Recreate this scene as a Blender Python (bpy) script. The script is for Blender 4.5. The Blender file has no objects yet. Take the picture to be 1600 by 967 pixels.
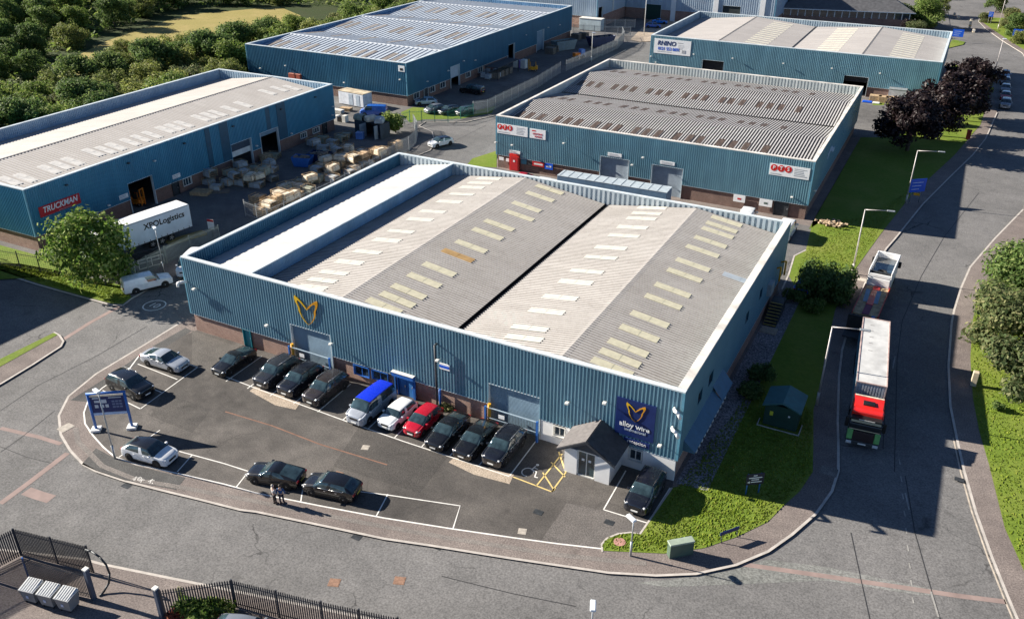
import bpy, bmesh, math, random
from math import sin, cos, pi, radians
from mathutils import Vector, Matrix
random.seed(7)
SC = bpy.context.scene
COL = SC.collection

# ------------------------------------------------------------------ camera, sky, sun, exposure
CF, CCY = 1341.1, 471.96
CPOS = Vector((55.873, -42.946, 42.680))
CP, CT, CR = radians(27.508), radians(-26.914), radians(0.335)
fw = Vector((sin(CT)*cos(CP), cos(CT)*cos(CP), -sin(CP)))
rt = Vector((cos(CT), -sin(CT), 0)); up = rt.cross(fw)
rt, up = cos(CR)*rt + sin(CR)*up, -sin(CR)*rt + cos(CR)*up
cd = bpy.data.cameras.new('camera'); cam = bpy.data.objects.new('camera', cd); COL.objects.link(cam)
cam.matrix_world = Matrix(((rt.x, up.x, -fw.x, CPOS.x), (rt.y, up.y, -fw.y, CPOS.y), (rt.z, up.z, -fw.z, CPOS.z), (0, 0, 0, 1)))
cd.sensor_width = 36; cd.lens = CF/1600*36; cd.shift_y = (CCY-483.5)/1600; cd.clip_end = 3000; cd.clip_start = .5
SC.camera = cam
AZ, EL = radians(8.5), radians(24.2)
w = bpy.data.worlds.new("World"); SC.world = w; w.use_nodes = True
nt = w.node_tree; sky = nt.nodes.new('ShaderNodeTexSky'); sky.sky_type = 'NISHITA'; sky.sun_disc = False
sky.sun_elevation = EL; sky.sun_rotation = math.atan2(-cos(AZ), -sin(AZ)); sky.air_density = .6; sky.dust_density = .1; sky.ozone_density = 3.0
nt.links.new(sky.outputs[0], nt.nodes['Background'].inputs[0]); nt.nodes['Background'].inputs[1].default_value = 0.05
sl = bpy.data.lights.new('sun', 'SUN'); sl.energy = 5.0; sl.angle = radians(.5); sl.color = (1.0, .93, .82)
so = bpy.data.objects.new('sun', sl); COL.objects.link(so); so.location = (-60, -10, 60)
so.rotation_euler = Vector((cos(AZ)*cos(EL), sin(AZ)*cos(EL), -sin(EL))).to_track_quat('-Z', 'Y').to_euler()
SC.view_settings.view_transform = 'Standard'; SC.view_settings.look = 'None'; SC.view_settings.exposure = 1.4
SC.view_settings.gamma = 1.0
SC.cycles.max_bounces = 6; SC.cycles.transparent_max_bounces = 8

def G(u, v, z=0.0):
    """where the surveyed sight line through photo point (u, v) meets height z"""
    d = rt*((u-800)/CF) + up*(-(v-CCY)/CF) + fw
    t = (z-CPOS.z)/d.z
    p = CPOS + d*t
    return (p.x, p.y)

# ------------------------------------------------------------------ materials
MATS = {}
def nodes(name):
    m = bpy.data.materials.new(name); m.use_nodes = True
    t = m.node_tree; return m, t, t.nodes['Principled BSDF'], t.nodes, t.links
def _c(c): return (c[0], c[1], c[2], 1)
def ramp(N, Lk, src, stops):
    r = N.new('ShaderNodeValToRGB'); e = r.color_ramp.elements
    while len(e) < len(stops): e.new(.5)
    for i, (p, c) in enumerate(stops): e[i].position = p; e[i].color = _c(c) if not isinstance(c, float) else (c, c, c, 1)
    Lk.new(src, r.inputs[0]); return r.outputs[0]
def noise(N, Lk, co, scale, detail=4, rough=.55, mapscale=None):
    if mapscale:
        mp = N.new('ShaderNodeMapping'); mp.inputs['Scale'].default_value = mapscale; Lk.new(co, mp.inputs[0]); co = mp.outputs[0]
    n = N.new('ShaderNodeTexNoise'); n.inputs['Scale'].default_value = scale; n.inputs['Detail'].default_value = detail; n.inputs['Roughness'].default_value = rough
    Lk.new(co, n.inputs['Vector']); return n.outputs['Fac']
def mixc(N, Lk, f, a, b, mode='MIX'):
    m = N.new('ShaderNodeMix'); m.data_type = 'RGBA'; m.blend_type = mode
    for i, s in ((0, f), (6, a), (7, b)):
        if isinstance(s, (int, float)): m.inputs[i].default_value = s
        elif isinstance(s, tuple): m.inputs[i].default_value = _c(s)
        else: Lk.new(s, m.inputs[i])
    return m.outputs[2]
def coord(N, kind):
    return N.new('ShaderNodeTexCoord').outputs[kind]
def bumpn(N, Lk, B, h, strength, dist=.02):
    b = N.new('ShaderNodeBump'); b.inputs['Strength'].default_value = strength; b.inputs['Distance'].default_value = dist
    Lk.new(h, b.inputs['Height']); Lk.new(b.outputs[0], B.inputs['Normal'])

def M(name, c, rough=.6, metal=0, var=.18, scale=1.5, coat=0, spec=.4, bump=0, bscale=20, stretch=None, emit=None):
    """plain painted / metal / plastic surface with uneven tone"""
    if name in MATS: return MATS[name]
    m, t, B, N, Lk = nodes(name)
    co = coord(N, 'Object')
    n1 = noise(N, Lk, co, scale, 5, .6, stretch)
    lo = tuple(x*(1-var) for x in c); hi = tuple(min(1, x*(1+var)) for x in c)
    Lk.new(ramp(N, Lk, n1, [(.3, lo), (.7, hi)]), B.inputs['Base Color'])
    Lk.new(ramp(N, Lk, n1, [(.3, max(0, rough-.06)), (.7, min(1, rough+.06))]), B.inputs['Roughness'])
    B.inputs['Metallic'].default_value = metal; B.inputs['Specular IOR Level'].default_value = spec
    if coat: B.inputs['Coat Weight'].default_value = coat; B.inputs['Coat Roughness'].default_value = .06
    if bump: bumpn(N, Lk, B, noise(N, Lk, co, bscale, 3), bump)
    MATS[name] = m; return m

def glass(name, c=(.012, .018, .022), rough=.05):
    if name in MATS: return MATS[name]
    m, t, B, N, Lk = nodes(name)
    n1 = noise(N, Lk, coord(N, 'Object'), 1.2, 3)
    Lk.new(ramp(N, Lk, n1, [(.35, tuple(x*.6 for x in c)), (.7, tuple(x*1.8 for x in c))]), B.inputs['Base Color'])
    B.inputs['Roughness'].default_value = rough; B.inputs['Specular IOR Level'].default_value = .8; B.inputs['Coat Weight'].default_value = .6
    MATS[name] = m; return m

def asphalt(name, base, patch, crack=.0, fine=5.0, tone=.2, wear=None, spk=.45):
    if name in MATS: return MATS[name]
    m, t, B, N, Lk = nodes(name)
    co = coord(N, 'Object')
    big = noise(N, Lk, co, .09, 5, .65); mid = noise(N, Lk, co, .7, 5, .7); fin = noise(N, Lk, co, fine*2.2, 2, .7)
    c = ramp(N, Lk, big, [(.38, base), (.62, patch)])
    c = mixc(N, Lk, tone, c, ramp(N, Lk, mid, [(.3, (.25, .25, .26)), (.7, (.95, .93, .9))]), 'OVERLAY')
    c = mixc(N, Lk, spk, c, ramp(N, Lk, fin, [(.3, (.05, .05, .05)), (.7, (1., 1., 1.))]), 'OVERLAY')
    st = ramp(N, Lk, noise(N, Lk, co, .55, 3, .6), [(.62, 0.), (.74, .4)]); c = mixc(N, Lk, st, c, tuple(x*.45 for x in base))
    if crack:
        v = N.new('ShaderNodeTexVoronoi'); v.feature = 'DISTANCE_TO_EDGE'; v.inputs['Scale'].default_value = .16
        w = N.new('ShaderNodeTexNoise'); w.inputs['Scale'].default_value = .9; w.inputs['Detail'].default_value = 5; Lk.new(co, w.inputs['Vector'])
        ad = N.new('ShaderNodeVectorMath'); ad.operation = 'MULTIPLY_ADD'; ad.inputs[1].default_value = (1.6, 1.6, 0)
        Lk.new(w.outputs['Color'], ad.inputs[0]); Lk.new(co, ad.inputs[2]); Lk.new(ad.outputs[0], v.inputs['Vector'])
        ln = ramp(N, Lk, v.outputs['Distance'], [(.0, 1.), (.012, 0.)])
        gate = ramp(N, Lk, noise(N, Lk, co, .13, 2), [(.52, 0.), (.64, 1.)])
        mm = N.new('ShaderNodeMath'); mm.operation = 'MULTIPLY'; Lk.new(ln, mm.inputs[0]); Lk.new(gate, mm.inputs[1])
        m2 = N.new('ShaderNodeMath'); m2.operation = 'MULTIPLY'; Lk.new(mm.outputs[0], m2.inputs[0]); m2.inputs[1].default_value = crack
        c = mixc(N, Lk, m2.outputs[0], c, (.02, .02, .021))
    Lk.new(c, B.inputs['Base Color']); B.inputs['Roughness'].default_value = .85; B.inputs['Specular IOR Level'].default_value = .25
    bumpn(N, Lk, B, fin, .3, .03)
    MATS[name] = m; return m

def grassm(name, a, b, dry, dryamt=.5):
    if name in MATS: return MATS[name]
    m, t, B, N, Lk = nodes(name)
    co = coord(N, 'Object')
    f = noise(N, Lk, co, 2.2, 6, .75); g = noise(N, Lk, co, .16, 4, .6)
    c = ramp(N, Lk, f, [(.32, a), (.68, b)])
    c = mixc(N, Lk, ramp(N, Lk, g, [(.45, 0.), (.75, dryamt)]), c, dry)
    Lk.new(c, B.inputs['Base Color']); B.inputs['Roughness'].default_value = .9; B.inputs['Specular IOR Level'].default_value = .15
    bumpn(N, Lk, B, f, .7, .08)
    MATS[name] = m; return m

def brickm(name, a, b, mortar):
    if name in MATS: return MATS[name]
    m, t, B, N, Lk = nodes(name)
    co = coord(N, 'UV')
    br = N.new('ShaderNodeTexBrick'); br.inputs['Scale'].default_value = 1
    br.inputs['Brick Width'].default_value = .225; br.inputs['Row Height'].default_value = .075; br.inputs['Mortar Size'].default_value = .008
    br.inputs['Color1'].default_value = _c(a); br.inputs['Color2'].default_value = _c(b); br.inputs['Mortar'].default_value = _c(mortar)
    Lk.new(co, br.inputs['Vector'])
    c = mixc(N, Lk, .5, br.outputs['Color'], ramp(N, Lk, noise(N, Lk, co, .8, 5, .7), [(.3, (.3, .3, .3)), (.7, (.8, .8, .8))]), 'OVERLAY')
    Lk.new(c, B.inputs['Base Color']); B.inputs['Roughness'].default_value = .85
    bumpn(N, Lk, B, br.outputs['Fac'], .3, -.01)
    MATS[name] = m; return m

def cladm(name, c, c2, rough=.42, streak=.6):
    """profiled sheet: coated steel with faint sheet-to-sheet tone and vertical weather streaks"""
    if name in MATS: return MATS[name]
    m, t, B, N, Lk = nodes(name)
    co = coord(N, 'UV')
    n1 = noise(N, Lk, co, 1.0, 5, .6, (.9, .06, 1)); n2 = noise(N, Lk, co, .5, 5, .65, (1, .35, 1))
    col = mixc(N, Lk, ramp(N, Lk, n1, [(.35, 0.), (.7, 1.)]), c, c2)
    col = mixc(N, Lk, streak, col, ramp(N, Lk, n2, [(.3, (.35, .35, .35)), (.7, (.68, .68, .68))]), 'OVERLAY')
    Lk.new(col, B.inputs['Base Color']); B.inputs['Roughness'].default_value = rough; B.inputs['Specular IOR Level'].default_value = .4
    MATS[name] = m; return m

def roofm(name, c, c2, stain, amt=.5, rough=.8):
    if name in MATS: return MATS[name]
    m, t, B, N, Lk = nodes(name)
    co = coord(N, 'Object')
    n1 = noise(N, Lk, co, .35, 6, .7, (.3, 1, 1)); n2 = noise(N, Lk, co, 2.5, 5, .75)
    # individual sheets about 1.1 m by 3 m
    bk = N.new('ShaderNodeTexBrick'); bk.inputs['Scale'].default_value = 1; bk.inputs['Brick Width'].default_value = 2.6; bk.inputs['Row Height'].default_value = 1.1
    bk.inputs['Mortar Size'].default_value = .02; bk.inputs['Color1'].default_value = (.44, .44, .44, 1); bk.inputs['Color2'].default_value = (.56, .56, .56, 1); bk.inputs['Mortar'].default_value = (.3, .3, .3, 1)
    Lk.new(co, bk.inputs['Vector'])
    col = mixc(N, Lk, ramp(N, Lk, n1, [(.3, 0.), (.7, 1.)]), c, c2)
    col = mixc(N, Lk, .3, col, bk.outputs['Color'], 'OVERLAY')
    col = mixc(N, Lk, ramp(N, Lk, n2, [(.5, 0.), (.78, amt)]), col, stain)
    Lk.new(col, B.inputs['Base Color']); B.inputs['Roughness'].default_value = rough; B.inputs['Specular IOR Level'].default_value = .25
    MATS[name] = m; return m

def leafm(name, cols, rough=.7, spec=.2):
    if name in MATS: return MATS[name]
    m, t, B, N, Lk = nodes(name)
    g = N.new('ShaderNodeNewGeometry'); oi = N.new('ShaderNodeObjectInfo')
    k = len(cols)-1
    c = ramp(N, Lk, g.outputs['Random Per Island'], [(i/k, cc) for i, cc in enumerate(cols)])
    n = noise(N, Lk, coord(N, 'Object'), .6, 3)
    c = mixc(N, Lk, .55, c, ramp(N, Lk, n, [(.3, (.25, .27, .25)), (.7, (.75, .74, .62))]), 'OVERLAY')
    c = mixc(N, Lk, .4, c, ramp(N, Lk, oi.outputs['Random'], [(0., (.3, .36, .34)), (1., (.7, .66, .5))]), 'OVERLAY')
    Lk.new(c, B.inputs['Base Color']); B.inputs['Roughness'].default_value = rough; B.inputs['Specular IOR Level'].default_value = spec
    tr = N.new('ShaderNodeBsdfTranslucent'); Lk.new(c, tr.inputs[0])
    ms = N.new('ShaderNodeMixShader'); ms.inputs[0].default_value = .45
    Lk.new(B.outputs[0], ms.inputs[1]); Lk.new(tr.outputs[0], ms.inputs[2]); Lk.new(ms.outputs[0], t.nodes['Material Output'].inputs[0])
    MATS[name] = m; return m

A_ROAD = asphalt('road_asphalt', (.125, .122, .12), (.168, .163, .16), .85, 3.4, .16, spk=.36)
A_CAR = asphalt('car_park_asphalt', (.062, .057, .053), (.115, .105, .097), .35, 4, .3, spk=.35)
A_YARD = asphalt('yard_asphalt', (.1, .097, .095), (.155, .15, .146), .6, 4, .3)
A_PAVE = asphalt('pavement_tarmac', (.15, .125, .115), (.20, .17, .155), 0, 4, .25)
A_PATCH = asphalt('relaid_patch', (.155, .14, .13), (.2, .18, .165), 0, 4, .25)
A_DARKPATCH = asphalt('dark_patch', (.06, .06, .06), (.09, .088, .085), 0, 4, .25)
A_CONC = asphalt('concrete_apron', (.33, .27, .21), (.42, .35, .28), 0, 4, .2)
KERB = M('kerb_stone', (.46, .42, .38), .85, var=.2, scale=1.2)
WHITE_LINE = M('road_paint_white', (.72, .7, .66), .7, var=.15, scale=2)
YELLOW_LINE = M('road_paint_yellow', (.66, .5, .2), .7, var=.15, scale=2)
RUST_LINE = M('rusty_channel', (.21, .11, .075), .8, var=.3, scale=2)
SEAM = M('bitumen_seam', (.04, .04, .042), .7, var=.2)
PINK = M('worn_trench', (.27, .2, .18), .9, var=.2, scale=.8)
GRASS = grassm('lawn', (.105, .16, .02), (.165, .23, .032), (.27, .26, .07), .55)
FIELD = grassm('dry_field', (.23, .2, .06), (.34, .28, .095), (.38, .29, .12), .7)
SCRUB = grassm('scrub_floor', (.02, .035, .008), (.05, .07, .018), (.06, .05, .03), .4)
GRAVEL = asphalt('gravel', (.16, .15, .16), (.24, .23, .24), 0, 2.5, .3, spk=.9)
BLUE = cladm('blue_profiled_sheet', (.12, .235, .305), (.155, .285, .355))
BLUEP = cladm('blue_green_sheet', (.15, .29, .35), (.18, .335, .39))
BLUE2 = cladm('blue_sheet_truck', (.042, .19, .3), (.055, .225, .34))
BLUE3 = cladm('blue_sheet_north', (.03, .13, .215), (.042, .16, .25))
BLUEIN = cladm('parapet_inner', (.12, .26, .38), (.2, .33, .44))
BLUEGREY = cladm('grey_blue_sheet', (.34, .42, .5), (.42, .5, .57))
DARKPANEL = M('dark_blue_panel', (.018, .08, .135), .4)
COPING = M('coping_metal', (.62, .68, .7), .4, var=.15, scale=.6)
COPINGW = M('weathered_coping', (.7, .66, .6), .6, var=.3, scale=.5)
BRICK = brickm('red_brick', (.25, .12, .085), (.33, .17, .12), (.36, .3, .26))
BRICKD = brickm('brown_brick', (.15, .075, .055), (.2, .1, .075), (.2, .17, .15))
ROOFA = roofm('fibre_cement', (.47, .44, .41), (.55, .52, .49), (.2, .17, .15), .5)
ROOFW = roofm('white_sheet_roof', (.42, .42, .42), (.54, .53, .51), (.4, .38, .36), .25, .55)
ROOFB = roofm('pts_roof', (.45, .435, .425), (.53, .515, .505), (.24, .2, .18), .5)
ROOFC = roofm('steel_blue_roof', (.42, .47, .53), (.5, .55, .6), (.3, .3, .33), .3, .5)
ROOFD = roofm('grey_roof', (.4, .375, .36), (.47, .44, .42), (.27, .25, .24), .35)
SKYL = M('skylight_cream', (.66, .61, .44), .45, var=.12, scale=2)
SKYLW = M('skylight_pale', (.54, .52, .46), .4, var=.1, scale=2)
SKYLO = M('skylight_orange', (.46, .29, .12), .5)
SKYLB = M('skylight_brown', (.085, .06, .047), .6, var=.5, scale=2)
SKYLG = M('skylight_taupe', (.24, .21, .18), .5, var=.3, scale=2)
RENDER = M('white_render', (.78, .77, .75), .8, var=.06, scale=.8)
WHITE = M('white_paint', (.8, .8, .79), .45, var=.06)
OFFW = M('off_white', (.66, .65, .61), .6, var=.12)
BLACK = M('black_plastic', (.012, .012, .013), .5, var=.3)
RUBBER = M('tyre_rubber', (.014, .014, .015), .8, var=.3)
STEEL = M('galvanised_steel', (.42, .44, .45), .45, .5, var=.2, scale=3)
DSTEEL = M('dark_steel', (.05, .055, .06), .5, .3, var=.3, scale=3)
ALU = M('alloy_rim', (.5, .51, .52), .3, .7, var=.15)
SHUT = M('shutter_blue_grey', (.16, .24, .31), .5, var=.12, scale=.8)
SHUTL = M('shutter_grey', (.42, .46, .5), .5, var=.12, scale=.8)
NAVY = M('navy_board', (.008, .022, .11), .4, var=.15)
RED = M('red_board', (.5, .02, .025), .45, var=.12)
REDP = M('red_paint', (.62, .02, .015), .35, var=.1, coat=.5)
YEL = M('yellow_paint', (.75, .36, .02), .5, var=.12)
TEAL = M('teal_paint', (.01, .2, .25), .5, var=.12)
BFRAME = M('blue_frame', (.03, .13, .42), .45, var=.12)
SBLUE = M('sign_blue', (.01, .1, .62), .4, var=.1)
WOOD = M('pale_timber', (.42, .3, .18), .8, var=.35, scale=3, bump=.3)
WOODD = M('grey_timber', (.2, .17, .14), .85, var=.35, scale=3)
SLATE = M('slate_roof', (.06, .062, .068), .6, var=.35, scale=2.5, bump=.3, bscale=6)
GLASSB = glass('window_glass', (.03, .045, .06))
GLASSC = glass('car_glass', (.03, .052, .06), .04)  # bluish base tint stands in for sky reflected in the glass
GREENP = M('green_cabinet', (.08, .12, .09), .55, var=.15)
GREENK = M('dark_green_kiosk', (.015, .05, .04), .6, var=.2)
GREENR = M('kiosk_roof', (.045, .14, .15), .6, var=.2, scale=2)
CREAM = M('cream_shell', (.72, .63, .48), .5, var=.3, scale=1.5)
GREYSH = M('grey_shell', (.42, .45, .46), .5, var=.3, scale=1.5)
GREENSH = M('moss_shell', (.3, .33, .26), .6, var=.35, scale=1.5)
TAN = M('tan_shell', (.6, .43, .26), .6, var=.35, scale=1.5)
PGREY = M('bin_grey', (.2, .21, .22), .55, var=.12)
BINLID = M('bin_lid', (.55, .56, .56), .5, var=.1)
BARK = M('bark', (.1, .075, .055), .9, var=.4, scale=4)
STONE = M('rubble', (.4, .3, .2), .9, var=.4, scale=2)

# ------------------------------------------------------------------ mesh builder and tags
class MB:
    def __init__(s): s.v = []; s.f = []; s.mi = []; s.sm = []
    def add(s, vs, fs, mi=0, smooth=False):
        o = len(s.v); s.v.extend(tuple(p) for p in vs)
        for f in fs: s.f.append(tuple(i+o for i in f)); s.mi.append(mi); s.sm.append(smooth)
    def quad(s, a, b, c, d, mi=0): s.add((a, b, c, d), ((0, 1, 2, 3),), mi)
    def box(s, x0, y0, z0, x1, y1, z1, mi=0, T=None, ch=0):
        if x0 > x1: x0, x1 = x1, x0
        if y0 > y1: y0, y1 = y1, y0
        if ch:
            c = min(ch, (x1-x0)*.45, (y1-y0)*.45, (z1-z0)*.45)
            bm = bmesh.new(); bmesh.ops.create_cube(bm, size=1)
            for v in bm.verts: v.co = Vector(((x0+x1)/2+v.co.x*(x1-x0), (y0+y1)/2+v.co.y*(y1-y0), (z0+z1)/2+v.co.z*(z1-z0)))
            bmesh.ops.bevel(bm, geom=bm.edges[:], offset=c, segments=2, affect='EDGES', profile=.5)
            vs = [v.co.copy() for v in bm.verts]; fs = [[v.index for v in f.verts] for f in bm.faces]; bm.free()
        else:
            vs = [Vector(p) for p in ((x0, y0, z0), (x1, y0, z0), (x1, y1, z0), (x0, y1, z0), (x0, y0, z1), (x1, y0, z1), (x1, y1, z1), (x0, y1, z1))]
            fs = ((0, 3, 2, 1), (4, 5, 6, 7), (0, 1, 5, 4), (1, 2, 6, 5), (2, 3, 7, 6), (3, 0, 4, 7))
        if T: vs = [T @ v for v in vs]
        s.add(vs, fs, mi)
    def cyl(s, p0, p1, r0, r1=None, n=10, mi=0, smooth=True, caps=True):
        r1 = r0 if r1 is None else r1
        p0, p1 = Vector(p0), Vector(p1); d = (p1-p0).normalized()
        a = d.orthogonal().normalized(); b = d.cross(a)
        vs = []
        for p, r in ((p0, r0), (p1, r1)):
            vs += [p + (a*cos(2*pi*i/n)+b*sin(2*pi*i/n))*r for i in range(n)]
        s.add(vs, [(i, (i+1) % n, n+(i+1) % n, n+i) for i in range(n)], mi, smooth)
        if caps:
            o = len(s.v)-2*n
            s.f.append(tuple(range(o+n-1, o-1, -1))); s.f.append(tuple(range(o+n, o+2*n))); s.mi += [mi, mi]; s.sm += [False, False]
    def tube(s, pts, r, n=8, mi=0):
        for a, b in zip(pts[:-1], pts[1:]): s.cyl(a, b, r, r, n, mi)
    def ball(s, c, r, mi=0, n=8, sz=1):
        vs = []; fs = []; c = Vector(c); m = n//2
        for j in range(m+1):
            th = pi*j/m
            for i in range(n): vs.append(c+Vector((r*sin(th)*cos(2*pi*i/n), r*sin(th)*sin(2*pi*i/n), r*sz*cos(th))))
        for j in range(m):
            for i in range(n): fs.append((j*n+i, (j+1)*n+i, (j+1)*n+(i+1) % n, j*n+(i+1) % n))
        s.add(vs, fs, mi, True)
    def prism(s, poly, z0, z1, mi=0, ms=None):
        """poly: counter-clockwise 2D outline"""
        a = sum(p[0]*q[1]-q[0]*p[1] for p, q in zip(poly, poly[1:]+poly[:1]))
        if a < 0: poly = poly[::-1]
        n = len(poly); o = len(s.v)
        s.v += [(p[0], p[1], z0) for p in poly] + [(p[0], p[1], z1) for p in poly]
        s.f.append(tuple(range(o+n, o+2*n))); s.mi.append(mi); s.sm.append(False)
        for i in range(n):
            j = (i+1) % n; s.f.append((o+i, o+j, o+n+j, o+n+i)); s.mi.append(ms if ms is not None else mi); s.sm.append(False)
    def sheet(s, poly, z, mi=0):
        a = sum(p[0]*q[1]-q[0]*p[1] for p, q in zip(poly, poly[1:]+poly[:1]))
        if a < 0: poly = poly[::-1]
        s.add([(p[0], p[1], z) for p in poly], [tuple(range(len(poly)))], mi)
    def strip(s, pts, wd, z, mi=0, th=0):
        """flat ribbon along a 2D polyline"""
        n = len(pts); L = []; R = []
        for i in range(n):
            a = Vector(pts[max(0, i-1)]); b = Vector(pts[min(n-1, i+1)]); d = (b-a).normalized(); nn = Vector((-d.y, d.x))*(wd/2)
            L.append(Vector(pts[i])+nn); R.append(Vector(pts[i])-nn)
        for i in range(n-1):
            s.add([(R[i].x, R[i].y, z), (R[i+1].x, R[i+1].y, z), (L[i+1].x, L[i+1].y, z), (L[i].x, L[i].y, z)], [(0, 1, 2, 3)], mi)
            if th:
                s.add([(R[i].x, R[i].y, z-th), (R[i+1].x, R[i+1].y, z-th), (R[i+1].x, R[i+1].y, z), (R[i].x, R[i].y, z)], [(0, 1, 2, 3)], mi)
                s.add([(L[i].x, L[i].y, z-th), (L[i+1].x, L[i+1].y, z-th), (L[i+1].x, L[i+1].y, z), (L[i].x, L[i].y, z)], [(3, 2, 1, 0)], mi)
    def mesh(s, name, mats, bevel=0):
        me = bpy.data.meshes.new(name); me.from_pydata(s.v, [], s.f)
        if not isinstance(mats, (list, tuple)): mats = [mats]
        for m in mats: me.materials.append(m)
        if len(mats) > 1: me.polygons.foreach_set('material_index', s.mi)
        me.polygons.foreach_set('use_smooth', s.sm)
        me.update()
        uv = me.uv_layers.new(name='UVMap'); buf = [0.0]*(2*len(me.loops)); vs = s.v
        for p in me.polygons:
            n = p.normal; ax, ay, az = abs(n.x), abs(n.y), abs(n.z)
            for li in p.loop_indices:
                c = vs[me.loops[li].vertex_index]
                if az >= ax and az >= ay: q = (c[0], c[1])
                elif ay >= ax: q = (c[0], c[2])
                else: q = (c[1], c[2])
                buf[2*li] = q[0]; buf[2*li+1] = q[1]
        uv.data.foreach_set('uv', buf)
        return me
    def build(s, name, mats, parent=None, loc=None, rz=0, label=None):
        o = bpy.data.objects.new(name, s.mesh(name, mats)); COL.objects.link(o)
        if parent: o.parent = parent
        if loc: o.location = loc
        if rz: o.rotation_euler.z = rz
        if label: o['label'] = label
        return o
def tag(o, label, cat, group=None):
    o['label'] = label; o['category'] = cat
    if group: o['group'] = group
    return o
def thing(name, label, cat, loc=(0, 0, 0), rz=0, group=None):
    o = bpy.data.objects.new(name, None); COL.objects.link(o); o.empty_display_size = .3
    o.location = (loc[0], loc[1], loc[2] if len(loc) > 2 else 0); o.rotation_euler = (0, 0, rz)
    return tag(o, label, cat, group)
def struct(o): o['kind'] = 'structure'; return o
CH = {}
def copy_tree(o, parent=None, loc=None, rz=None, label=None, group=None):
    c = o.copy(); COL.objects.link(c)
    if parent: c.parent = parent
    if loc is not None: c.location = (loc[0], loc[1], loc[2] if len(loc) > 2 else 0)
    if rz is not None: c.rotation_euler = (0, 0, rz)
    if label: c['label'] = label
    if group: c['group'] = group
    if o.name not in CH: CH[o.name] = [x for x in COL.objects if x.parent == o and x != c]
    for ch in CH[o.name]: copy_tree(ch, c)
    return c
def text(name, body, size, mat, parent=None, loc=(0, 0, 0), rot=(0, 0, 0), ext=.012, align='CENTER', sx=1, bold=0, shear=0):
    cu = bpy.data.curves.new(name, 'FONT'); cu.body = body; cu.size = size; cu.extrude = ext; cu.align_x = align; cu.align_y = 'CENTER'; cu.shear = shear; cu.offset = bold; cu.resolution_u = 3
    t = bpy.data.objects.new(name, cu); COL.objects.link(t)
    me = bpy.data.meshes.new_from_object(t); bpy.data.objects.remove(t); bpy.data.curves.remove(cu)
    me.materials.clear(); me.materials.append(mat); me.name = name
    o = bpy.data.objects.new(name, me); COL.objects.link(o)
    if parent: o.parent = parent
    o.location = loc; o.rotation_euler = rot; o.scale = (sx, 1, 1)
    return o
# ------------------------------------------------------------------ the ground
def px(*pts): return [G(u, v) for u, v in pts]
g = MB(); g.sheet([(-900, -400), (900, -400), (900, 1500), (-900, 1500)], -.16); struct(g.build('ground', SCRUB))
g = MB(); g.sheet([(-100, -70), (150, -70), (150, 420), (-100, 420)], -.10); struct(g.build('road', A_ROAD))

KL = px((282,504),(225,539),(150,584),(107,619),(92,649),(95,679),(110,704),(130,725),(150,736),(195,751),(250,765),(312,780),(375,796),(400,799),(525,825),(600,841),(675,852),(800,872),(875,883),(950,894),(1025,898.5),(1087,896),(1150,882),(1200,861),(1237,835),(1275,802),(1300,767),(1310,735),(1310,690),(1309,659),(1311,589),(1316,546),(1330,499),(1352,442),(1385,388),(1400,371),(1442,319),(1487,274),(1520,242),(1540,217),(1558,176))
KR = [(63.2, 165), (63.0, 181), (61.5, 184.5), (56, 185.5)]
OUT_A = KL + KR + [(-4.7, 185.5), (-6.2, 140), (-5.6, 70.5), (-8.7, 68.4), (-9.5, 60), (-9.2, 20)]
OUT_B = px((0,426),(60,445),(128,464),(172,476),(192,477),(206,466),(245,444)) + [(-14.2, 18), (-13.6, 44), (-13.4, 58)] + px((650,244),(672,235),(680,222),(675,206),(655,197),(665,190),(727,191),(775,180),(830,155),(885,127),(978,78)) + [(-31, 171), (-33, 176), (-60, 180), (-95, 200), (-330, 320), (-420, 60), (-140, -30), (-70, -5)]
OUT_C = px((84,519),(93,524),(99,533),(95,541),(50,570),(0,600),(-120,668),(-200,668),(0,562))
OUT_D = px((-60,845),(0,858),(130,873),(160,881),(312,912),(480,946),(700,992),(980,1052),(980,1250),(-250,1250),(-250,845))
OUT_E = px((1640,1010),(1590,967),(1575,932),(1550,870),(1525,800),(1507,737),(1495,684),(1485,634),(1482,571),(1487,504),(1491,484),(1502,449),(1516,417),(1555,372),(1599,327)) + [(71.5, 120), (71.8, 160), (71.4, 190), (69.8, 207)] + px((1565,63),(1540,45),(1529,34),(1531,25),(1545,19),(1570,17)) + [(140, 280), (140, -20)]
OUT_F = [(-2, 196), (50, 196), (52.5, 199), (52, 240), (50, 268), (38, 290), (-30, 290), (-55, 215), (-34, 186), (-14, 192)]
def island(name, outline, mat=A_PAVE):
    m = MB(); m.prism(outline, -.13, 0, 0, 1); return struct(m.build(name, [mat, KERB]))
island('estate_block', OUT_A, A_PAVE); island('yard_block', OUT_B, A_YARD); island('traffic_island', OUT_C, A_PAVE)
island('depot_forecourt', OUT_D, A_PAVE); island('east_pavement', OUT_E, A_PAVE); island('office_grounds', OUT_F, A_YARD)
def sheet(name, poly, z, mat):
    m = MB(); m.sheet(poly, z); return struct(m.build(name, mat))
# kerb stones, a pale line along each pavement edge
kb = MB()
for ln in (KL, OUT_B[:7], OUT_C[:7], OUT_D[1:8], OUT_E[:15], OUT_E[19:24], OUT_B[10:21]): kb.strip(ln, .2, .006)
struct(kb.build('kerb', KERB))
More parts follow.
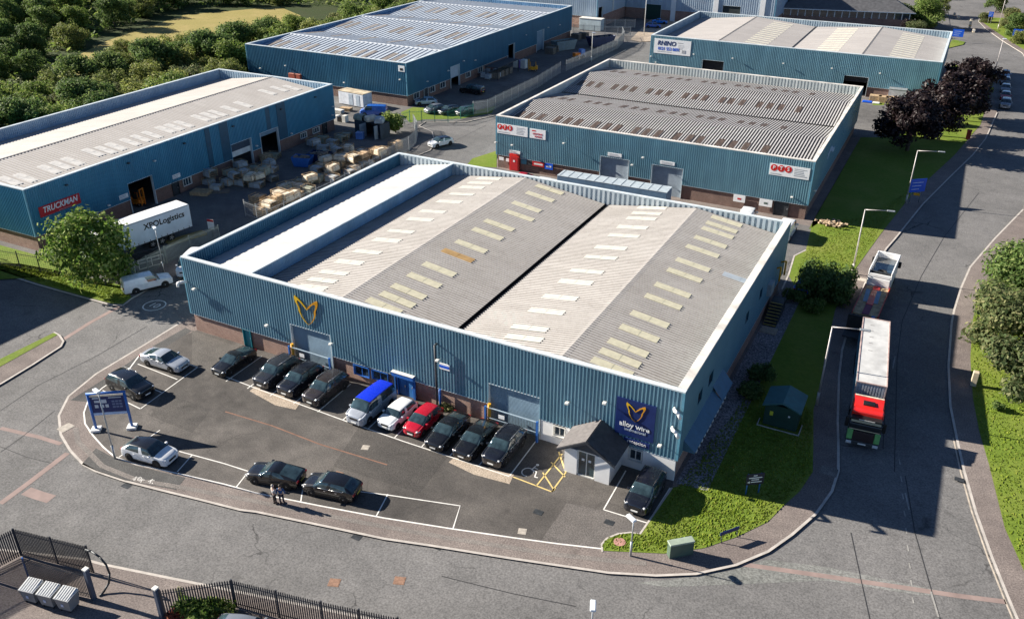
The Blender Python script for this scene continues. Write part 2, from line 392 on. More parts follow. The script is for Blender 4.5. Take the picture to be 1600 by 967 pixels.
# car park in front of the main unit
CARPARK = [(-6.6, 9.9), (-8.0, 4.1)] + px((200,579),(160,606),(138,625),(131,645),(133,662),(145,680),(162,699),(180,714),(212,725),(275,739),(350,756),(400,770),(500,790),(600,809),(707,826),(800,839.5),(870,849),(940,857),(941,850),(948,841),(965,834.5),(985,832),(1000,834),(1050,762)) + [(43.2, 10.2)]
sheet('car_park', CARPARK, .004, A_CAR)
m = MB(); m.strip(CARPARK[1:20], .13, .014); struct(m.build('car_park_edge', WHITE_LINE))
sheet('worn_car_park_patch', px((1000,836),(985,832),(962,835),(945,845),(940,857),(845,845),(886,785),(1020,815)), .008, asphalt('reception_patch', (.11, .1, .093), (.14, .128, .12), 0, 4, .2))
sheet('worn_car_park_patch', px((300,516),(380,545),(420,562),(396,604),(350,590),(300,572)), .008, asphalt('worn_patch', (.09, .083, .077), (.125, .115, .105), 0, 4, .25))
sheet('asphalt_patch', px((560,668),(700,712),(655,770),(520,728)), .009, asphalt('mid_patch', (.055, .051, .048), (.085, .078, .072), 0, 4, .25))
sheet('asphalt_patch', px((255,612),(330,640),(300,676),(235,650)), .009, MATS['mid_patch'])
sheet('asphalt_patch', px((128,725),(150,700),(180,716),(212,727),(290,746),(275,765),(195,750),(150,735)), .006, A_DARKPATCH)
sheet('asphalt_patch', px((185,578),(225,549),(290,512),(300,517),(215,569),(160,606),(135,628),(110,625)), .005, A_DARKPATCH)
m = MB(); m.strip(px((118,668),(122,690),(160,728),(215,750),(260,757),(400,783),(560,815),(700,840),(870,866),(960,876),(1010,880)), .42, .008); struct(m.build('worn_strip', A_PATCH))
# grass
V_A = px((1050,762),(1000,834),(985,832),(965,834.5),(948,841),(941,850),(940,860),(1037,864.5),(1100,856),(1150,839),(1200,815),(1222,792),(1250,767),(1270,737),(1271,690),(1271,639),(1277,622),(1291,546),(1305,484),(1331,428),(1375,367),(1425,304),(1492,242),(1532,195),(1546,150)) + [(61.4, 160), (61, 181), (55, 184), (54, 141), (43, 141), (43.5, 116)] + px((1340,193),(1395,207),(1356,192)) [:0] + [(44, 113), (43.5, 66)] + px((1290,342),(1270,346),(1259,391),(1241,400),(1232,430)) + [(46.3, 45.5), (46.0, 11.0)]
sheet('lawn', V_A, .02, GRASS)
m = MB(); m.strip(px((941,862),(940,850),(948,841),(965,834),(985,831.5),(1000,834),(1050,762)), .14, .03); m.strip(px((1259,391),(1241,400),(1232,430),(1222,452)), .18, .035); struct(m.build('edging_kerb', KERB))
sheet('gravel_strip', [(43.6, 9.2), (46.0, 9.4), (46.3, 45.5), (43.9, 46)], .028, GRAVEL)
sheet('parking_apron', px((1310,215),(1390,215),(1395,165),(1345,165)), .024, A_YARD)
sheet('back_yard', [(-5.5, 47), (46.2, 47), (47.6, 58), (49.2, 67), (-5.5, 68.9)], .005, A_YARD)
sheet('far_apron', [(-4.6, 115), (56, 115), (56, 141.8), (-4.6, 141.8)], .005, A_YARD)
sheet('verge', px((0,412),(30,412),(95,424),(200,448),(205,465),(192,475),(172,474),(128,462),(60,443),(0,423)) , .02, GRASS)
sheet('verge', px((0,345),(60,396),(0,400)) [:0] + [(-66, 6), (-36, 7.5), (-25, 15), (-26.5, 17.5), (-37, 14.6), (-66, 14)], .02, GRASS)
sheet('verge', px((626,176),(645,168),(700,171),(740,174),(775,166),(768,177),(720,186),(662,187),(640,192)), .02, GRASS)
sheet('verge', px((728,260),(738,248),(776,236),(776,262)), .02, GRASS)
sheet('verge', px((84,520),(90,523),(0,573),(-120,640),(-180,640),(0,561)), .02, GRASS)
sheet('verge', [G(u, v) for u, v in ((1640,985),(1597,885),(1570,825),(1545,725),(1530,674),(1520,622),(1516,559),(1520,500),(1528,455),(1560,420),(1640,400))] + [(90, 60), (90, 0)], .02, GRASS)
sheet('verge', px((1480,76),(1505,70),(1508,66),(1488,62)), .02, GRASS)
sheet('verge', [(72.5, 190), (71.5, 207), (66.8, 224), (62.5, 241), (60, 252), (63, 262), (120, 280), (120, 190)], .02, GRASS)
sheet('woodland_floor', [(-67, 10), (-66, 75), (-77, 92), (-78, 172), (-60, 180), (-95, 200), (-330, 320), (-420, 60), (-140, -30), (-75, 0)], .012, SCRUB)
sheet('field', px((82,107),(168,64),(288,24),(436,11),(470,25),(440,45),(400,75),(330,95),(290,98),(200,108),(120,118)), .03, FIELD)
sheet('concrete_apron', px((985,62),(1018,30),(1100,33),(1060,62),(1000,66)), .012, A_CONC)
sheet('warehouse_yard', px((905,45),(985,50),(1018,30),(905,20)), .008, A_YARD)
# paint: bays, arrows, writing on the tarmac
pm = MB()
def ln(a, b, wd=.1, z=.016): pm.strip([a, b], wd, z)
for x in (2.8, 5.35, 7.95, 10.6, 13.25, 15.9, 18.55, 21.2, 23.85, 26.5, 29.15, 31.88): ln((x, 4.1), (x-.12, 9.0))
pm.strip([(2.2, 4.7), (5.7, 4.5), (16.2, 4.12), (22.1, 4.0), (31.88, 4.02)], .1, .018)
ln((-6.7, 2.55), (-1.36, 2.3)); ln((-6.9, 4.9), (-1.3, 4.72)); ln((-5.9, -2.1), (-.62, -2.6)); ln((-6.6, .3), (-1.0, .1)); ln((-.62, -2.6), (-1.3, 4.76))
BAYS = px((280,705),(350,724),(400,740),(470,757),(605,773),(719,790),(708,825))
pm.strip(BAYS, .1, .017)
for a, b in (((300,711),(277,737)), ((384,742),(369,761)), ((474,758),(470,783)), ((606,772),(588,806)), ((250,672),(186,714))): ln(*px(a, b))
ln(*px((943,796), (978,735))); ln(*px((943,796), (1012,817))); ln(*px((1012,817), (1047,762)))
ln(*px((285,702),(490,743))) if False else None
struct(pm.build('bay_line', WHITE_LINE))
ym = MB(); pm = ym
for a, b in (((802,745),(862,768)), ((862,768),(884,738)), ((884,738),(873,706)), ((838,759),(878,709)), ((848,738),(866,766)), ((861,722),(883,745)), ((862,768),(868,762))): ln(*px(a, b), wd=.12)
struct(ym.build('hatched_bay_line', YELLOW_LINE))
# wheelchair symbol
wm = MB(); pm = wm
cx, cy = G(824, 738); k = 24
wm.strip([(cx+.45*cos(.2+2*pi*i/k*.78), cy+.5*sin(.2+2*pi*i/k*.78)+.05) for i in range(k+1)], .09, .02)
ln((cx+.25, cy+1.0), (cx+.15, cy+.45), .1, .02); ln((cx+.15, cy+.45), (cx+.6, cy+.4), .1, .021); ln((cx+.6, cy+.4), (cx+.75, cy-.25), .1, .022); ln((cx+.75, cy-.25), (cx+1.0, cy-.2), .1, .023); ln((cx+.2, cy+.75), (cx+.55, cy+.72), .08, .02)
wm.prism([(cx+.3+.13*cos(i*pi/4), cy+1.2+.14*sin(i*pi/4)) for i in range(8)], .012, .02)
struct(wm.build('disabled_bay_symbol', WHITE_LINE))
mm = MB(); pm = mm
c = G(241, 476); mm.strip([(c[0]+1.15*cos(i*pi/16), c[1]+1.15*sin(i*pi/16)-.0) for i in range(33)], .13, -.09); struct(mm.build('road_roundel', WHITE_LINE))
t = text('speed_number', '10', 1.3, WHITE_LINE, None, (c[0], c[1], -.088), (0, 0, 0), .001); struct(t)
t = text('chalk_mark', '%', .55, WHITE_LINE, None, (*G(211, 747.5), .012), (0, 0, -.25), .001); struct(t)
t = text('chalk_mark', '/0K', .55, WHITE_LINE, None, (*G(219, 749), .012), (0, 0, -.2), .001); struct(t)
t = text('chalk_mark', 'K-', .6, WHITE_LINE, None, (*G(237, 752.5), .012), (0, 0, -.25), .001); struct(t)
# road edge lines, worn trenches, seams
em = MB(); pm = em
E1 = [(x-.25, y) for x, y in OUT_E[1:15]]
em.strip(E1[:6], .12, -.092)
em.strip(px((1468,252),(1480,240),(1520,200)) if False else [(x+.35, y) for x, y in OUT_E[19:22]], .15, -.092)
struct(em.build('edge_line', M('worn_line', (.46, .4, .33), .8, var=.3)))
cm = MB(); pm = cm
for k in range(9): ln(G(1405+1.2*k*2.2, 715+k*27), G(1407+1.2*k*2.2, 724+k*27), .1, -.09)
for a, b in (((1395,575),(1399,555)), ((1415,768),(1421,795)), ((1455,922),(1467,962))): ln(*px(a, b), wd=.12, z=-.088)
struct(cm.build('centre_line', M('faint_line', (.3, .29, .27), .8, var=.3)))
tm = MB(); pm = tm
tm.strip(px((1080,893),(1150,878),(1200,885),(1290,898),(1420,917),(1500,929),(1572,938)), .42, -.092)
tm.strip(px((0,667),(60,681),(95,692)), .4, -.092); tm.strip(px((0,785),(45,752),(105,706)), .5, -.091)
tm.strip(px((40,765),(60,772),(80,778)), .9, -.0925)
tm.strip(px((97,530),(140,503),(200,470)), .5, -.092)
struct(tm.build('trench_scar', PINK))
sm_ = MB(); pm = sm_
for pts in (((0,640),(60,600),(150,555),(230,508)), ((1415,742),(1430,830),(1450,900),(1470,967)), ((1330,830),(1345,900),(1360,967)), ((0,705),(35,680),(85,640)), ((1398,735),(1400,640),(1402,560),(1410,500),(1440,430),(1475,370),(1530,300)), ((1500,455),(1530,410),(1570,355)), ((0,696),(40,712),(80,722)), ((690,898),(800,925),(900,945)), ((520,812),(530,806)), ((640,255),(700,225),(760,195)), ((1380,700),(1384,620),(1392,560))):
    sm_.strip(px(*pts), .07, -.0915)
struct(sm_.build('bitumen_seam', SEAM))
sheet('relaid_lane', px((1000,905),(1085,900),(1200,868),(1240,845),(1300,860),(1300,895),(1150,880),(1600,955),(1600,935),(1420,915),(1100,912)) if False else px((990,908),(1040,904),(1140,890),(1200,872),(1300,885),(1500,927),(1440,928),(1290,905),(1170,910),(1040,915)), -.094, asphalt('pale_lane', (.15, .155, .145), (.2, .2, .19), .5, 3, .25))
rm = MB(); pm = rm
rm.strip(px((352,643),(425,665),(500,694),(605,726)), .13, .012); struct(rm.build('drain_channel', RUST_LINE))
ap = MB()
for poly in (px((390,611),(398,604),(422,612),(470,628),(462,640),(430,633)), px((701,722),(710,714),(760,732),(803,741),(796,756),(740,741))): ap.sheet(poly, .012)
struct(ap.build('bay_kerb_slab', A_CONC))
# manhole covers and drains
MH = M('manhole_iron', (.26, .15, .1), .7, var=.3, scale=5)
MHP = M('concrete_cover', (.4, .36, .31), .85, var=.25, scale=3)
def cover(u, v, wx, wy, z, mat, lab, rot=0.2):
    x, y = G(u, v); m = MB(); m.box(-wx/2, -wy/2, 0, wx/2, wy/2, .012); m.box(-wx/2+.06, -wy/2+.06, .012, wx/2-.06, wy/2-.06, .018)
    o = m.build('manhole_cover', mat, None, (x, y, z), rot); tag(o, lab, 'manhole cover')
cover(522, 908, .75, .7, -.1, MH, 'rust-brown square cover in the front road left of a second cover', .35)
cover(624, 905, .75, .7, -.1, MH, 'dull brown road cover right of the rust-brown one', .35)
cover(571, 699, .6, .6, .006, MHP, 'small pale square cover in the car park below the white van', .3)
cover(816, 830, .6, .6, .006, MHP, 'pale square cover near the front edge of the car park', .3)
cover(529, 740, .65, .5, .006, MH, 'orange-brown cover behind the black hatchback with silver trim', .1)
cover(103, 668, .9, 1.1, .006, MHP, 'pale concrete slab cover on the left pavement bend', -.1)
cover(1295, 736, 1.3, 1.1, .006, A_PATCH, 'grey paved square cover on the shaded right pavement', 0)
cover(1347, 437, 1.0, .9, .006, MHP, 'pale cover slab on the pavement beside the upper street lamp', 0)
m = MB(); m.prism([(.42*cos(i*pi/8), .42*sin(i*pi/8)) for i in range(16)], 0, .03); tag(m.build('manhole_cover', M('pink_cover', (.42, .22, .18), .85, var=.2), None, (*G(968, 847), .03)), 'round pinkish cover set in the grass corner by the lamp', 'manhole cover')
DR = MB(); DR.box(-.35, -.25, 0, .35, .25, .012); dm = DR.mesh('drain_grate', DSTEEL)
for u, v, lab in ((557, 837, 'dark drain grate at the kerb in the middle of the front road'), (197, 757, 'dark drain grate at the kerb by the chalked pavement'), (683, 852, 'small dark drain at the kerb right of the middle drain'), (841, 800, 'dark rusty grate in the car park near the hatched bay'), (952, 816, 'dark grate in front of the reception bay'), (1499, 749, 'dark drain at the right kerb of the main road')):
    o = bpy.data.objects.new('drain_grate', dm); COL.objects.link(o); x, y = G(u, v); o.location = (x, y, .008 if 600 < v < 820 and u > 800 else -.098); tag(o, lab, 'drain')
# ------------------------------------------------------------------ industrial units
class Unit:
    def __init__(s, name, label, x, y, yaw, W, D, H, zc=2.0, clad=BLUE, brick=BRICK, pitch=.25):
        s.W, s.D, s.H, s.zc, s.clad, s.brick, s.pitch = W, D, H, zc, clad, brick, pitch
        s.yaw = yaw; s.o = Vector((x, y, 0)); s.root = thing(name, label, 'building', (x, y, 0), yaw)
        s.ins = .14
    def S(s, side, u, d, z):
        return {'f': (u, -d, z), 'r': (s.W+d, u, z), 'b': (u, s.D+d, z), 'l': (-d, u, z)}[side]
    def Wd(s, p):
        c, n = cos(s.yaw), sin(s.yaw); return Vector((s.o.x+p[0]*c-p[1]*n, s.o.y+p[0]*n+p[1]*c, p[2]))
    def loc(s, x, y):
        c, n = cos(s.yaw), sin(s.yaw); dx, dy = x-s.o.x, y-s.o.y; return (dx*c+dy*n, -dx*n+dy*c)
    def rot(s, side): return s.yaw + {'f': 0, 'r': pi/2, 'b': pi, 'l': -pi/2}[side]
    def fq(s, mb, side, a, b, c, d, mi=0):
        q = [a, b, c, d]
        if side in 'bl': q = q[::-1]
        mb.quad(*[s.S(side, *p) for p in q], mi)
    def sbox(s, mb, side, u0, u1, d0, d1, z0, z1, mi=0):
        a = s.S(side, u0, d0, z0); b = s.S(side, u1, d1, z1)
        mb.box(min(a[0], b[0]), min(a[1], b[1]), z0, max(a[0], b[0]), max(a[1], b[1]), z1, mi)
    def corr(s, mb, side, u0, u1, z0, z1, d0=0, depth=.075, pitch=None, mi=0, inward=False):
        """trapezoid profile running up the wall"""
        p = pitch or s.pitch; us = []
        k = math.floor(u0/p)
        while k*p < u1:
            for f, h in ((0, 0), (.5, 0), (.58, 1), (.92, 1)):
                us.append(((k+f)*p, h*depth))
            k += 1
        us.append((k*p, 0))
        def at(x):
            for (a, ha), (b, hb) in zip(us[:-1], us[1:]):
                if a <= x <= b+1e-9: return ha+(hb-ha)*(x-a)/max(1e-9, b-a)
            return 0
        pts = [(u0, at(u0))] + [q for q in us if u0+1e-6 < q[0] < u1-1e-6] + [(u1, at(u1))]
        for (a, ha), (b, hb) in zip(pts[:-1], pts[1:]):
            q = [(a, d0+ha, z0), (b, d0+hb, z0), (b, d0+hb, z1), (a, d0+ha, z1)]
            if inward: q = q[::-1]
            s.fq(mb, side, *q, mi)
    def wall(s, side, ops=(), H=None, zc=None, brickmat=None, z0=0):
        """cladding over a brick base with openings (u0, u1, z0, z1)"""
        L = s.W if side in 'fb' else s.D; H = H or s.H; zc = s.zc if zc is None else zc
        cb, bbs = MB(), []
        cuts = sorted({0, L, *[o[0] for o in ops], *[o[1] for o in ops]})
        for a, b in zip(cuts[:-1], cuts[1:]):
            hs = sorted([(o[2], o[3]) for o in ops if o[0] <= a+1e-6 and o[1] >= b-1e-6])
            for lo, hi, fn in ((zc, H, 'c'), (z0, zc, 'b')):
                z = lo; segs = []
                for h0, h1 in hs:
                    if h1 <= lo or h0 >= hi: continue
                    if h0 > z: segs.append((z, h0))
                    z = max(z, h1)
                if z < hi: segs.append((z, hi))
                for q0, q1 in segs:
                    if fn == 'c': s.corr(cb, side, a, b, q0, q1)
                    else:
                        ua, ub = max(a, s.ins), min(b, L-s.ins); bb = MB(); bbs.append(bb); s.fq(bb, side, (ua, -s.ins, q0), (ub, -s.ins, q0), (ub, -s.ins, q1), (ua, -s.ins, q1))
        # drip flashing under the sheets, soffit
        for a, b in zip(cuts[:-1], cuts[1:]):
            if any(o[0] <= a+1e-6 and o[1] >= b-1e-6 and o[2] < zc < o[3] for o in ops): continue
            s.sbox(cb, side, a, b, -s.ins, .06, zc-.05, zc, 1)
        cb.build('cladding', [s.clad, COPING], s.root)
        for bb in bbs: bb.build('brick_base', brickmat or s.brick, s.root)
        for o in ops:   # jambs so that every opening has depth
            m = MB(); u0, u1, a, b = o[:4]; dp = .35
            s.fq(m, side, (u0, .03, a), (u0, -dp, a), (u0, -dp, b), (u0, .03, b)); s.fq(m, side, (u1, -dp, a), (u1, .03, a), (u1, .03, b), (u1, -dp, b)); s.fq(m, side, (u0, -dp, b), (u1, -dp, b), (u1, .03, b), (u0, .03, b))
            if a > .1: s.fq(m, side, (u0, .03, a), (u1, .03, a), (u1, -dp, a), (u0, -dp, a))
            t = .07
            s.sbox(m, side, u0-t, u0, 0, .07, a, b+t); s.sbox(m, side, u1, u1+t, 0, .07, a, b+t); s.sbox(m, side, u0, u1, 0, .072, b, b+t)
            m.build('opening_frame', o[4] if len(o) > 4 else COPING, s.root)
    def parapet(s, zin, sides='frbl', mat=BLUEIN, t=.3, cop=COPING, capw=.36, caph=.1, mats=None):
        W, D, H = s.W, s.D, s.H
        m = MB()
        if 'f' in sides: s.corr(m, 'f', t, W-t, zin, H, -t-.05, inward=True)
        if 'b' in sides: s.corr(m, 'b', t, W-t, zin, H, -t-.12, .14, .56, inward=True)
        if 'l' in sides: s.corr(m, 'l', t, D-t, zin, H, -t-.05, inward=True)
        if 'r' in sides: s.corr(m, 'r', t, D-t, zin, H, -t-.05, inward=True)
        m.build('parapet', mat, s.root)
        c = MB(); e = .07
        c.box(-e, -e, H-.02, W+e, capw, H+caph); c.box(-e, D-capw, H-.02, W+e, D+e, H+caph)
        c.box(-e, capw+.002, H-.021, capw, D-capw-.002, H+caph-.003); c.box(W-capw, capw+.002, H-.021, W+e, D-capw-.002, H+caph-.003)
        c.build('coping', cop, s.root)
        for x, y in ((0, 0), (W, 0), (W, D), (0, D)): k = MB(); k.box(x-.09, y-.09, s.zc, x+.09, y+.09, H-.03); k.build('corner_trim', M('corner_trim', (.12, .3, .4), .4), s.root)
    def roof(s, segs, axis, lo, hi, mat, pitch=.33, depth=.05, name='roof', dirtc=None):
        """profiled sheets over a polyline of (across, z); ribs run down the slope"""
        s.rd = depth-.04; dirt = roofm(mat.name+'_trough', *dirtc) if dirtc else mat; m = MB(); n = int((hi-lo)/pitch); ys = []
        for i in range(n+1):
            for f, h in ((0, 0), (.45, 0), (.55, 1), (.95, 1)):
                y = lo+(i+f)*pitch
                if y <= hi: ys.append((y, h*depth))
        ys.append((hi, 0))
        for (a, za), (b, zb) in zip(segs[:-1], segs[1:]):
            for (y0, h0), (y1, h1) in zip(ys[:-1], ys[1:]):
                k = 0 if h0 == h1 and h0 > 0 else 1
                if axis == 'x': m.quad((a, y0, za+h0), (b, y0, zb+h0), (b, y1, zb+h1), (a, y1, za+h1), k)
                else: m.quad((y0, b, zb+h0), (y0, a, za+h0), (y1, a, za+h1), (y1, b, zb+h1), k)
        return m.build(name, [mat, dirt], s.root)
    def ridge(s, at, z, axis, lo, hi, mat, wd=.5, parent=None):
        m = MB(); q = wd/2
        a, b, c = (at-q, z+.055-q*.11), (at, z+.1), (at+q, z+.055-q*.11)
        for (p0, z0), (p1, z1) in ((a, b), (b, c)):
            if axis == 'x': m.quad((p0, lo, z0), (p1, lo, z1), (p1, hi, z1), (p0, hi, z0))
            else: m.quad((lo, p1, z1), (lo, p0, z0), (hi, p0, z0), (hi, p1, z1))
        return m.build('ridge_cap', mat, parent or s.root)
    def skylights(s, roof, segs, axis, cells, mat, ls=3.2, lw=1.0):
        """cells: (distance along the building, position across); ls along the slope"""
        mesh = {}
        for al, ac, mt in cells:
            for (a, za), (b, zb) in zip(segs[:-1], segs[1:]):
                if a <= ac <= b: sl = math.atan2(zb-za, b-a); z = za+(zb-za)*(ac-a)/(b-a); break
            mm_ = mt or mat
            if mm_.name not in mesh:
                m = MB(); m.box(-ls/2, -lw/2, 0, ls/2, lw/2, .045); m.box(-.02, -lw/2, .045, .02, lw/2, .055); mesh[mm_.name] = m.mesh('skylight', mm_)
            o = bpy.data.objects.new('skylight', mesh[mm_.name]); COL.objects.link(o); o.parent = roof
            if axis == 'x': o.location = (ac, al, z+.012+s.rd); o.rotation_euler = (0, -sl, 0)
            else:
                o.location = (al, ac, z+.012+s.rd); o.rotation_mode = 'QUATERNION'; o.rotation_quaternion = (Matrix.Rotation(sl, 4, 'X') @ Matrix.Rotation(pi/2, 4, 'Z')).to_quaternion()
    def shutter(s, side, u0, u1, z0, z1, mat=SHUT, d=-.22, name='shutter_door'):
        m = MB(); n = int((z1-z0)/.12)
        for i in range(n):
            a = z0+(z1-z0)*i/n; b = z0+(z1-z0)*(i+1)/n; c = (a+b)/2
            s.fq(m, side, (u0, d, a), (u1, d, a), (u1, d+.03, c), (u0, d+.03, c)); s.fq(m, side, (u0, d+.03, c), (u1, d+.03, c), (u1, d, b), (u0, d, b))
        return m.build(name, mat, s.root)
    def window(s, side, u0, u1, z0, z1, frame=BFRAME, d=-.1, n=2, name='window', sill=None):
        f = MB(); t = .07
        for a, b in ((u0, u0+t), (u1-t, u1)): s.sbox(f, side, a, b, d-.05, d+.05, z0, z1)
        for i in range(1, n): c = u0+(u1-u0)*i/n; s.sbox(f, side, c-t/2, c+t/2, d-.05, d+.05, z0+t, z1-t)
        s.sbox(f, side, u0+t, u1-t, d-.05, d+.051, z0, z0+t); s.sbox(f, side, u0+t, u1-t, d-.05, d+.051, z1-t, z1)
        if sill: s.sbox(f, side, u0-.1, u1+.1, d, d+.22, z0-.09, z0-.01)
        w_ = f.build(name, frame, s.root)
        p = MB(); s.sbox(p, side, u0+.02, u1-.02, d-.03, d, z0+.02, z1-.02); p.build('pane', GLASSB, w_)
    def door(s, side, u0, u1, z0, z1, mat, d=-.1, name='door'):
        m = MB(); s.sbox(m, side, u0, u1, d-.05, d, z0, z1); o = m.build(name, mat, s.root)
        h = MB(); s.sbox(h, side, u1-.16, u1-.08, d, d+.06, z0+.95, z0+1.15); h.build('handle', STEEL, o)
    def lamp(s, side, u, z, d=.55, mat=OFFW):
        m = MB(); a = Vector(s.S(side, u, .03, z-.1)); b = Vector(s.S(side, u, d, z+.1))
        m.cyl(a, b, .035, .035, 6); c = Vector(s.S(side, u, d, z+.05)); m.box(c.x-.16, c.y-.16, c.z-.09, c.x+.16, c.y+.16, c.z+.1, ch=.04); m.build('wall_light', mat, s.root)
    def sign(s, name, side, u0, u1, z0, z1, mat, label, d=.08, th=.06, cat='sign'):
        """a board fixed to the wall: a thing of its own; returns it, its centre is the origin and x runs along the board"""
        c = s.Wd(s.S(side, (u0+u1)/2, d+th/2, (z0+z1)/2)); wd = u1-u0; h = z1-z0
        o = thing(name, label, cat, c, s.rot(side))
        m = MB(); m.box(-wd/2, -th/2, -h/2, wd/2, th/2, h/2, ch=.012); m.build('board', mat, o)
        return o
FACE = (pi/2, 0, 0)
def btext(o, body, size, mat, x, z, sx=1, align='CENTER', d=.05, **k): return text('lettering', body, size, mat, o, (x, -d, z), FACE, .01, align, sx, **k)

# ---------------- the main unit
U = Unit('wire_factory', 'blue profiled sheet factory with grey double pitched roof in the middle behind the parked cars', -6.756, 9.813, radians(-.48), 50.18, 37.04, 8.09, 2.0, BLUE, BRICK, .3)
MAIN = U
U.wall('f', [(6.75, 7.6, 0, 2.0, TEAL), (12.95, 17.5, 0, 4.1), (19.95, 21.55, .75, 1.75, BFRAME), (21.95, 23.6, .85, 1.8, BFRAME), (24.7, 26.3, 0, 2.05, BFRAME), (33.9, 38.6, 0, 3.98), (39.9, 40.85, .85, 1.75, OFFW), (46.4, 47.4, .8, 1.8, OFFW)])
U.wall('r', [(4.2, 5.3, 4.4, 5.5, DARKPANEL), (7.2, 8.4, 4.4, 5.5, DARKPANEL), (19.4, 20.4, 4.3, 5.4, DARKPANEL), (24.8, 25.8, 4.3, 5.4, DARKPANEL)])
U.wall('b'); U.wall('l')
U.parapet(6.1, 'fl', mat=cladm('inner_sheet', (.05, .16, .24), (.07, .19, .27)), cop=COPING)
m = MB(); U.corr(m, 'b', .3, U.W-.3, 6.1, U.H, -.42, .16, .6, inward=True); m.build('parapet', cladm('inner_sheet_back', (.42, .5, .54), (.55, .6, .62)), U.root)  # back face coloured whiter, as if its ribs caught grazing sun
c = MB(); c.box(U.W-.62, .37, U.H+.09, U.W+.065, U.D-.37, U.H+.125); c.build('gutter_capping', COPINGW, U.root)
BAY = [(.35, 6.6), (8.35, 8.02)]
G1 = [(8.45, 6.55), (18.8, 7.95), (29.25, 6.45)]; G2 = [(29.75, 6.45), (40.1, 7.95), (49.65, 6.55)]
r0 = U.roof(BAY, 'x', .35, U.D-.35, ROOFW, 1.0, .03, 'lean_to_roof')
m = MB(); s_ = U.D-.35
k = .35
while k < s_-.1:
    m.quad((8.36, k, 6.6), (8.36, k+.15, 6.6), (8.36, k+.15, 7.98), (8.36, k, 7.98)); m.quad((8.36, k+.15, 6.6), (8.4, k+.2, 6.6), (8.4, k+.2, 7.98), (8.36, k+.15, 7.98)); m.quad((8.4, k+.2, 6.6), (8.4, min(s_, k+.3), 6.6), (8.4, min(s_, k+.3), 7.98), (8.4, k+.2, 7.98)); k += .3
m.build('step_cladding', cladm('step_sheet', (.2, .36, .48), (.28, .42, .54)), U.root)
m = MB(); m.box(8.2, .35, 7.985, 8.5, s_, 8.1); m.build('step_flashing', COPING, U.root)
TR = ((.27, .25, .23), (.34, .32, .3), (.13, .11, .1), .5); ra = U.roof(G1, 'x', .35, U.D-.35, ROOFA, .36, .07, dirtc=TR); rb = U.roof(G2, 'x', .35, U.D-.35, ROOFA, .36, .07, dirtc=TR)
U.ridge(18.8, 7.9, 'x', .36, s_, M('ridge_cap', (.3, .28, .26), .8, var=.3), .7, ra); U.ridge(40.1, 7.9, 'x', .36, s_, MATS['ridge_cap'], .7, rb)
m = MB(); m.box(29.25, .36, 6.2, 29.3, s_, 6.55); m.box(29.7, .36, 6.2, 29.75, s_, 6.55); m.box(29.3, .36, 6.2, 29.7, s_, 6.26); m.build('valley_gutter', BLACK, U.root)
def onroof(un, segs, pts, ox=0, axis='x', mat=None):
    out = []
    for q in pts:
        z = 7.3
        for _ in range(6):
            lx, ly = un.loc(*G(q[0], q[1], z)); a = lx if axis == 'x' else ly
            a = min(max(a, segs[0][0]+.01), segs[-1][0]-.01)
            for (x0, z0), (x1, z1) in zip(segs[:-1], segs[1:]):
                if x0 <= a <= x1: z = z0+(z1-z0)*(a-x0)/(x1-x0)
        out.append(((ly, a) if axis == 'x' else (lx, a)) + (q[2] if len(q) > 2 else mat,))
    return out
zq = lambda L, x0, y0, s: [(x0+a/s, y0+b/s) for a, b in L]
S1 = zq([(1455,152),(1400,180),(1350,207),(1285,250),(1208,297),(1105,358),(1025,408),(905,482),(818,537),(695,611),(583,675),(487,740),(415,787),(350,833)], 400, 242, 4)
S2 = zq([(235,220),(175,265),(90,328),(45,383)], 800, 242, 4) + zq([(1520,443),(1448,497),(1345,575),(1145,718),(1052,787),(955,857),(885,907),(800,948)], 400, 242, 4)
S3 = zq([(875,335),(840,370),(808,402),(752,457),(698,510),(617,585),(555,645),(467,732),(397,800),(300,895)], 800, 242, 4) + zq([(215,15),(110,118),(75,180)], 800, 484, 4)
S4 = zq([(1340,418),(1310,455),(1285,490),(1240,547),(1190,605),(1130,690),(1078,755),(1003,848),(945,920)], 800, 242, 4) + zq([(860,62),(795,150),(725,240),(675,303),(625,362)], 800, 484, 4)
U.skylights(ra, G1, 'x', onroof(U, G1, S1, mat=SKYLW), SKYLW, 3.3, .95)
U.skylights(ra, G1, 'x', onroof(U, G1, S2, mat=SKYL)+onroof(U, G1, zq([(1262, 632)], 400, 242, 4), mat=SKYLO), SKYL, 3.5, .95)
U.skylights(rb, G2, 'x', onroof(U, G2, S3, mat=SKYLW), SKYLW, 3.4, .95)
U.skylights(rb, G2, 'x', onroof(U, G2, S4, mat=SKYL)+onroof(U, G2, zq([(1425, 782)], 800, 242, 4), mat=SHUTL), SKYL, 3.4, .95)
# doors, windows and lower white wall
U.door('f', 6.75, 7.6, 0, 2.0, TEAL)
U.shutter('f', 12.95, 17.5, 0, 4.1); U.shutter('f', 33.9, 38.6, 0, 3.98)
U.window('f', 19.95, 21.55, .75, 1.75); U.window('f', 21.95, 23.6, .85, 1.8)
U.window('f', 39.9, 40.85, .85, 1.75, OFFW, sill=1); U.window('f', 46.4, 47.4, .8, 1.8, OFFW, sill=1)
for u, z0 in ((4.2, 4.4), (7.2, 4.4), (19.4, 4.3), (24.8, 4.3)): U.window('r', u, u+1.05, z0, z0+1.1, DSTEEL, n=1)
m = MB()
for a, b, z0, z1 in ((38.72, 39.82, 0, 1.93), (40.95, 46.3, 0, 1.93), (47.5, 50.1, 0, 1.93), (39.82, 40.95, 0, .75), (46.3, 47.5, 0, .7)): U.sbox(m, 'f', a, b, -U.ins, .03, z0, z1)
m.build('white_rendered_wall', RENDER, U.root)
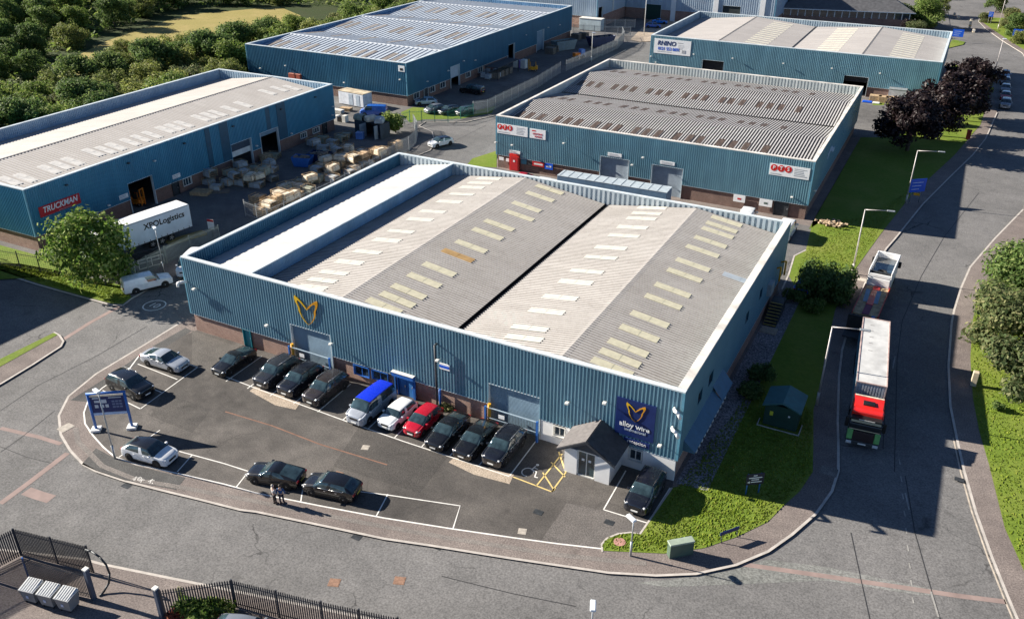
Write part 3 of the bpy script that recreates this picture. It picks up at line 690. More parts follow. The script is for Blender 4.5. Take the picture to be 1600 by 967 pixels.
# blue entrance with canopy
m = MB(); U.sbox(m, 'f', 24.35, 26.55, .0, .42, 2.12, 2.5); U.sbox(m, 'f', 24.35, 24.5, -.05, .1, 0, 2.1); U.sbox(m, 'f', 26.4, 26.55, -.05, .1, 0, 2.1); m.build('entrance_canopy', BFRAME, U.root)
m = MB(); U.sbox(m, 'f', 24.3, 26.6, .0, .46, 2.503, 2.55); m.build('canopy_top', OFFW, U.root)
U.door('f', 24.75, 25.5, 0, 2.0, M('blue_door', (.05, .2, .5), .4)); U.door('f', 25.52, 26.25, 0, 2.0, MATS['blue_door'])
# black pipe on the cladding and lamps
m = MB(); m.cyl(U.S('f', 29.0, .42, 0), U.S('f', 29.0, .42, 6.5), .09); m.cyl(U.S('f', 29.0, .42, 6.45), U.S('f', 29.0, -.1, 6.45), .09); m.build('drain_pipe', DSTEEL, U.root)
m = MB(); m.cyl(U.S('f', 29.15, .16, 0), U.S('f', 29.15, .16, 2.0), .1); m.build('lower_pipe', BFRAME, U.root)
for u, z in ((1.6, 5.2), (17.95, 3.55), (29.3, 5.1), (41.2, 4.6), (44.3, 5.6), (48.9, 3.2)): U.lamp('f', u, z)
U.lamp('f', 10.2, 3.3, .3)
m = MB()
for z in (6.6, 4.9): m.tube([U.S('f', 49.6, .1, z), U.S('f', 49.75, .7, z+.25), U.S('f', 50.1, .85, z+.15), U.S('f', 50.3, .85, z-.25)], .13, 8)
m.build('flue_pipe', WHITE, U.root)
m = MB()
for z, q in ((5.6, 0), ): m.tube([U.S('f', .3, .1, z), U.S('f', .0, .7, z+.1), U.S('f', -.35, .7, z-.1), U.S('f', -.4, .7, z-.5)], .13, 8)
m.build('flue_pipe', WHITE, U.root)
# security rails in front of the two shutters
def cage(u0, u1, lab):
    c = U.Wd(U.S('f', u0, .55, 0)); o = thing('security_barrier', lab, 'barrier', c, U.yaw)
    L = u1-u0; m = MB()
    for x in (0, L): m.box(x-.08, -.08, 0, x+.08, .08, 2.05)
    m.build('post', BFRAME, o)
    m = MB(); m.box(.08, -.035, 1.95, L-.08, .035, 2.02); m.box(.08, -.035, .95, L-.08, .035, 1.02); m.build('rail', M('pale_rail', (.4, .5, .58), .4), o)
    m = MB(); n = int(L/.14)
    for i in range(1, n): x = L*i/n; m.box(x-.012, -.012, .1, x+.012, .012, 1.95)
    m.build('mesh_bars', DSTEEL, o)
    m = MB(); m.cyl((.32, .1, 0), (.32, .1, 2.3), .14, n=12); m.build('bollard_sleeve', YEL, o)
    m = MB(); m.box(L*.32-.28, -.06, 1.25, L*.32+.28, -.036, 1.62); m.build('notice', WHITE, o)
    for x in (L*.25, L*.72): m = MB(); m.cyl((x, -.45, 0), (x, -.45, .8), .07, n=10); m.build('low_bollard', OFFW, o)
cage(12.9, 17.6, 'blue security rails in front of the left shutter under the butterfly'); cage(33.85, 38.65, 'blue security rails in front of the right shutter beside the white wall')
# butterfly emblem
def butterfly(o, sc, th=.08, yoff=0):
    left_out = [(0, .18), (-.18, .42), (-.42, .66), (-.7, .88), (-.95, 1.0), (-1.0, .8), (-.93, .55), (-.8, .3), (-.72, .12), (-.74, .0), (-.68, -.2), (-.52, -.52), (-.3, -.8), (.0, -1.02)]
    left_in = [(0, .1), (-.2, .3), (-.42, .52), (-.62, .68), (-.76, .68), (-.78, .52), (-.7, .3), (-.62, .16), (-.6, .02), (-.6, -.18), (-.46, -.5), (-.27, -.77), (.0, -1.0)]
    def outline(pts_o, pts_i, mx, mat, nm):
        m = MB(); k = min(len(pts_o), len(pts_i))
        def rs(P, n=40):
            Ls = [0]
            for a, b in zip(P[:-1], P[1:]): Ls.append(Ls[-1]+math.dist(a, b))
            out = []
            for i in range(n):
                t = Ls[-1]*i/(n-1)
                for j in range(len(P)-1):
                    if Ls[j] <= t <= Ls[j+1]+1e-9: f = (t-Ls[j])/(Ls[j+1]-Ls[j]); out.append((P[j][0]+(P[j+1][0]-P[j][0])*f, P[j][1]+(P[j+1][1]-P[j][1])*f)); break
            return out
        A, B_ = rs(pts_o), rs(pts_i); T = lambda p, y: (mx*p[0]*sc, y, p[1]*sc)
        y0, y1 = yoff-th/2, yoff+th/2
        for i in range(len(A)-1):
            a, b, c_, d = A[i], A[i+1], B_[i+1], B_[i]
            for q in ((T(a, y0), T(b, y0), T(c_, y0), T(d, y0)), (T(a, y1), T(b, y1), T(b, y0), T(a, y0)), (T(d, y0), T(c_, y0), T(c_, y1), T(d, y1))):
                m.quad(*(q if mx < 0 else q[::-1]))
        m.build(nm, mat, o)
    outline(left_out, left_in, 1, M('gold_yellow', (.85, .52, .03), .35, .3), 'wing'); outline(left_out, left_in, -1, M('gold_amber', (.72, .33, .02), .35, .3), 'wing')
c = U.Wd(U.S('f', 15.25, .14, 6.05)); o = thing('butterfly_emblem', 'golden butterfly outline fixed to the cladding above the left shutter', 'emblem', c, U.yaw); butterfly(o, 1.35)
o = U.sign('wall_sign', 'f', 45.1, 48.25, 2.98, 6.3, NAVY, 'big navy square board with golden butterfly and white wording above the reception')
butterfly_root = o; b2 = bpy.data.objects.new('butterfly_mark', None); COL.objects.link(b2); b2.parent = o; b2.location = (0, -.06, .62); butterfly(b2, .78, .03)
btext(o, 'alloy wire', .62, WHITE, 0, -.62, bold=.008); btext(o, 'international', .34, M('pale_lettering', (.45, .52, .62), .5), .08, -1.05)
o = U.sign('reception_sign', 'f', 45.9, 48.0, 2.3, 2.8, NAVY, 'small navy strip sign reading reception below the big square board'); btext(o, 'reception', .4, WHITE, 0, .02)
o = U.sign('notice_board', 'f', 29.2, 30.2, 4.1, 4.7, WHITE, 'small white notice with blue band beside the black pipe on the front wall'); m = MB(); m.box(-.5, -.045, -.12, .5, -.032, .12); m.build('band', SBLUE, o)
# gabled porch
P0 = Vector((35.35, 6.55)); pr = thing('reception_porch', 'white reception porch with dark slate gable roof at the factory front', 'porch', (35.35, 6.6, 0), 0)
Wp, Dp, hp, rp = 3.75, 3.0, 2.35, 3.62
m = MB()
for a, b in ((0, 1.05), (2.55, Wp)): m = MB(); m.box(a, 0, 0, b, .25, hp); m.build('front_wall', RENDER, pr)
m = MB(); m.box(0, .25, 0, .2, Dp-.02, hp); m.build('side_wall', RENDER, pr); m = MB(); m.box(Wp-.2, .25, 0, Wp, Dp-.02, hp); m.build('side_wall', RENDER, pr)
m = MB(); m.quad((.03, .1, hp), (Wp-.03, .1, hp), (Wp/2+.2, .1, rp-.2), (Wp/2-.2, .1, rp-.2)); m.build('dark_gable', M('gable_board', (.05, .06, .075), .6), pr)
m = MB(); m.box(1.05, .12, 0, 1.15, .22, hp); m.box(2.45, .12, 0, 2.55, .22, hp); m.box(1.15, .12, hp-.12, 2.45, .22, hp); m.box(1.76, .12, .1, 1.84, .22, hp-.12); m.box(1.15, .05, 0, 2.45, .25, .1); d_ = m.build('glazed_door', OFFW, pr)
m = MB(); m.box(1.15, .15, .1, 1.76, .18, hp-.12); m.box(1.84, .15, .1, 2.45, .18, hp-.12); m.build('pane', GLASSC, d_)
m = MB(); m.box(1.4, .12, 1.45, 1.62, .145, 1.65); m.box(1.95, .12, 1.45, 2.17, .145, 1.65); m.build('notice', WHITE, d_)
def slope(x0, z0, x1, z1, y0, y1, th, mat, nm):
    m = MB(); n = Vector((-(z1-z0), 0, x1-x0)).normalized()*th
    a, b = Vector((x0, 0, z0)), Vector((x1, 0, z1)); q = [a, b, b+n, a+n]
    lo = [Vector((v.x, y0, v.z)) for v in q]; hi = [Vector((v.x, y1, v.z)) for v in q]
    m.add(lo+hi, [(0, 1, 2, 3), (7, 6, 5, 4), (0, 4, 5, 1), (1, 5, 6, 2), (2, 6, 7, 3), (3, 7, 4, 0)]); return m.build(nm, mat, pr)
slope(-.5, 2.2, Wp/2, rp, -.35, Dp-.03, .09, M('slate_lit', (.13, .12, .118), .75, var=.25, scale=3), 'roof_slope'); slope(Wp/2, rp, Wp+.5, 2.2, -.35, Dp-.03, .09, SLATE, 'roof_slope')  # left slope's slate is painted lighter, as the sunlit side
m = MB()
for sx in (-1, 1):
    for y in (-.38, ): m.add([(Wp/2, y, rp+.05), (Wp/2+sx*(Wp/2+.5), y, 2.22), (Wp/2+sx*(Wp/2+.5), y, 2.02), (Wp/2, y, rp-.17), (Wp/2, y-.04, rp+.05), (Wp/2+sx*(Wp/2+.5), y-.04, 2.22), (Wp/2+sx*(Wp/2+.5), y-.04, 2.02), (Wp/2, y-.04, rp-.17)], [(0, 1, 2, 3), (4, 5, 6, 7)[::-1], (0, 4, 5, 1), (2, 6, 7, 3)])
m.build('bargeboard', M('bargeboard', (.03, .035, .045), .5), pr)
# lean-to awnings and vents on the shaded side
m = MB()
for u0, u1 in ((1.1, 9.0), (9.0, 12.2)):
    m.quad(*[U.S('r', *q) for q in ((u0, .05, 3.1 if u0 < 9 else 3.5), (u0, 1.05, 2.3), (u1, 1.05, 2.3), (u1, .05, 3.1 if u0 < 9 else 3.5))]); m.quad(*[U.S('r', *q) for q in ((u0, .05, 3.2), (u0, .05, 2.2), (u0, 1.05, 2.2), (u0, 1.05, 2.26))])
m.build('awning', M('blue_awning', (.06, .14, .22), .6, var=.15), U.root)
m = MB()
for k in range(12): U.sbox(m, 'r', 1.3+k*.75, 1.65+k*.75, 1.05, 1.1, 2.18, 2.3)
m.build('awning_trim', OFFW, U.root)
m = MB(); U.sbox(m, 'r', 28.6, 30.0, .06, .5, 3.1, 4.4); U.sbox(m, 'r', 28.75, 29.85, .5, .52, 3.3, 4.2); m.build('air_unit', STEEL, U.root)
m = MB(); m.tube([U.S('r', 34.7, .1, 4.4), U.S('r', 34.7, .6, 4.6), U.S('r', 34.7, .6, 3.0)], .1); m.build('yellow_pipe', YEL, U.root); m = MB(); m.tube([U.S('r', 32.5, .1, 4.6), U.S('r', 32.5, .5, 4.8), U.S('r', 32.5, .5, 3.2)], .1); m.build('yellow_pipe', YEL, U.root)
# steps on the shaded side
st = thing('steel_steps', 'dark steps with yellow nosings against the shaded wall by the big clipped bush', 'steps', (43.9, 37.5, 0), 0)
m = MB(); n = 8
for i in range(n): m.box(0, i*.42, 0, 1.3, i*.42+.42, .16*(i+1))
m.box(0, n*.42, 0, 1.3, n*.42+1.3, .16*n+.02); m.build('treads', DSTEEL, st)
m = MB()
for i in range(n): m.box(.02, i*.42-.01, .16*(i+1)+.003, 1.28, i*.42+.12, .16*(i+1)+.02)
m.build('nosing', M('yellow_nosing', (.5, .36, .08), .7), st)
m = MB()
for y, z in ((0, .16), (n*.42, 1.3), (n*.42+1.3, 1.3)): m.cyl((1.32, y, z), (1.32, y, z+1), .025, n=6)
m.cyl((1.32, 0, 1.1), (1.32, n*.42, 2.28), .025, n=6); m.cyl((1.32, n*.42, 2.28), (1.32, n*.42+1.3, 2.28), .025, n=6); m.build('handrail', DSTEEL, st)
m = MB(); m.box(0, 0, 0, 1.6, 1.3, .12); tag(m.build('landing_slab', A_CONC, None, (43.95, 35.9, .0)), 'pale slab at the foot of the dark steps', 'slab')

# ---------------- the unit behind, striped roof
U = Unit('trade_unit', 'blue unit with dark striped double pitched roof behind the factory', -3.82, 69.14, radians(-.17), 46.29, 45.57, 8.0, 2.05, BLUEP, BRICKD, .3)
PTS = U
U.wall('f', [(17.0, 21.3, 0, 4.35), (24.8, 29.2, 0, 4.3), (42.1, 43.9, 0, 1.95, DSTEEL)])
U.wall('r'); U.wall('b'); U.wall('l')
U.parapet(5.8, 'frbl', mat=cladm('pts_inner', (.42, .47, .47), (.55, .58, .56)), cop=COPINGW)
H1 = [(.3, 7.0), (11.4, 7.75), (22.7, 6.6)]; H2 = [(23.0, 6.6), (34.2, 7.75), (45.2, 6.5)]
H1 = [(.35, 6.9), (11.4, 7.85), (22.6, 6.55)]
TB = ((.19, .175, .165), (.25, .235, .22), (.1, .08, .07), .5); ra = U.roof(H1, 'y', .35, U.W-.35, ROOFB, .42, .12, dirtc=TB); rb = U.roof(H2, 'y', .35, U.W-.35, ROOFB, .42, .12, dirtc=TB)  # darker trough colour stands in for sun shading between the ribs
m = MB(); m.box(.36, 22.6, 6.3, U.W-.36, 23.0, 6.5); m.build('valley_gutter', BLACK, U.root)
cells = lambda ys, gap=3.05: [(1.8+i*1.72+(i//3)*1.05+random.uniform(-.1, .1), y, None) for y in ys for i in range(7*3-2) if 1.8+i*1.72+(i//3)*1.05 < U.W-1.5]
U.skylights(ra, H1, 'y', cells((4.6, 16.3)), SKYLB, 2.7, .85); U.skylights(rb, H2, 'y', cells((28.3, 39.5)), SKYLB, 2.7, .85)
SHM = M('shutter_mid', (.26, .31, .36), .5, var=.15); U.shutter('f', 17.0, 21.3, 0, 4.35, SHM, -.3); U.shutter('f', 24.8, 29.2, 0, 4.3, SHM, -.3)
U.door('f', 42.1, 43.9, 0, 1.95, DSTEEL, name='mesh_gate')
for u, z in ((3.1, 4.1), (22.1, 4.0), (23.6, 5.3), (11.5, 5.6), (.3, 4.1)): U.lamp('f', u, z, .9)
U.lamp('f', 44.2, 2.9, .3); U.lamp('r', 2.0, 3.5, .4)
m = MB(); U.sbox(m, 'f', 2.4, 4.0, .02, .35, 0, 2.55); o = m.build('red_door_hood', REDP, U.root); m = MB(); U.sbox(m, 'f', 2.6, 3.8, .352, .39, .1, 2.25); m.build('red_door', RED, U.root)
m = MB(); U.sbox(m, 'f', 3.05, 3.35, .392, .41, 1.4, 1.7); m.build('door_notice', WHITE, U.root)
m = MB(); U.sbox(m, 'f', 4.2, 5.15, -.02, .06, 1.2, 1.95); m.build('teal_fascia', M('teal_fascia', (.05, .2, .27), .5), U.root)
def logo3(o, x, z, r, letters):
    for i, ch in enumerate(letters):
        m = MB(); m.cyl((x+i*r*2.05, -.035, z), (x+i*r*2.05, -.05, z), r, n=18, smooth=False); m.build('logo_disc', REDP, o)
        btext(o, ch, r*1.5, WHITE, x+i*r*2.05, z, d=.06, bold=.01)
GL = M('grey_lettering', (.35, .36, .38), .6)
def lines(o, x, z, n, wd, gap=.22, sz=.16):
    for i in range(n): m = MB(); m.box(x, -.045, z-i*gap-sz/3, x+wd*random.uniform(.6, 1), -.034, z-i*gap+sz/4); m.build('small_print', GL, o)
o = U.sign('wall_sign', 'f', .2, 5.3, 5.45, 6.95, WHITE, 'long white sign with three red discs at the left end of the striped roof unit'); logo3(o, -2.1, .25, .42, 'PTS'); lines(o, -2.4, -.5, 1, 2.6); lines(o, .7, .45, 5, 1.7)
o = U.sign('wall_sign', 'f', 5.65, 8.25, 5.45, 6.88, WHITE, 'smaller white sign with red words beside the three disc sign'); m = MB(); m.box(-.95, -.045, .36, -.3, -.034, .52); m.build('red_strip', REDP, o); btext(o, 'HEATING', .38, REDP, 0, 0); btext(o, 'SPARES', .38, REDP, .1, -.4)
o = U.sign('wall_sign', 'f', 40.8, 45.9, 5.5, 7.05, WHITE, 'long white sign with three red discs at the right end of the striped roof unit'); logo3(o, -2.0, .25, .45, 'PTS'); lines(o, -2.4, -.55, 1, 2.3); lines(o, .6, .45, 5, 1.7, .22)
o = U.sign('shop_banner', 'f', 5.2, 8.2, 1.2, 2.0, M('dark_banner', (.03, .03, .035), .5), 'dark and red banner low on the brick beside the red door'); m = MB(); m.box(-.55, -.05, -.36, 1.4, -.035, .36); m.build('red_panel', RED, o); m = MB(); m.box(-.25, -.062, -.12, 1.2, -.051, .12); m.build('wording', OFFW, o)
o = U.sign('shop_banner', 'f', 8.25, 9.55, 1.05, 1.95, SBLUE, 'blue banner with a white car shape low on the brick'); m = MB(); m.prism([(-.4, -.05), (.4, -.05), (.4, -.036), (-.4, -.036)], -.12, .14); m.build('white_shape', WHITE, o)
for u0, u1, lab in ((2.3, 4.1, 'white board over the red door'), (18.1, 20.2, 'white board above the left grey shutter of the striped unit'), (25.9, 28.0, 'white board above the right grey shutter of the striped unit')):
    o = U.sign('notice_board', 'f', u0, u1, 2.65 if u0 < 4 else 4.6, 3.1 if u0 < 4 else 5.1, WHITE, lab); lines(o, -.8, .08, 2, 1.6, .18, .12)
for u, w_, z, lab in ((.5, .8, 1.75, 'small white notice low at the left corner of the striped unit'), (14.3, .7, 1.3, 'small white notice left of the left grey shutter'), (1.7, .5, 1.7, 'tiny white notice left of the red door'), (36.6, 1.6, 1.98, 'white board with a red mark low on the brick of the striped unit'), (40.1, 1.7, 1.98, 'white board with a green mark beside the dark gate of the striped unit')):
    o = U.sign('notice_board', 'f', u, u+w_, z-(.98 if w_ > 1 else .5), z, WHITE, lab)
    if w_ > 1: m = MB(); m.box(-.25, -.045, -.15, .25, -.031, .1); m.build('mark', RED if u < 38 else GREENP, o)
c = U.Wd(U.S('r', 14.5, .12, 5.6)); o = thing('emblem', 'white wave shaped emblem on the shaded side of the striped unit', 'emblem', c, U.rot('r'))
m = MB()
for k in range(10): t = k/9; m.box(-3+t*6, -.03, -.5+sin(t*5)*.5, -3+t*6+.62, .03, sin(t*5)*.5+.25-.2*t)
m.build('emblem_shape', M('emblem_white', (.4, .5, .6), .5), o)

# ---------------- the unit on the left with the red sign
U = Unit('truck_unit', 'long blue unit with white roof and red sign on the left', -62.7, 15.09, radians(.57), 25.26, 58.47, 7.85, 2.0, BLUE2, BRICKD, .3)
TRK = U
U.wall('f', brickmat=BRICK)
U.wall('r', [(14.1, 18.2, 0, 4.1), (33.3, 37.6, 0, 4.1), (39.7, 43.8, 0, 4.2), (23.3, 24.8, .8, 1.9, OFFW), (21.3, 22.4, 0, 2.0, DSTEEL), (3.6, 5.0, .8, 1.9, OFFW), (5.5, 6.9, .8, 1.9, OFFW), (7.4, 8.8, .8, 1.9, OFFW), (49.1, 50.6, .8, 1.7, OFFW), (52.3, 54, .8, 1.7, OFFW), (55.0, 56.0, 0, 2, DSTEEL)])
U.wall('b'); U.wall('l')
U.parapet(5.6, 'frbl', mat=cladm('truck_inner', (.3, .42, .52), (.36, .47, .56)), cop=COPING)
K1 = [(.35, 6.2), (12.6, 7.85), (24.9, 6.5)]
ra = U.roof(K1, 'x', .35, U.D-.35, roofm('truck_roof', (.48, .45, .42), (.56, .53, .5), (.36, .33, .31), .3, .7), .5, .05, dirtc=((.36, .33, .3), (.42, .39, .36), (.3, .27, .25), .3))
U.ridge(12.6, 7.85, 'x', .36, U.D-.36, M('ridge_cap', (.3, .28, .26)), .4, ra)
SK = zq([(60,165),(160,145)] , 0, 242, 4) + zq([(310,92),(380,68),(455,42)], 0, 242, 4) + [(u, v) for u, v in zq([(580,955),(660,940),(725,918),(815,890),(880,867),(950,845),(1035,812),(1090,797),(1150,778),(1255,740),(1310,725),(1360,710),(1440,683),(1520,655)], 0, 0, 4)] + zq([(590,330),(700,300),(820,290)], 320, 90, 6.045)
U.skylights(ra, K1, 'x', onroof(U, K1, SK, ), M('skylight_dull', (.64, .61, .56), .5), 3.4, 1.15)
U.shutter('r', 33.3, 37.6, 2.9, 4.1, M('shutter_half', (.05, .07, .1), .6), -.3); U.shutter('r', 33.3, 37.6, 2.05, 2.89, OFFW, -.3); U.shutter('r', 39.7, 43.8, 3.5, 4.2, SHUT, -.3)
for a, b in ((23.3, 24.8), (3.6, 5.0), (5.5, 6.9), (7.4, 8.8)): U.window('r', a, b, .8, 1.9, OFFW, n=3)
for a, b in ((49.1, 50.6), (52.3, 54)): U.window('r', a, b, .8, 1.7, OFFW, n=3)
U.door('r', 21.3, 22.4, 0, 2.0, DSTEEL); U.door('r', 55.0, 56.0, 0, 2.0, DSTEEL)
for a, b, z0 in ((28.6, 29.5, 2.02), (31.4, 33.15, 2.02), (41.4, 42.3, 4.32), (43.95, 46.0, 2.02)): m = MB(); U.sbox(m, 'r', a, b, .03, .085, z0, U.H-.05); m.build('dark_infill_panel', DARKPANEL, U.root)
for u in (5.3, 14.7, 24.4, 34.0, 44.8, 53.4): U.lamp('r', u, 6.8, .35, DSTEEL)
for u, z in ((4.5, 3.3), (10.5, 2.4), (18.9, 5.9), (38.4, 2.6), (46.6, 2.4), (57.8, 4.2), (57.5, 2.8)): U.lamp('r', u, z, .3)
o = U.sign('wall_sign', 'r', 1.15, 6.85, 4.02, 5.32, RED, 'long red sign with white slanted capitals on the left unit')
btext(o, 'TRUCKMAN', 1.0, WHITE, 0, .1, sx=.88, bold=.018, shear=.25); lines(o, -.3, -.5, 1, 2.4, .1, .08)
for u0, lab in ((12.4, 'white notice left of the open dark doorway on the left unit'), (21.5, 'white notice right of the open dark doorway on the left unit')): o = U.sign('notice_board', 'r', u0, u0+1.4, 2.45, 3.05, WHITE, lab); lines(o, -.6, .15, 3, 1.2, .18, .1)

# ---------------- the long unit at the back left
U = Unit('steel_roof_unit', 'long dark blue unit with steel blue triple pitched roof at the back left', -74.32, 92.52, radians(.24), 38.85, 78.24, 8.1, 2.05, BLUE3, BRICKD, .4)
NOR = U
U.wall('f'); U.wall('r', [(16.2, 19.8, 0, 4.3), (41.9, 45.2, 0, 4.3), (57.2, 61.2, 0, 4.9), (2.2, 4.2, .8, 2.0, OFFW), (5.9, 7.4, 0, 2.1, OFFW), (8.2, 9.9, .8, 2.0, OFFW), (12.0, 14.0, .8, 2.0, OFFW), (22.4, 24.4, .8, 2.0, OFFW), (27.8, 29.9, .8, 2.0, OFFW)]); U.wall('b'); U.wall('l')
U.parapet(5.2, 'lbfr', mat=cladm('north_inner', (.12, .25, .4), (.17, .3, .45)), cop=COPING)
N1 = [(.35, 7.45), (11.5, 7.95), (18.5, 7.0), (37.0, 7.95), (44.5, 7.0), (63.5, 7.95), (71, 7.0), (77.9, 7.6)]
N1 = [(.35, 6.9), (13.5, 8.05), (22.5, 7.2), (39.8, 8.05), (48.5, 7.2), (65.5, 8.05), (77.9, 7.2)]
ra = U.roof(N1, 'y', .35, U.W-.35, ROOFC, 1.1, .09, dirtc=((.28, .32, .38), (.34, .38, .43), (.2, .2, .22), .3))
for y in (13.5, 39.8, 65.5): U.ridge(y, 8.05, 'y', .36, U.W-.36, M('ridge_pale', (.6, .62, .64), .5), .9, ra)
cells = [(2.2+i*2.3+(i//2)*2.6, y, None) for y in (5.6, 30.5, 57.5) for i in range(10) if 2.2+i*2.3+(i//2)*2.6 < U.W-1.5] + [(2.2+i*2.3+(i//2)*2.6, y, None) for y in (19.5, 45.5) for i in range(0, 10, 2) if 2.2+i*2.3+(i//2)*2.6 < U.W-1.5]
U.skylights(ra, N1, 'y', cells, SKYLG, 6.2, 1.15)
U.shutter('r', 16.2, 19.8, 1.9, 4.3, SHUTL, -.3); U.shutter('r', 57.2, 61.2, .2, 4.9, SHUT, -.3)
for a, b in ((2.2, 4.2), (8.2, 9.9), (12.0, 14.0), (22.4, 24.4), (27.8, 29.9)): U.window('r', a, b, .8, 2.0, OFFW)
U.door('r', 5.9, 7.4, 0, 2.1, DSTEEL)
for u, z in ((6.7, 3.4), (14.7, 3.9), (21.0, 4.7), (26, 3.9), (50.5, 5.2), (63, 5), (70, 4.6)): U.lamp('r', u, z, .4)
for u, z in ((3.5, 3.6), (10.2, 4.8), (24.5, 3.0), (37.6, 5.0)): U.lamp('f', u, z, .4)
o = U.sign('unit_number_sign', 'f', 37.2, 38.6, 6.5, 7.6, WHITE, 'small white square sign high on the corner of the back left unit'); m = MB(); m.box(-.35, -.05, -.35, .35, -.033, .1); m.build('mark', BLACK, o)

# ---------------- the unit at the back right
U = Unit('pump_unit', 'wide blue unit with white phone number sign and pale roof at the back right', -4.55, 142.54, radians(-.16), 58.01, 36.34, 8.0, 2.0, BLUEP, BRICKD, .35)
RHI = U
U.wall('f', [(11.8, 16.4, 0, 3.95), (40.9, 45.5, 0, 3.75)]); U.wall('r'); U.wall('b'); U.wall('l')
U.parapet(5.6, 'frbl', mat=cladm('pump_inner', (.3, .4, .46), (.42, .5, .55)), cop=COPING)
Q1 = [(.35, 6.4), (14.4, 7.9), (28.8, 6.7), (43.3, 7.9), (57.6, 6.5)]
ra = U.roof(Q1, 'x', .35, U.D-.35, ROOFD, .5, .04, dirtc=((.32, .3, .29), (.38, .36, .34), (.25, .23, .22), .3))
for x in (14.4, 43.3): U.ridge(x, 7.9, 'x', .36, U.D-.36, M('ridge_cap', (.3, .28, .26)), .5, ra)
m = MB(); m.box(28.55, .36, 6.72, 29.05, U.D-.36, 6.76); m.build('valley_gutter', BLACK, U.root)
U.skylights(ra, Q1, 'x', [(3+k*2.3, x, None) for k in range(14) for x in (21.5, 36.2, 50.4)], M('skylight_bands', (.66, .62, .5), .5), 4.6, 1.0)
U.shutter('f', 11.8, 16.4, 0, 3.95, BLACK, -.6); U.shutter('f', 40.9, 45.5, 2.6, 3.75, BLACK, -.6)
for u in (9.9, 18.3, 28.8, 38.4, 47.5): U.lamp('f', u, 4.9, .6)
U.lamp('f', .3, 3.5, .3); U.lamp('f', 1.5, 2.3, .3)
o = U.sign('wall_sign', 'f', .8, 9.0, 4.35, 7.45, WHITE, 'large white sign with bold blue word and phone number on the back right unit')
btext(o, 'RHINO', 1.3, NAVY, -1.35, .65, bold=.03, shear=.2); btext(o, '0121 553 0691', .95, SBLUE, -.75, -.5, sx=.85, bold=.012); lines(o, -3.3, -1.1, 1, 4.6, .1, .2); lines(o, 1.2, 1.0, 1, 1.7, .1, .2); lines(o, 1.3, .5, 4, 1.6, .26, .1)
m = MB(); m.prism([(2.2, -.06), (3.0, -.06), (3.0, -.034), (2.2, -.034)], -1.1, -.45); m.build('grey_figure', GL, o)

# ---------------- far grey warehouse, office, house
U = Unit('grey_warehouse', 'tall pale grey warehouse on red brick at the top behind the other units', -62, 186.5, 0, 27, 60, 13, 3.2, BLUEGREY, BRICK, .6)
U.wall('f'); U.wall('r', [(1.0, 4.5, 0, 5.5)]); U.wall('l'); U.wall('b'); U.parapet(11, 'fl', cop=COPING)
m = MB(); m.quad((.3, .3, 12), (26.7, .3, 12), (26.7, 59.7, 12), (.3, 59.7, 12)); m.build('roof', ROOFW, U.root)
m = MB()
for y in (12, 26, 40): m.box(27.0, y-.4, 3.2, 27.25, y+.4, 12.9)
m.build('pilaster', OFFW, U.root)
U2 = Unit('cream_warehouse', 'long pale warehouse with white piers and brick base at the top centre', -35, 209, radians(0), 43.5, 40, 13, 3.0, BLUEGREY, BRICK, .6)
U2.wall('f', [(6.5, 11.0, 0, 4.2), (29.0, 34, 0, 5.4)]); U2.wall('r'); U2.wall('l'); U2.wall('b'); U2.parapet(11, 'f', cop=COPING)
m = MB(); m.quad((.3, .3, 12), (43.2, .3, 12), (43.2, 39.7, 12), (.3, 39.7, 12)); m.build('roof', ROOFW, U2.root)
m = MB()
for x in (14.7, 27.0, 40.0): m.box(x-.7, -.28, 0, x+.7, -.02, 12.9)
m.build('pier', WHITE, U2.root); U2.shutter('f', 6.5, 11, 0, 4.2, GREENK, -.2); U2.shutter('f', 29, 34, 1.5, 5.4, M('dark_door', (.03, .04, .04), .5), -.2)
of = thing('office_building', 'low brick office with grey hipped slate roof at the top right', 'building', (8.5, 221.5, 0), radians(14))
m = MB(); m.box(0, 0, 0, 34, 12, 2.2); m.build('brick_wall', BRICK, of)
m = MB(); m.box(.1, .1, 2.2, 33.9, 11.9, 4.2); w_ = m.build('window_band', GLASSB, of)
for i in range(18): m = MB(); m.box(i*2-.12 if i else 0, -.03, 2.2, i*2+.12, .097, 4.2); m.build('mullion', WHITE, w_)
m = MB(); e = 1.2; a = [(-e, -e, 4.2), (34+e, -e, 4.2), (34+e, 12+e, 4.2), (-e, 12+e, 4.2), (6, 6, 8.2), (28, 6, 8.2)]
m.add(a, [(0, 1, 5, 4), (1, 2, 5), (2, 3, 4, 5), (3, 0, 4), (3, 2, 1, 0)]); m.build('roof', M('office_slate', (.1, .1, .105), .7, var=.3, scale=1.2), of)
m = MB(); m.box(-e-.03, -e-.08, 4.1, 34+e+.03, -e, 4.32); m.build('fascia', WHITE, of)
ho = thing('brick_house', 'orange brick house cut off by the right edge at the top', 'house', (71.2, 232, 0), radians(-6))
m = MB(); m.box(0, 0, 0, 9, 40, 5.6); m.build('wall', brickm('orange_brick', (.42, .2, .12), (.5, .26, .16), (.45, .38, .32)), ho)
m = MB(); m.add([(-.5, -.5, 5.5), (9.5, -.5, 5.5), (9.5, 40.5, 5.5), (-.5, 40.5, 5.5), (4.5, -.5, 8.6), (4.5, 40.5, 8.6)], [(0, 4, 5, 3), (4, 1, 2, 5), (0, 1, 4), (3, 5, 2)]); m.build('roof', SLATE, ho)
for y in (4, 9, 15, 22):
    for z in (1.2, 3.7): m = MB(); m.box(-.06, y, z, .0, y+1.4, z+1.3); m.build('window', OFFW, ho)
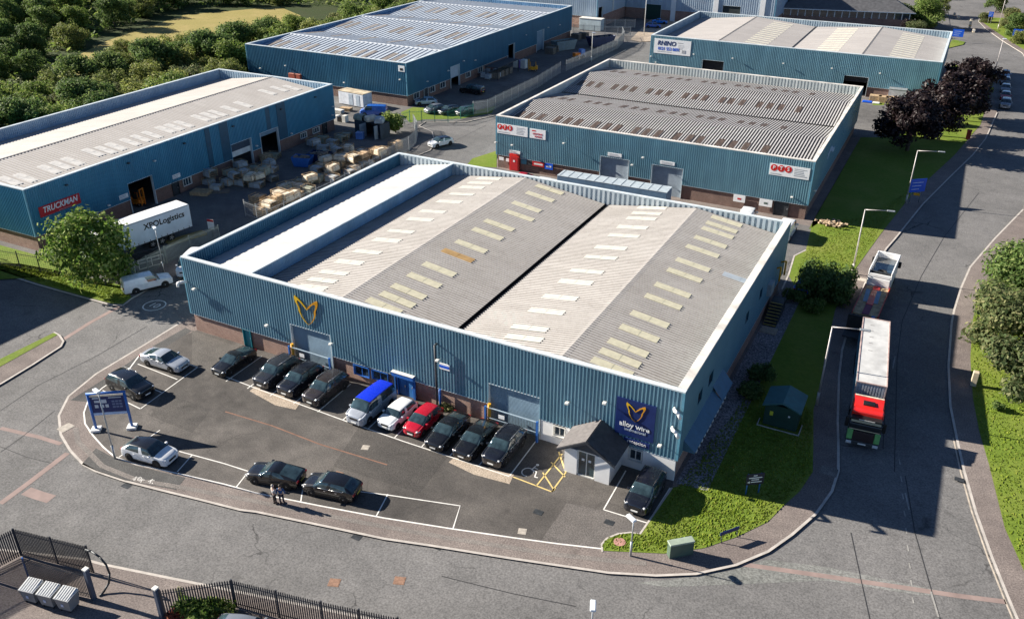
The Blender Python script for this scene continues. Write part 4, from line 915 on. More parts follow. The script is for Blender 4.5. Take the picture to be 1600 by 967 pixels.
# ------------------------------------------------------------------ vehicles
def pchip(xs, ys, x):
    n = len(xs); h = [xs[i+1]-xs[i] for i in range(n-1)]; d = [(ys[i+1]-ys[i])/h[i] for i in range(n-1)]
    m = [0]*n; m[0] = d[0]; m[-1] = d[-1]
    for i in range(1, n-1): m[i] = 0 if d[i-1]*d[i] <= 0 else 2*d[i-1]*d[i]/(d[i-1]+d[i])
    for i in range(n-1):
        if xs[i] <= x <= xs[i+1]+1e-9:
            t = (x-xs[i])/h[i]; a = 1-t
            return ys[i]*(1+2*t)*a*a+h[i]*m[i]*t*a*a+ys[i+1]*t*t*(3-2*t)-h[i]*m[i+1]*t*t*a
    return ys[-1]
SPEC = {  # L, W, H, bonnet z at nose, scuttle x, scuttle z, screen top x, roof end x, rear glass foot x, tail z, wheel radius, belt z
 'saloon': dict(L=4.75, W=1.86, H=1.45, nz=.76, a=1.3, sz=.99, b=2.05, c=3.3, d=4.3, tz=1.07, r=.345, belt=.95, f=.88, rr=3.72),
 'hatch':  dict(L=4.35, W=1.80, H=1.5, nz=.8, a=1.02, sz=1.02, b=1.75, c=3.55, d=4.22, tz=1.02, r=.345, belt=.95, f=.86, rr=3.50),
 'coupe':  dict(L=4.45, W=1.80, H=1.41, nz=.74, a=1.2, sz=.96, b=1.98, c=2.95, d=4.25, tz=1.02, r=.345, belt=.92, f=.86, rr=3.50),
 'suv':    dict(L=4.65, W=1.90, H=1.68, nz=.97, a=1.12, sz=1.16, b=1.82, c=4.1, d=4.52, tz=1.15, r=.38, belt=1.08, f=.9, rr=3.70),
 'mini':   dict(L=3.85, W=1.73, H=1.42, nz=.84, a=.95, sz=.99, b=1.4, c=3.35, d=3.68, tz=.98, r=.31, belt=.93, f=.72, rr=3.18),
 'small':  dict(L=3.95, W=1.70, H=1.50, nz=.82, a=.8, sz=1.02, b=1.55, c=3.4, d=3.78, tz=1.0, r=.30, belt=.95, f=.76, rr=3.28),
 'van':    dict(L=4.95, W=1.92, H=1.95, nz=1.02, a=.72, sz=1.24, b=1.4, c=4.75, d=4.9, tz=1.1, r=.35, belt=1.15, f=.95, rr=4.0),
 'pickup': dict(L=5.25, W=1.85, H=1.78, nz=.92, a=1.35, sz=1.15, b=2.0, c=5.02, d=5.18, tz=1.1, r=.37, belt=1.1, f=.95, rr=4.05),
}
PAINT = {}
def paint(nm):
    if nm not in PAINT:
        col = {'black': (.006, .006, .007), 'charcoal': (.03, .032, .04), 'navy_black': (.012, .014, .022), 'brown_black': (.03, .024, .024), 'silver': (.42, .45, .5), 'white': (.78, .79, .8), 'red': (.42, .006, .022), 'blue': (.02, .12, .5), 'bright_blue': (.01, .22, .75), 'grey': (.2, .22, .25), 'pale_blue': (.3, .42, .55), 'orange': (.7, .16, .03), 'roof_blue': (.005, .03, .62)}[nm]
        PAINT[nm] = M('car_paint_'+nm, col, .28, .25 if nm in ('silver', 'charcoal', 'grey', 'pale_blue', 'navy_black') else 0, var=.06, scale=1.2, coat=.9, spec=.5)
    return PAINT[nm]
HLAMP = M('headlamp', (.6, .62, .64), .12, .1, coat=1); TLAMP = M('tail_lamp', (.35, .01, .012), .25, coat=.8); PLATEW = M('plate_white', (.75, .75, .72), .5); PLATEY = M('plate_yellow', (.7, .55, .08), .5)
CHROME = M('chrome_trim', (.6, .6, .6), .2, .8)
WH = {}
def wheel(parent, x, y, r, rim=ALU):
    k = (r, rim.name)
    if k not in WH:
        m = MB(); w = .11; n = 20
        prof = [(-w, r*.62), (-w, r*.9), (-w*.75, r), (w*.75, r), (w, r*.9), (w, r*.62)]
        vs = []; fs = []
        for j, (q, rad) in enumerate(prof): vs += [(rad*cos(2*pi*i/n), q, rad*sin(2*pi*i/n)) for i in range(n)]
        for j in range(len(prof)-1): fs += [(j*n+i, (j+1)*n+i, (j+1)*n+(i+1) % n, j*n+(i+1) % n) for i in range(n)]
        m.add(vs, fs, 0, True); a = m.mesh('wheel', RUBBER)
        m = MB(); m.cyl((0, -w*.7, 0), (0, w*.7, 0), r*.63, n=20, mi=1, smooth=False)
        for i in range(5):
            t = 2*pi*i/5; T = Matrix.Rotation(t, 4, 'Y'); m.box(.02, -w*.86, -.035, r*.6, w*.86, .035, 0, T)
        m.cyl((0, -w*.9, 0), (0, w*.9, 0), r*.14, n=8)
        WH[k] = (a, m.mesh('rim', [rim, DSTEEL]))
    o = bpy.data.objects.new('wheel', WH[k][0]); COL.objects.link(o); o.parent = parent; o.location = (x, y, r)
    q = bpy.data.objects.new('rim', WH[k][1]); COL.objects.link(q); q.parent = o
def car(kind, col, label, front=None, h=-90, centre=None, roofcol=None, rails=False, rim=ALU, z=0.004, group=None, glassrear=True, name=None, trim=False, plate=True, canopy=False):
    """origin: ground under the middle; +x is forward"""
    S = SPEC[kind]; L, W, H = S['L'], S['W'], S['H']; h = radians(h)
    if front is not None:
        f = G(*front, .0) if len(front) == 2 else front[:2]; centre = (f[0]-cos(h)*L/2, f[1]-sin(h)*L/2)
    root = thing(name or {'van': 'van', 'pickup': 'pickup_truck'}.get(kind, 'parked_car'), label, {'van': 'van', 'pickup': 'pickup'}.get(kind, 'car'), (*centre, z), h, group)
    a, b, c, d, sz, tz, nz, belt = S['a'], S['b'], S['c'], S['d'], S['sz'], S['tz'], S['nz'], S['belt']
    hw = W/2; rw = hw*(.77 if kind not in ('van',) else .82); zl = .2 if kind not in ('suv', 'pickup') else .27
    # key stations: x at belt, x at roof, sill z, belt z, top z, half width at sill, belt, top
    K = [(.0, .02, zl+.06, nz-.2, nz-.12, hw*.62, hw*.6, hw*.5), (.06, .08, zl, nz-.08, nz-.02, hw*.83, hw*.8, hw*.64), (.28, .3, zl, nz+.02, nz+.07, hw*.97, hw*.94, hw*.78), (a, a, zl, sz-.07, sz, hw, hw*.95, hw*.82),
         (a+(b-a)*.35, b, zl, belt, H-.035, hw, hw*.95, rw), ((b+c)/2*.5+L*.26, b+(c-b)*.42, zl, belt+.035, H, hw, hw*.965, rw), (c+(d-c)*.35, c, zl, belt+.085, H-.1, hw, hw*.95, rw*.93), (d, d, zl+.04, tz-.06, tz, hw*.97, hw*.92, hw*.76),
         (L-.07, L-.07, zl+.06, tz-.12, tz-.05, hw*.86, hw*.83, hw*.68), (L, L, zl+.16, tz-.3, tz-.22, hw*.7, hw*.68, hw*.56)]
    if canopy: K[6] = (c, c, zl, belt+.05, H-.02, hw, hw*.97, hw*.84)
    n = len(K); sub = 4; T = [i for i in range(n)]
    st = []
    for i in range((n-1)*sub+1):
        t = i/sub; st.append([pchip(T, [k[j] for k in K], t) for j in range(8)])
    ring = []
    for xb, xt, z0, zb, zt, w0, wb, wt in st:
        half = [(xb, w0*.86, z0), (xb, w0*.985, z0+.1), (xb, w0, (z0+zb)*.5), (xb, wb+.012, zb-.05), (xb, wb, zb), (xt*.5+xb*.5, (wb+wt)*.5+.02, (zb+zt)*.5), (xt, wt, zt-.055), (xt, wt*.89, zt-.012), (xt, wt*.5, zt+.016), (xt, 0, zt+.026)]
        hv = [Vector(p) for p in half]; hv = [hv[0]]+hv+[Vector((hv[-1].x, -hv[-2].y, hv[-2].z))]; half = []
        for q in range(1, len(hv)-2):
            p0, p1, p2, p3 = hv[q-1:q+3]; half += [p1, p1*.5625+p2*.5625-p0*.0625-p3*.0625]
        half.append(hv[-2])
        ring.append([(L/2-p[0], -p[1], p[2]) for p in half] + [(L/2-p[0], p[1], p[2]) for p in half[-2::-1]])
    R = len(ring[0])
    parts = {}
    def grp(i, j):
        iv = i//sub; jj = min(j, R-2-j)//2   # jj: 0..8
        if iv == 3 and jj >= 6: return 'windscreen'
        if iv == 3 and jj in (4, 5): return 'side_window_r' if j < R//2 else 'side_window_l'
        if iv in (4, 5) and jj in (4, 5):
            if canopy and iv == 5: return 'body'
            if kind == 'van' and not glassrear and iv == 5: return 'body'
            if i in (4*sub+3,) : return 'body'
            return 'side_window_r' if j < R//2 else 'side_window_l'
        if iv == 6 and jj >= 6 and glassrear: return 'rear_window'
        if iv in (4, 5) and jj >= 6 and roofcol: return 'roof'
        return 'body'
    for i in range(len(ring)-1):
        for j in range(R-1): parts.setdefault(grp(i, j), []).append((i, j))
    P = paint(col)
    for nm, cells in parts.items():
        m = MB(); idx = {}
        for i, j in cells:
            q = []
            for ii, jj in ((i, j), (i, j+1), (i+1, j+1), (i+1, j)):
                if (ii, jj) not in idx: idx[(ii, jj)] = len(m.v); m.v.append(ring[ii][jj])
                q.append(idx[(ii, jj)])
            m.f.append(tuple(q[::-1])); m.mi.append(0); m.sm.append(True)
        if nm == 'body':
            for e in (0, len(ring)-1):
                o_ = len(m.v); m.v += ring[e]; f = tuple(range(o_, o_+R)); m.f.append(f if e == 0 else f[::-1]); m.mi.append(0); m.sm.append(False)
        m.build({'side_window_r': 'side_window', 'side_window_l': 'side_window'}.get(nm, nm), P if nm == 'body' else (paint(roofcol) if nm == 'roof' else GLASSC), root)
    X = lambda x: L/2-x
    m = MB(); m.box(X(L-.25), -hw+.14, .16, X(.25), hw-.14, .45)
    for wx in (S['f'], S['rr']):
        for sy in (-1, 1): m.cyl((X(wx), sy*(hw-.3), S['r']+.02), (X(wx), sy*(hw+.006), S['r']+.02), S['r']*1.16, n=20, smooth=False)
    m.build('wheel_arch', BLACK, root)
    for wx in (S['f'], S['rr']):
        for sy in (-1, 1): wheel(root, X(wx), sy*(hw-.09), S['r'], rim)
    for sy in (-1, 1):
        m = MB(); Tm = Matrix.Translation((X(.19), sy*hw*.66, nz-.08)) @ Matrix.Rotation(sy*-.6, 4, 'Z'); m.box(-.26, -.2, -.055, .1, .2, .06, 0, Tm, ch=.045); m.build('headlight', HLAMP, root)
        m = MB(); m.box(X(L+.01), sy*hw*.55, tz-.3, X(L-.2), sy*hw*.9, tz-.1, ch=.03); m.build('tail_light', TLAMP, root)
        m = MB(); m.box(X(a+.42), sy*(hw-.03), belt-.03, X(a+.22), sy*(hw+.2), belt+.13, ch=.04); m.build('wing_mirror', P, root)
    m = MB(); m.box(X(.12), -hw*.42, nz-.34, X(-.02), hw*.42, nz-.17, ch=.02); m.build('grille', BLACK, root)
    for sy in (-1, 1): m = MB(); m.box(X(S['rr']-.42), sy*(hw-.03), zl-.0, X(S['f']+.42), sy*(hw+.012), zl+.13, ch=.02); m.build('sill_trim', BLACK, root)
    for sy in (-1, 1):
        for q_, nm_ in ((a+.62+(b-a)*.4, 'door_handle'), (a+1.55+(b-a)*.4, 'door_handle')):
            if q_ < S['rr']-.1: m = MB(); m.box(X(q_+.16), sy*(hw-.01), belt-.16, X(q_), sy*(hw+.03), belt-.12); m.build(nm_, CHROME if trim else P, root)
    m = MB(); m.box(X(.3), -hw*.7, zl-.02, X(-.0), hw*.7, zl+.12, ch=.03); m.build('bumper', BLACK, root)
    if plate:
        m = MB(); m.box(X(.03), -.26, zl+.16, X(-.03), .26, zl+.27); m.build('number_plate', PLATEW, root)
        m = MB(); m.box(X(L+.02), -.26, zl+.36, X(L-.05), .26, zl+.47); m.build('number_plate', PLATEY, root)
    if rails:
        for sy in (-1, 1): m = MB(); m.tube([(X(b+.15), sy*rw*.93, H-.02), (X(b+.3), sy*rw*.95, H+.05), (X(c-.3), sy*rw*.94, H+.04), (X(c-.1), sy*rw*.92, H-.04)], .025, 6); m.build('roof_rail', CHROME if rails == 1 else BLACK, root)
    if trim:
        for sy in (-1, 1): m = MB(); m.tube([(X(a+.3), sy*(hw*.955), belt+.0), (X(b+.6), sy*(hw*.965+.004), belt+.02), (X(c-.1), sy*(hw*.965+.004), belt+.05), (X(c+.05), sy*(hw*.92), belt+.16)], .02, 5); m.build('window_trim', CHROME, root)
    return root
BKR = DSTEEL
car('coupe', 'black', 'black low car at the left end of the row facing out from the factory wall', (340, 590), -91)
car('suv', 'charcoal', 'dark grey estate with silver roof rails, between the low black car and a black car', (406, 609), -91, rails=1)
car('suv', 'navy_black', 'blue black car right of the dark grey car with silver rails', (444, 622), -91, rails=2)
car('suv', 'brown_black', 'brownish black car with one silver rail beside the empty bay left of the white van', (484, 636), -91, rails=1)
car('van', 'silver', 'pale silver van with bright blue roof in the factory parking row', (553, 666.5), -92, roofcol='roof_blue', name='van')
car('mini', 'white', 'small rounded white car between the blue roofed van and the red car', (601, 673.5), -92, roofcol='white')
car('small', 'red', 'small red hatchback in the factory parking row', (641, 684.5), -92)
car('saloon', 'black', 'glossy black saloon directly right of the red hatchback', (676, 706), -91, trim=True)
car('saloon', 'black', 'black saloon in the middle of the three black cars right of the red hatchback', (720, 720), -91)
car('suv', 'navy_black', 'black estate with silver roof rails beside the disabled bay', (766, 732), -91, rails=1, trim=True)
car('suv', 'navy_black', 'dark blue black car parked in the bay beside the reception porch', (990, 806), -91, rails=2)
car('saloon', 'silver', 'silver saloon parked in the upper left bay of the car park', None, 2, (-4.15, 3.62), trim=True)
car('suv', 'black', 'black estate parked behind the big blue framed sign', None, -4, (-3.55, -.95), rails=1)
car('hatch', 'white', 'white hatchback with black roof at the left end of the kerbside bays', None, 7, (5.55, -7.05), roofcol='black', rim=DSTEEL)
car('coupe', 'black', 'black car with red tail lamps in front of the two standing people', None, 193, (16.25, -4.62))
car('hatch', 'black', 'black hatchback with silver window trim in the kerbside bay right of the two people', None, 190, (20.95, -3.78), trim=True)
car('pickup', 'white', 'white pickup with closed canopy parked by the tree on the left', None, 62, (-18.55, 14.55), roofcol='white', canopy=True, z=-.098, glassrear=False)
car('van', 'white', 'white van half hidden behind the left corner of the factory', None, -66, (-17.6, 20.2), roofcol='white', z=0, glassrear=False)
car('hatch', 'white', 'white car with dark roof on the cul-de-sac behind the factory', None, -112, (-17.2, 74.6), roofcol='black', z=-.05)
car('hatch', 'pale_blue', 'pale blue hatchback parked against the back left unit near its corner', None, 215, (-33.2, 95.6), z=0)
car('pickup', 'black', 'black pickup parked along the back left unit', None, 178, (-29.8, 107.5), z=0, canopy=False)
car('small', 'grey', 'grey car behind the fence beside the grass strip, left of the dark one', None, -110, (-29.0, 91.7), z=0)
car('hatch', 'black', 'black car behind the fence beside the grass strip', None, -110, (-26.2, 92.4), z=0)
car('small', 'charcoal', 'very dark car behind the fence nearest the striped unit', None, -110, (-23.2, 93.2), z=0)
car('coupe', 'bright_blue', 'bright blue low car parked on the pale apron at the top', None, 10, (-22.3, 203.5), z=.01)
car('hatch', 'blue', 'blue car on the pale apron just below the bright blue low car', None, 12, (-21.8, 196.3), z=.01)
car('coupe', 'black', 'black car on the road beyond the far parapet of the striped unit', None, 80, (-12.3, 133.5), z=-.098)
for k, (cc, lab, kd, rc) in enumerate((('pale_blue', 'pale blue car farthest up the row on the right road', 'hatch', None), ('black', 'black car with white roof, second from the top of the row on the right road', 'hatch', 'white'), ('grey', 'grey car with white roof in the middle of the row on the right road', 'hatch', 'white'), ('red', 'dark red car with white roof in the row on the right road', 'hatch', 'white'), ('grey', 'grey car nearest the camera in the row on the right road', 'suv', None))):
    car(kd, cc, lab, None, -92, (66.0, (175.8, 168.6, 161.4, 154.4, 147.2)[k]), roofcol=rc, z=-.098, group='cars parked along the right road')
car('hatch', 'grey', 'dark car roof cut by the bottom edge below the palisade fence', None, 15, G(388, 1001), z=.004)
car('van', 'white', 'white van at the right back corner of the factory', None, 88, (41.2, 62.5), roofcol='white', z=.02, glassrear=False)
car('van', 'white', 'white van roof against the brick of the striped unit behind the factory parapet', None, 92, (35.8, 64.2), roofcol='white', z=.02, glassrear=False)
car('van', 'white', 'white van front at the left end of the flat grey trailer', None, 178, (7.4, 62.6), roofcol='white', z=.02, glassrear=False)
car('small', 'red', 'red car roof by the grey bins of the striped unit', None, 90, (3.0, 64.6), z=.02)
car('van', 'blue', 'blue van between the dark container and the white cabin', None, 205, (-37.6, 84.6), roofcol='blue', z=0, glassrear=False)

# ---------------- lorries
def wheels(root, xs, hw, r=.5, rim=STEEL):
    for x in xs:
        for sy in (-1, 1): wheel(root, x, sy*(hw-.13), r, rim)
LX = 54.95
lo = thing('container_lorry', 'red lorry carrying a long grey topped container on the right road', 'lorry', (55.62, 20.45, -.1), radians(-90+4.6))
m = MB(); m.box(-2.25, -1.24, .75, -.0, 1.24, 2.35, ch=.12); m.box(-2.25, -1.2, 2.35, -.35, 1.2, 2.6, ch=.05); m.build('lower_cab', M('lorry_black', (.015, .018, .02), .35, coat=.6), lo)
m = MB(); m.box(-2.3, -1.2, 2.62, -.3, 1.2, 3.35, ch=.14); m.add([(-2.5, -1.15, 3.3), (-.7, -1.15, 3.3), (-.95, -1.05, 3.45), (-2.5, -1.15, 3.55), (-2.5, 1.15, 3.3), (-.7, 1.15, 3.3), (-.95, 1.05, 3.45), (-2.5, 1.15, 3.55)], [(0, 1, 2, 3), (7, 6, 5, 4), (1, 5, 6, 2), (2, 6, 7, 3), (3, 7, 4, 0)]); m.build('red_roof', REDP, lo)
m = MB(); m.box(-1.7, -.45, 3.44, -1.1, .45, 3.6, 0, None, .03); m.build('roof_hatch', BLACK, lo)
m = MB(); m.box(-2.45, -1.1, 3.55, -2.3, 1.1, 3.6); m.build('roof_trim', CREAM, lo)
m = MB(); m.add([(-.28, -1.12, 2.75), (.02, -1.15, 1.75), (.02, 1.15, 1.75), (-.28, 1.12, 2.75), (-.4, -1.12, 2.75), (-.1, -1.15, 1.75), (-.1, 1.15, 1.75), (-.4, 1.12, 2.75)], [(0, 1, 2, 3), (7, 6, 5, 4), (0, 4, 5, 1), (3, 2, 6, 7), (0, 3, 7, 4)]); m.build('windscreen', GLASSC, lo)
m = MB(); m.box(-.35, -1.15, 2.76, .2, 1.15, 2.98, ch=.05); m.build('sun_visor', BLACK, lo); m = MB(); m.box(.2, -.6, 2.84, .212, .6, 2.91); m.build('visor_wording', OFFW, lo)
m = MB(); m.box(-.02, -.8, .75, .1, .8, 1.65, ch=.04); m.build('grille', M('lorry_grille', (.04, .025, .025), .5), lo)
m = MB(); m.box(-.25, -1.24, .35, .16, 1.24, .76, ch=.08); m.build('bumper', DSTEEL, lo)
for sy in (-1, 1):
    m = MB(); m.box(-.35, sy*.82, .78, .085, sy*1.25, 1.72, ch=.05); m.build('green_corner', M('lime_green', (.16, .42, .14), .4), lo)
    m = MB(); m.box(-.1, sy*.8, .42, .175, sy*1.22, .7, ch=.04); m.build('headlight', HLAMP, lo)
    m = MB(); m.box(-.45, sy*1.28, 1.7, -.25, sy*1.55, 2.6, ch=.05); m.build('wing_mirror', BLACK, lo)
    m = MB(); m.box(-1.6, sy*1.205, 1.7, -.5, sy*1.245, 2.45); m.build('side_window', GLASSC, lo)
m = MB(); m.box(-.3, -.3, .5, .17, .3, .62); m.build('number_plate', PLATEW, lo)
m = MB(); m.box(-15.8, -.5, .9, -2.2, .5, 1.25); m.build('chassis', DSTEEL, lo)
wheels(lo, (-1.3, -4.9, -12.0, -13.3, -14.6), 1.24)
ct = thing('shipping_container', 'long container with pale grey top loaded on the red lorry', 'container', (55.62-3.75*sin(radians(4.6)), 20.45+3.75, 1.17), radians(-90+4.6))
def container(o, L, W, H, roofm_, sidem, trimm, endm):
    m = MB(); n = int(L/.28); x0 = -L
    for i in range(n):
        a = x0+i*.28
        for (p, q, h0, h1) in ((a, a+.1, 0, 0), (a+.1, a+.14, 0, .04), (a+.14, a+.24, .04, .04), (a+.24, a+.28, .04, 0)):
            m.quad((p, -W/2+h0, .1), (q, -W/2+h1, .1), (q, -W/2+h1, H-.1), (p, -W/2+h0, H-.1)); m.quad((q, W/2-h1, .1), (p, W/2-h0, .1), (p, W/2-h0, H-.1), (q, W/2-h1, H-.1))
    m.build('side_wall', sidem, o)
    m = MB(); m.box(-L+.06, -W/2+.06, H-.1, -.06, W/2-.06, H-.04)
    m.build('roof', roofm_, o)
    m = MB(); n = 10
    for i in range(n):
        y0 = -W/2+.1+(W-.2)*i/n; k = (W-.2)/n
        m.quad((-.03, y0, .1), (-.03, y0+k*.5, .1), (-.03, y0+k*.5, H-.1), (-.03, y0, H-.1)); m.quad((-.03, y0+k*.5, .1), (-.09, y0+k*.6, .1), (-.09, y0+k*.6, H-.1), (-.03, y0+k*.5, H-.1)); m.quad((-.09, y0+k*.6, .1), (-.09, y0+k*.92, .1), (-.09, y0+k*.92, H-.1), (-.09, y0+k*.6, H-.1)); m.quad((-.09, y0+k*.92, .1), (-.03, y0+k, .1), (-.03, y0+k, H-.1), (-.09, y0+k*.92, H-.1))
    m.build('front_wall', endm, o)
    m = MB(); m.box(-L, -W/2, .1, -L+.05, W/2, H-.1); m.build('doors', sidem, o)
    m = MB(); t = .1
    for y in (-W/2, W/2-t):
        m.box(-L, y, 0, 0, y+t, t); m.box(-L, y, H-t, 0, y+t, H)
        for x in (-L, -t): m.box(x+.001, y+.001, t, x+t-.001, y+t-.001, H-t)
    for x in (-L, -t):
        for z in (0, H-t): m.box(x+.002, -W/2+t, z+.002, x+t-.002, W/2-t, z+t-.002)
    m.build('frame', trimm, o)
CROOF = M('container_roof', (.5, .5, .49), .6, var=.22, scale=.7)
container(ct, 12.2, 2.44, 2.75, CROOF, M('container_side', (.1, .22, .28), .5, var=.2), M('container_trim', (.45, .33, .3), .5, var=.3), M('container_front', (.4, .42, .46), .5, var=.15))
m = MB()
for x in (-10.8, -9.6, -8.4, -7.2, -5.8): m.box(x-.03, -.5, 2.712, x+.03, -.15, 2.72)
m.build('roof_marks', M('rubber_mark', (.12, .11, .11), .8), ct)
fl = thing('plant_lorry', 'white and red flatbed lorry with timber deck and raised ramps behind the container', 'lorry', (53.75, 55.75, -.1), radians(90-3.0))
# origin at the nose, x forward
m = MB(); m.box(-5.9, -1.22, .9, -.05, 1.22, 2.3, ch=.15); m.build('white_cab', WHITE, fl)
m = MB()
m.box(-5.9, -1.22, 2.3, -.1, -1.08, 3.1, ch=.04); m.box(-5.9, 1.08, 2.3, -.1, 1.22, 3.1, ch=.04); m.box(-.3, -1.08, 2.3, -.1, 1.08, 3.1, ch=.04); m.box(-5.9, -1.08, 2.3, -5.75, 1.08, 2.7, ch=.04); m.build('white_rim', WHITE, fl)
m = MB(); m.box(-5.7, -1.07, 2.32, -.32, 1.07, 2.42); m.build('glossy_liner', glass('glossy_liner', (.02, .035, .05), .06), fl)
m = MB(); m.box(-5.75, -1.08, 2.7, -5.6, 1.08, 2.95, ch=.03); m.build('tail_bar', DSTEEL, fl)
tr = MB(); nn = 22
for i in range(nn):
    t0, t1 = 2*pi*i/nn, 2*pi*(i+1)/nn
    for (ra_, z0), (rb_, z1) in (((.3, .06), (.34, .2)), ((.34, .2), (.5, .22)), ((.5, .22), (.56, .0))):
        tr.add([(ra_*cos(t0), ra_*sin(t0), z0), (rb_*cos(t0), rb_*sin(t0), z1), (rb_*cos(t1), rb_*sin(t1), z1), (ra_*cos(t1), ra_*sin(t1), z0)], [(0, 1, 2, 3)], 0, True)
ty = tr.build('spare_tyre', RUBBER, None, (53.55, 51.0, 2.33)); tag(ty, 'black spare tyre lying in the white rimmed body of the flatbed lorry', 'tyre')
for sy in (-1, 1): m = MB(); m.box(-1.5, sy*1.24, 2.0, -1.2, sy*1.55, 2.7, ch=.06); m.build('wing_mirror', BLACK, fl)
m = MB(); m.box(-13.4, -1.22, 1.15, -6.0, 1.22, 1.3)
for i in range(14): m.box(-13.35+i*.52, -1.2, 1.3, -12.87+i*.52, -.35, 1.33); m.box(-13.35+i*.52, .35, 1.3, -12.87+i*.52, 1.2, 1.33)
m.build('timber_deck', M('deck_timber', (.4, .3, .18), .85, var=.4, scale=2.5), fl)
m = MB(); m.box(-11.0, -.34, 1.3, -6.05, .34, 1.4, ch=.02); m.build('red_spine', REDP, fl)
m = MB(); m.box(-13.4, -.34, 1.3, -11.05, .34, 1.38, ch=.02); m.build('purple_spine', M('faded_red', (.2, .06, .1), .7), fl)
for y in (-1.27, 1.22): m = MB(); m.box(-13.4, y, .9, -5.95, y+.05, 1.42); m.build('red_side_rave', REDP, fl)
for y in (-.75, .32): m = MB(); m.box(-.0, 0, 0, 1.5, .42, .1, ch=.02); o = m.build('ramp', M('ramp_blue_grey', (.25, .33, .42), .5), fl, (-10.6, y, 1.4)); o.rotation_euler.y = radians(-38)
m = MB(); m.box(-18.6, -1.2, .95, -13.42, 1.2, 1.12); m.build('tail_deck', M('tail_deck', (.05, .055, .06), .7, var=.4), fl)
m = MB(); m.box(-17.3, -1.15, 1.12, -17.15, 1.15, 2.9); m.build('headboard', M('headboard', (.035, .03, .03), .6), fl)
m = MB(); m.box(-17.0, -1.2, 1.2, -15.9, -.85, 2.6, ch=.05); m.build('blue_locker', M('locker', (.05, .12, .3), .5), fl)
wheels(fl, (-1.2, -5.0, -13.0, -14.4, -15.8), 1.22)
# curtain sided trailer in the left yard
A = Vector((-27.15, 16.42)); B_ = Vector((-25.33, 28.09)); dv = (B_-A).normalized(); ang = math.atan2(dv.y, dv.x); Lx = 13.6
xo = thing('box_trailer', 'long white curtain sided trailer with black wording in the left yard', 'trailer', (B_.x, B_.y, 0), ang)
m = MB(); m.box(-Lx, 0, 1.05, 0, 2.5, 3.95, ch=.03); m.build('white_body', M('trailer_curtain', (.62, .68, .74), .5, var=.1, scale=.9), xo)
m = MB(); m.box(-Lx, -.012, 3.86, 0, 2.51, 3.9); m.build('dark_edge', DSTEEL, xo)
m = MB(); m.box(-Lx+.06, .06, 3.951, -.06, 2.44, 3.99); m.build('white_roof', WHITE, xo)
m = MB(); m.box(-Lx+.2, .7, .8, -.3, 1.8, 1.05); m.box(-Lx, .1, .95, 0, .2, 1.06); m.build('chassis', DSTEEL, xo)
for k in range(17): m = MB(); m.box(-.5-k*.78, -.02, .95, -.44-k*.78, 0.0, 1.3); m.build('strap', BLACK, xo)
text('lettering', 'XPOLogistics', 1.02, M('black_lettering', (.01, .01, .01), .5), xo, (-3.65, -.008, 2.98), FACE, .006, 'CENTER', 1.0, .028)
for x in (-3, -4.3, -5.6):
    for y in (.25, 2.25): wheel(xo, x, y, .5, STEEL)
# flat trailer behind the factory parapet
ft = thing('box_trailer', 'long trailer with ribbed grey top standing behind the factory parapet', 'trailer', (10.6, 60.8, 0), radians(1.5))
m = MB(); m.box(0, -1.25, 1.1, 15.4, 1.25, 3.9, ch=.04); m.build('body', M('trailer_blue', (.12, .2, .3), .5), ft)
m = MB(); m.box(-.02, -1.27, 3.9, 15.42, 1.27, 3.96)
for k in range(12): m.box(.3+k*1.25, -1.2, 3.96, .36+k*1.25, 1.2, 4.0)
m.build('roof', M('trailer_grey_top', (.4, .46, .5), .55, var=.15), ft)
for x in (11, 12.4, 13.8):
    for y in (-1.1, 1.1): wheel(ft, x, y, .5, STEEL)
m = MB(); m.box(0, -.5, .85, 15, .5, 1.1); m.build('chassis', DSTEEL, ft)
# fork trucks
def forklift(label, loc, rz, col):
    o = thing('forklift_truck', label, 'forklift', loc, rz)
    m = MB(); m.box(-1.1, -.55, .25, .6, .55, .95, ch=.12); m.box(-1.25, -.5, .35, -.7, .5, 1.15, ch=.12); m.build('body', col, o)
    m = MB()
    for x, y in ((-.9, -.5), (-.9, .5), (.45, -.5), (.45, .5)): m.cyl((x, y, .9), (x*.85, y*.95, 2.1), .04, n=6)
    m.build('roll_cage', col, o)
    m = MB(); m.box(-.85, -.5, 2.08, .45, .5, 2.14); m.build('guard_roof', DSTEEL, o)
    m = MB()
    for y in (-.35, .35): m.box(.68, y-.06, .1, .8, y+.06, 2.5)
    m.box(.7, -.35, 2.35, .78, .35, 2.45); m.box(.7, -.35, 1.2, .78, .35, 1.3); m.build('mast', col, o)
    for y in (-.3, .3): m = MB(); m.box(.8, y-.06, .12, 1.9, y+.06, .17); m.build('fork', DSTEEL, o)
    m = MB(); m.box(-.5, -.25, .95, -.1, .25, 1.1); m.box(-.6, -.25, .95, -.5, .25, 1.5); m.build('seat', BLACK, o)
    for x in (-.8, .4):
        for y in (-.45, .45): wheel(o, x, y, .28, STEEL)
forklift('orange forklift truck in the dark doorway of the left unit', (-39.3, 32.0, 0), radians(10), M('orange_paint', (.7, .2, .02), .4))
forklift('yellow forklift truck in the yard of the back left unit', (-28.0, 131.5, 0), radians(200), YEL)
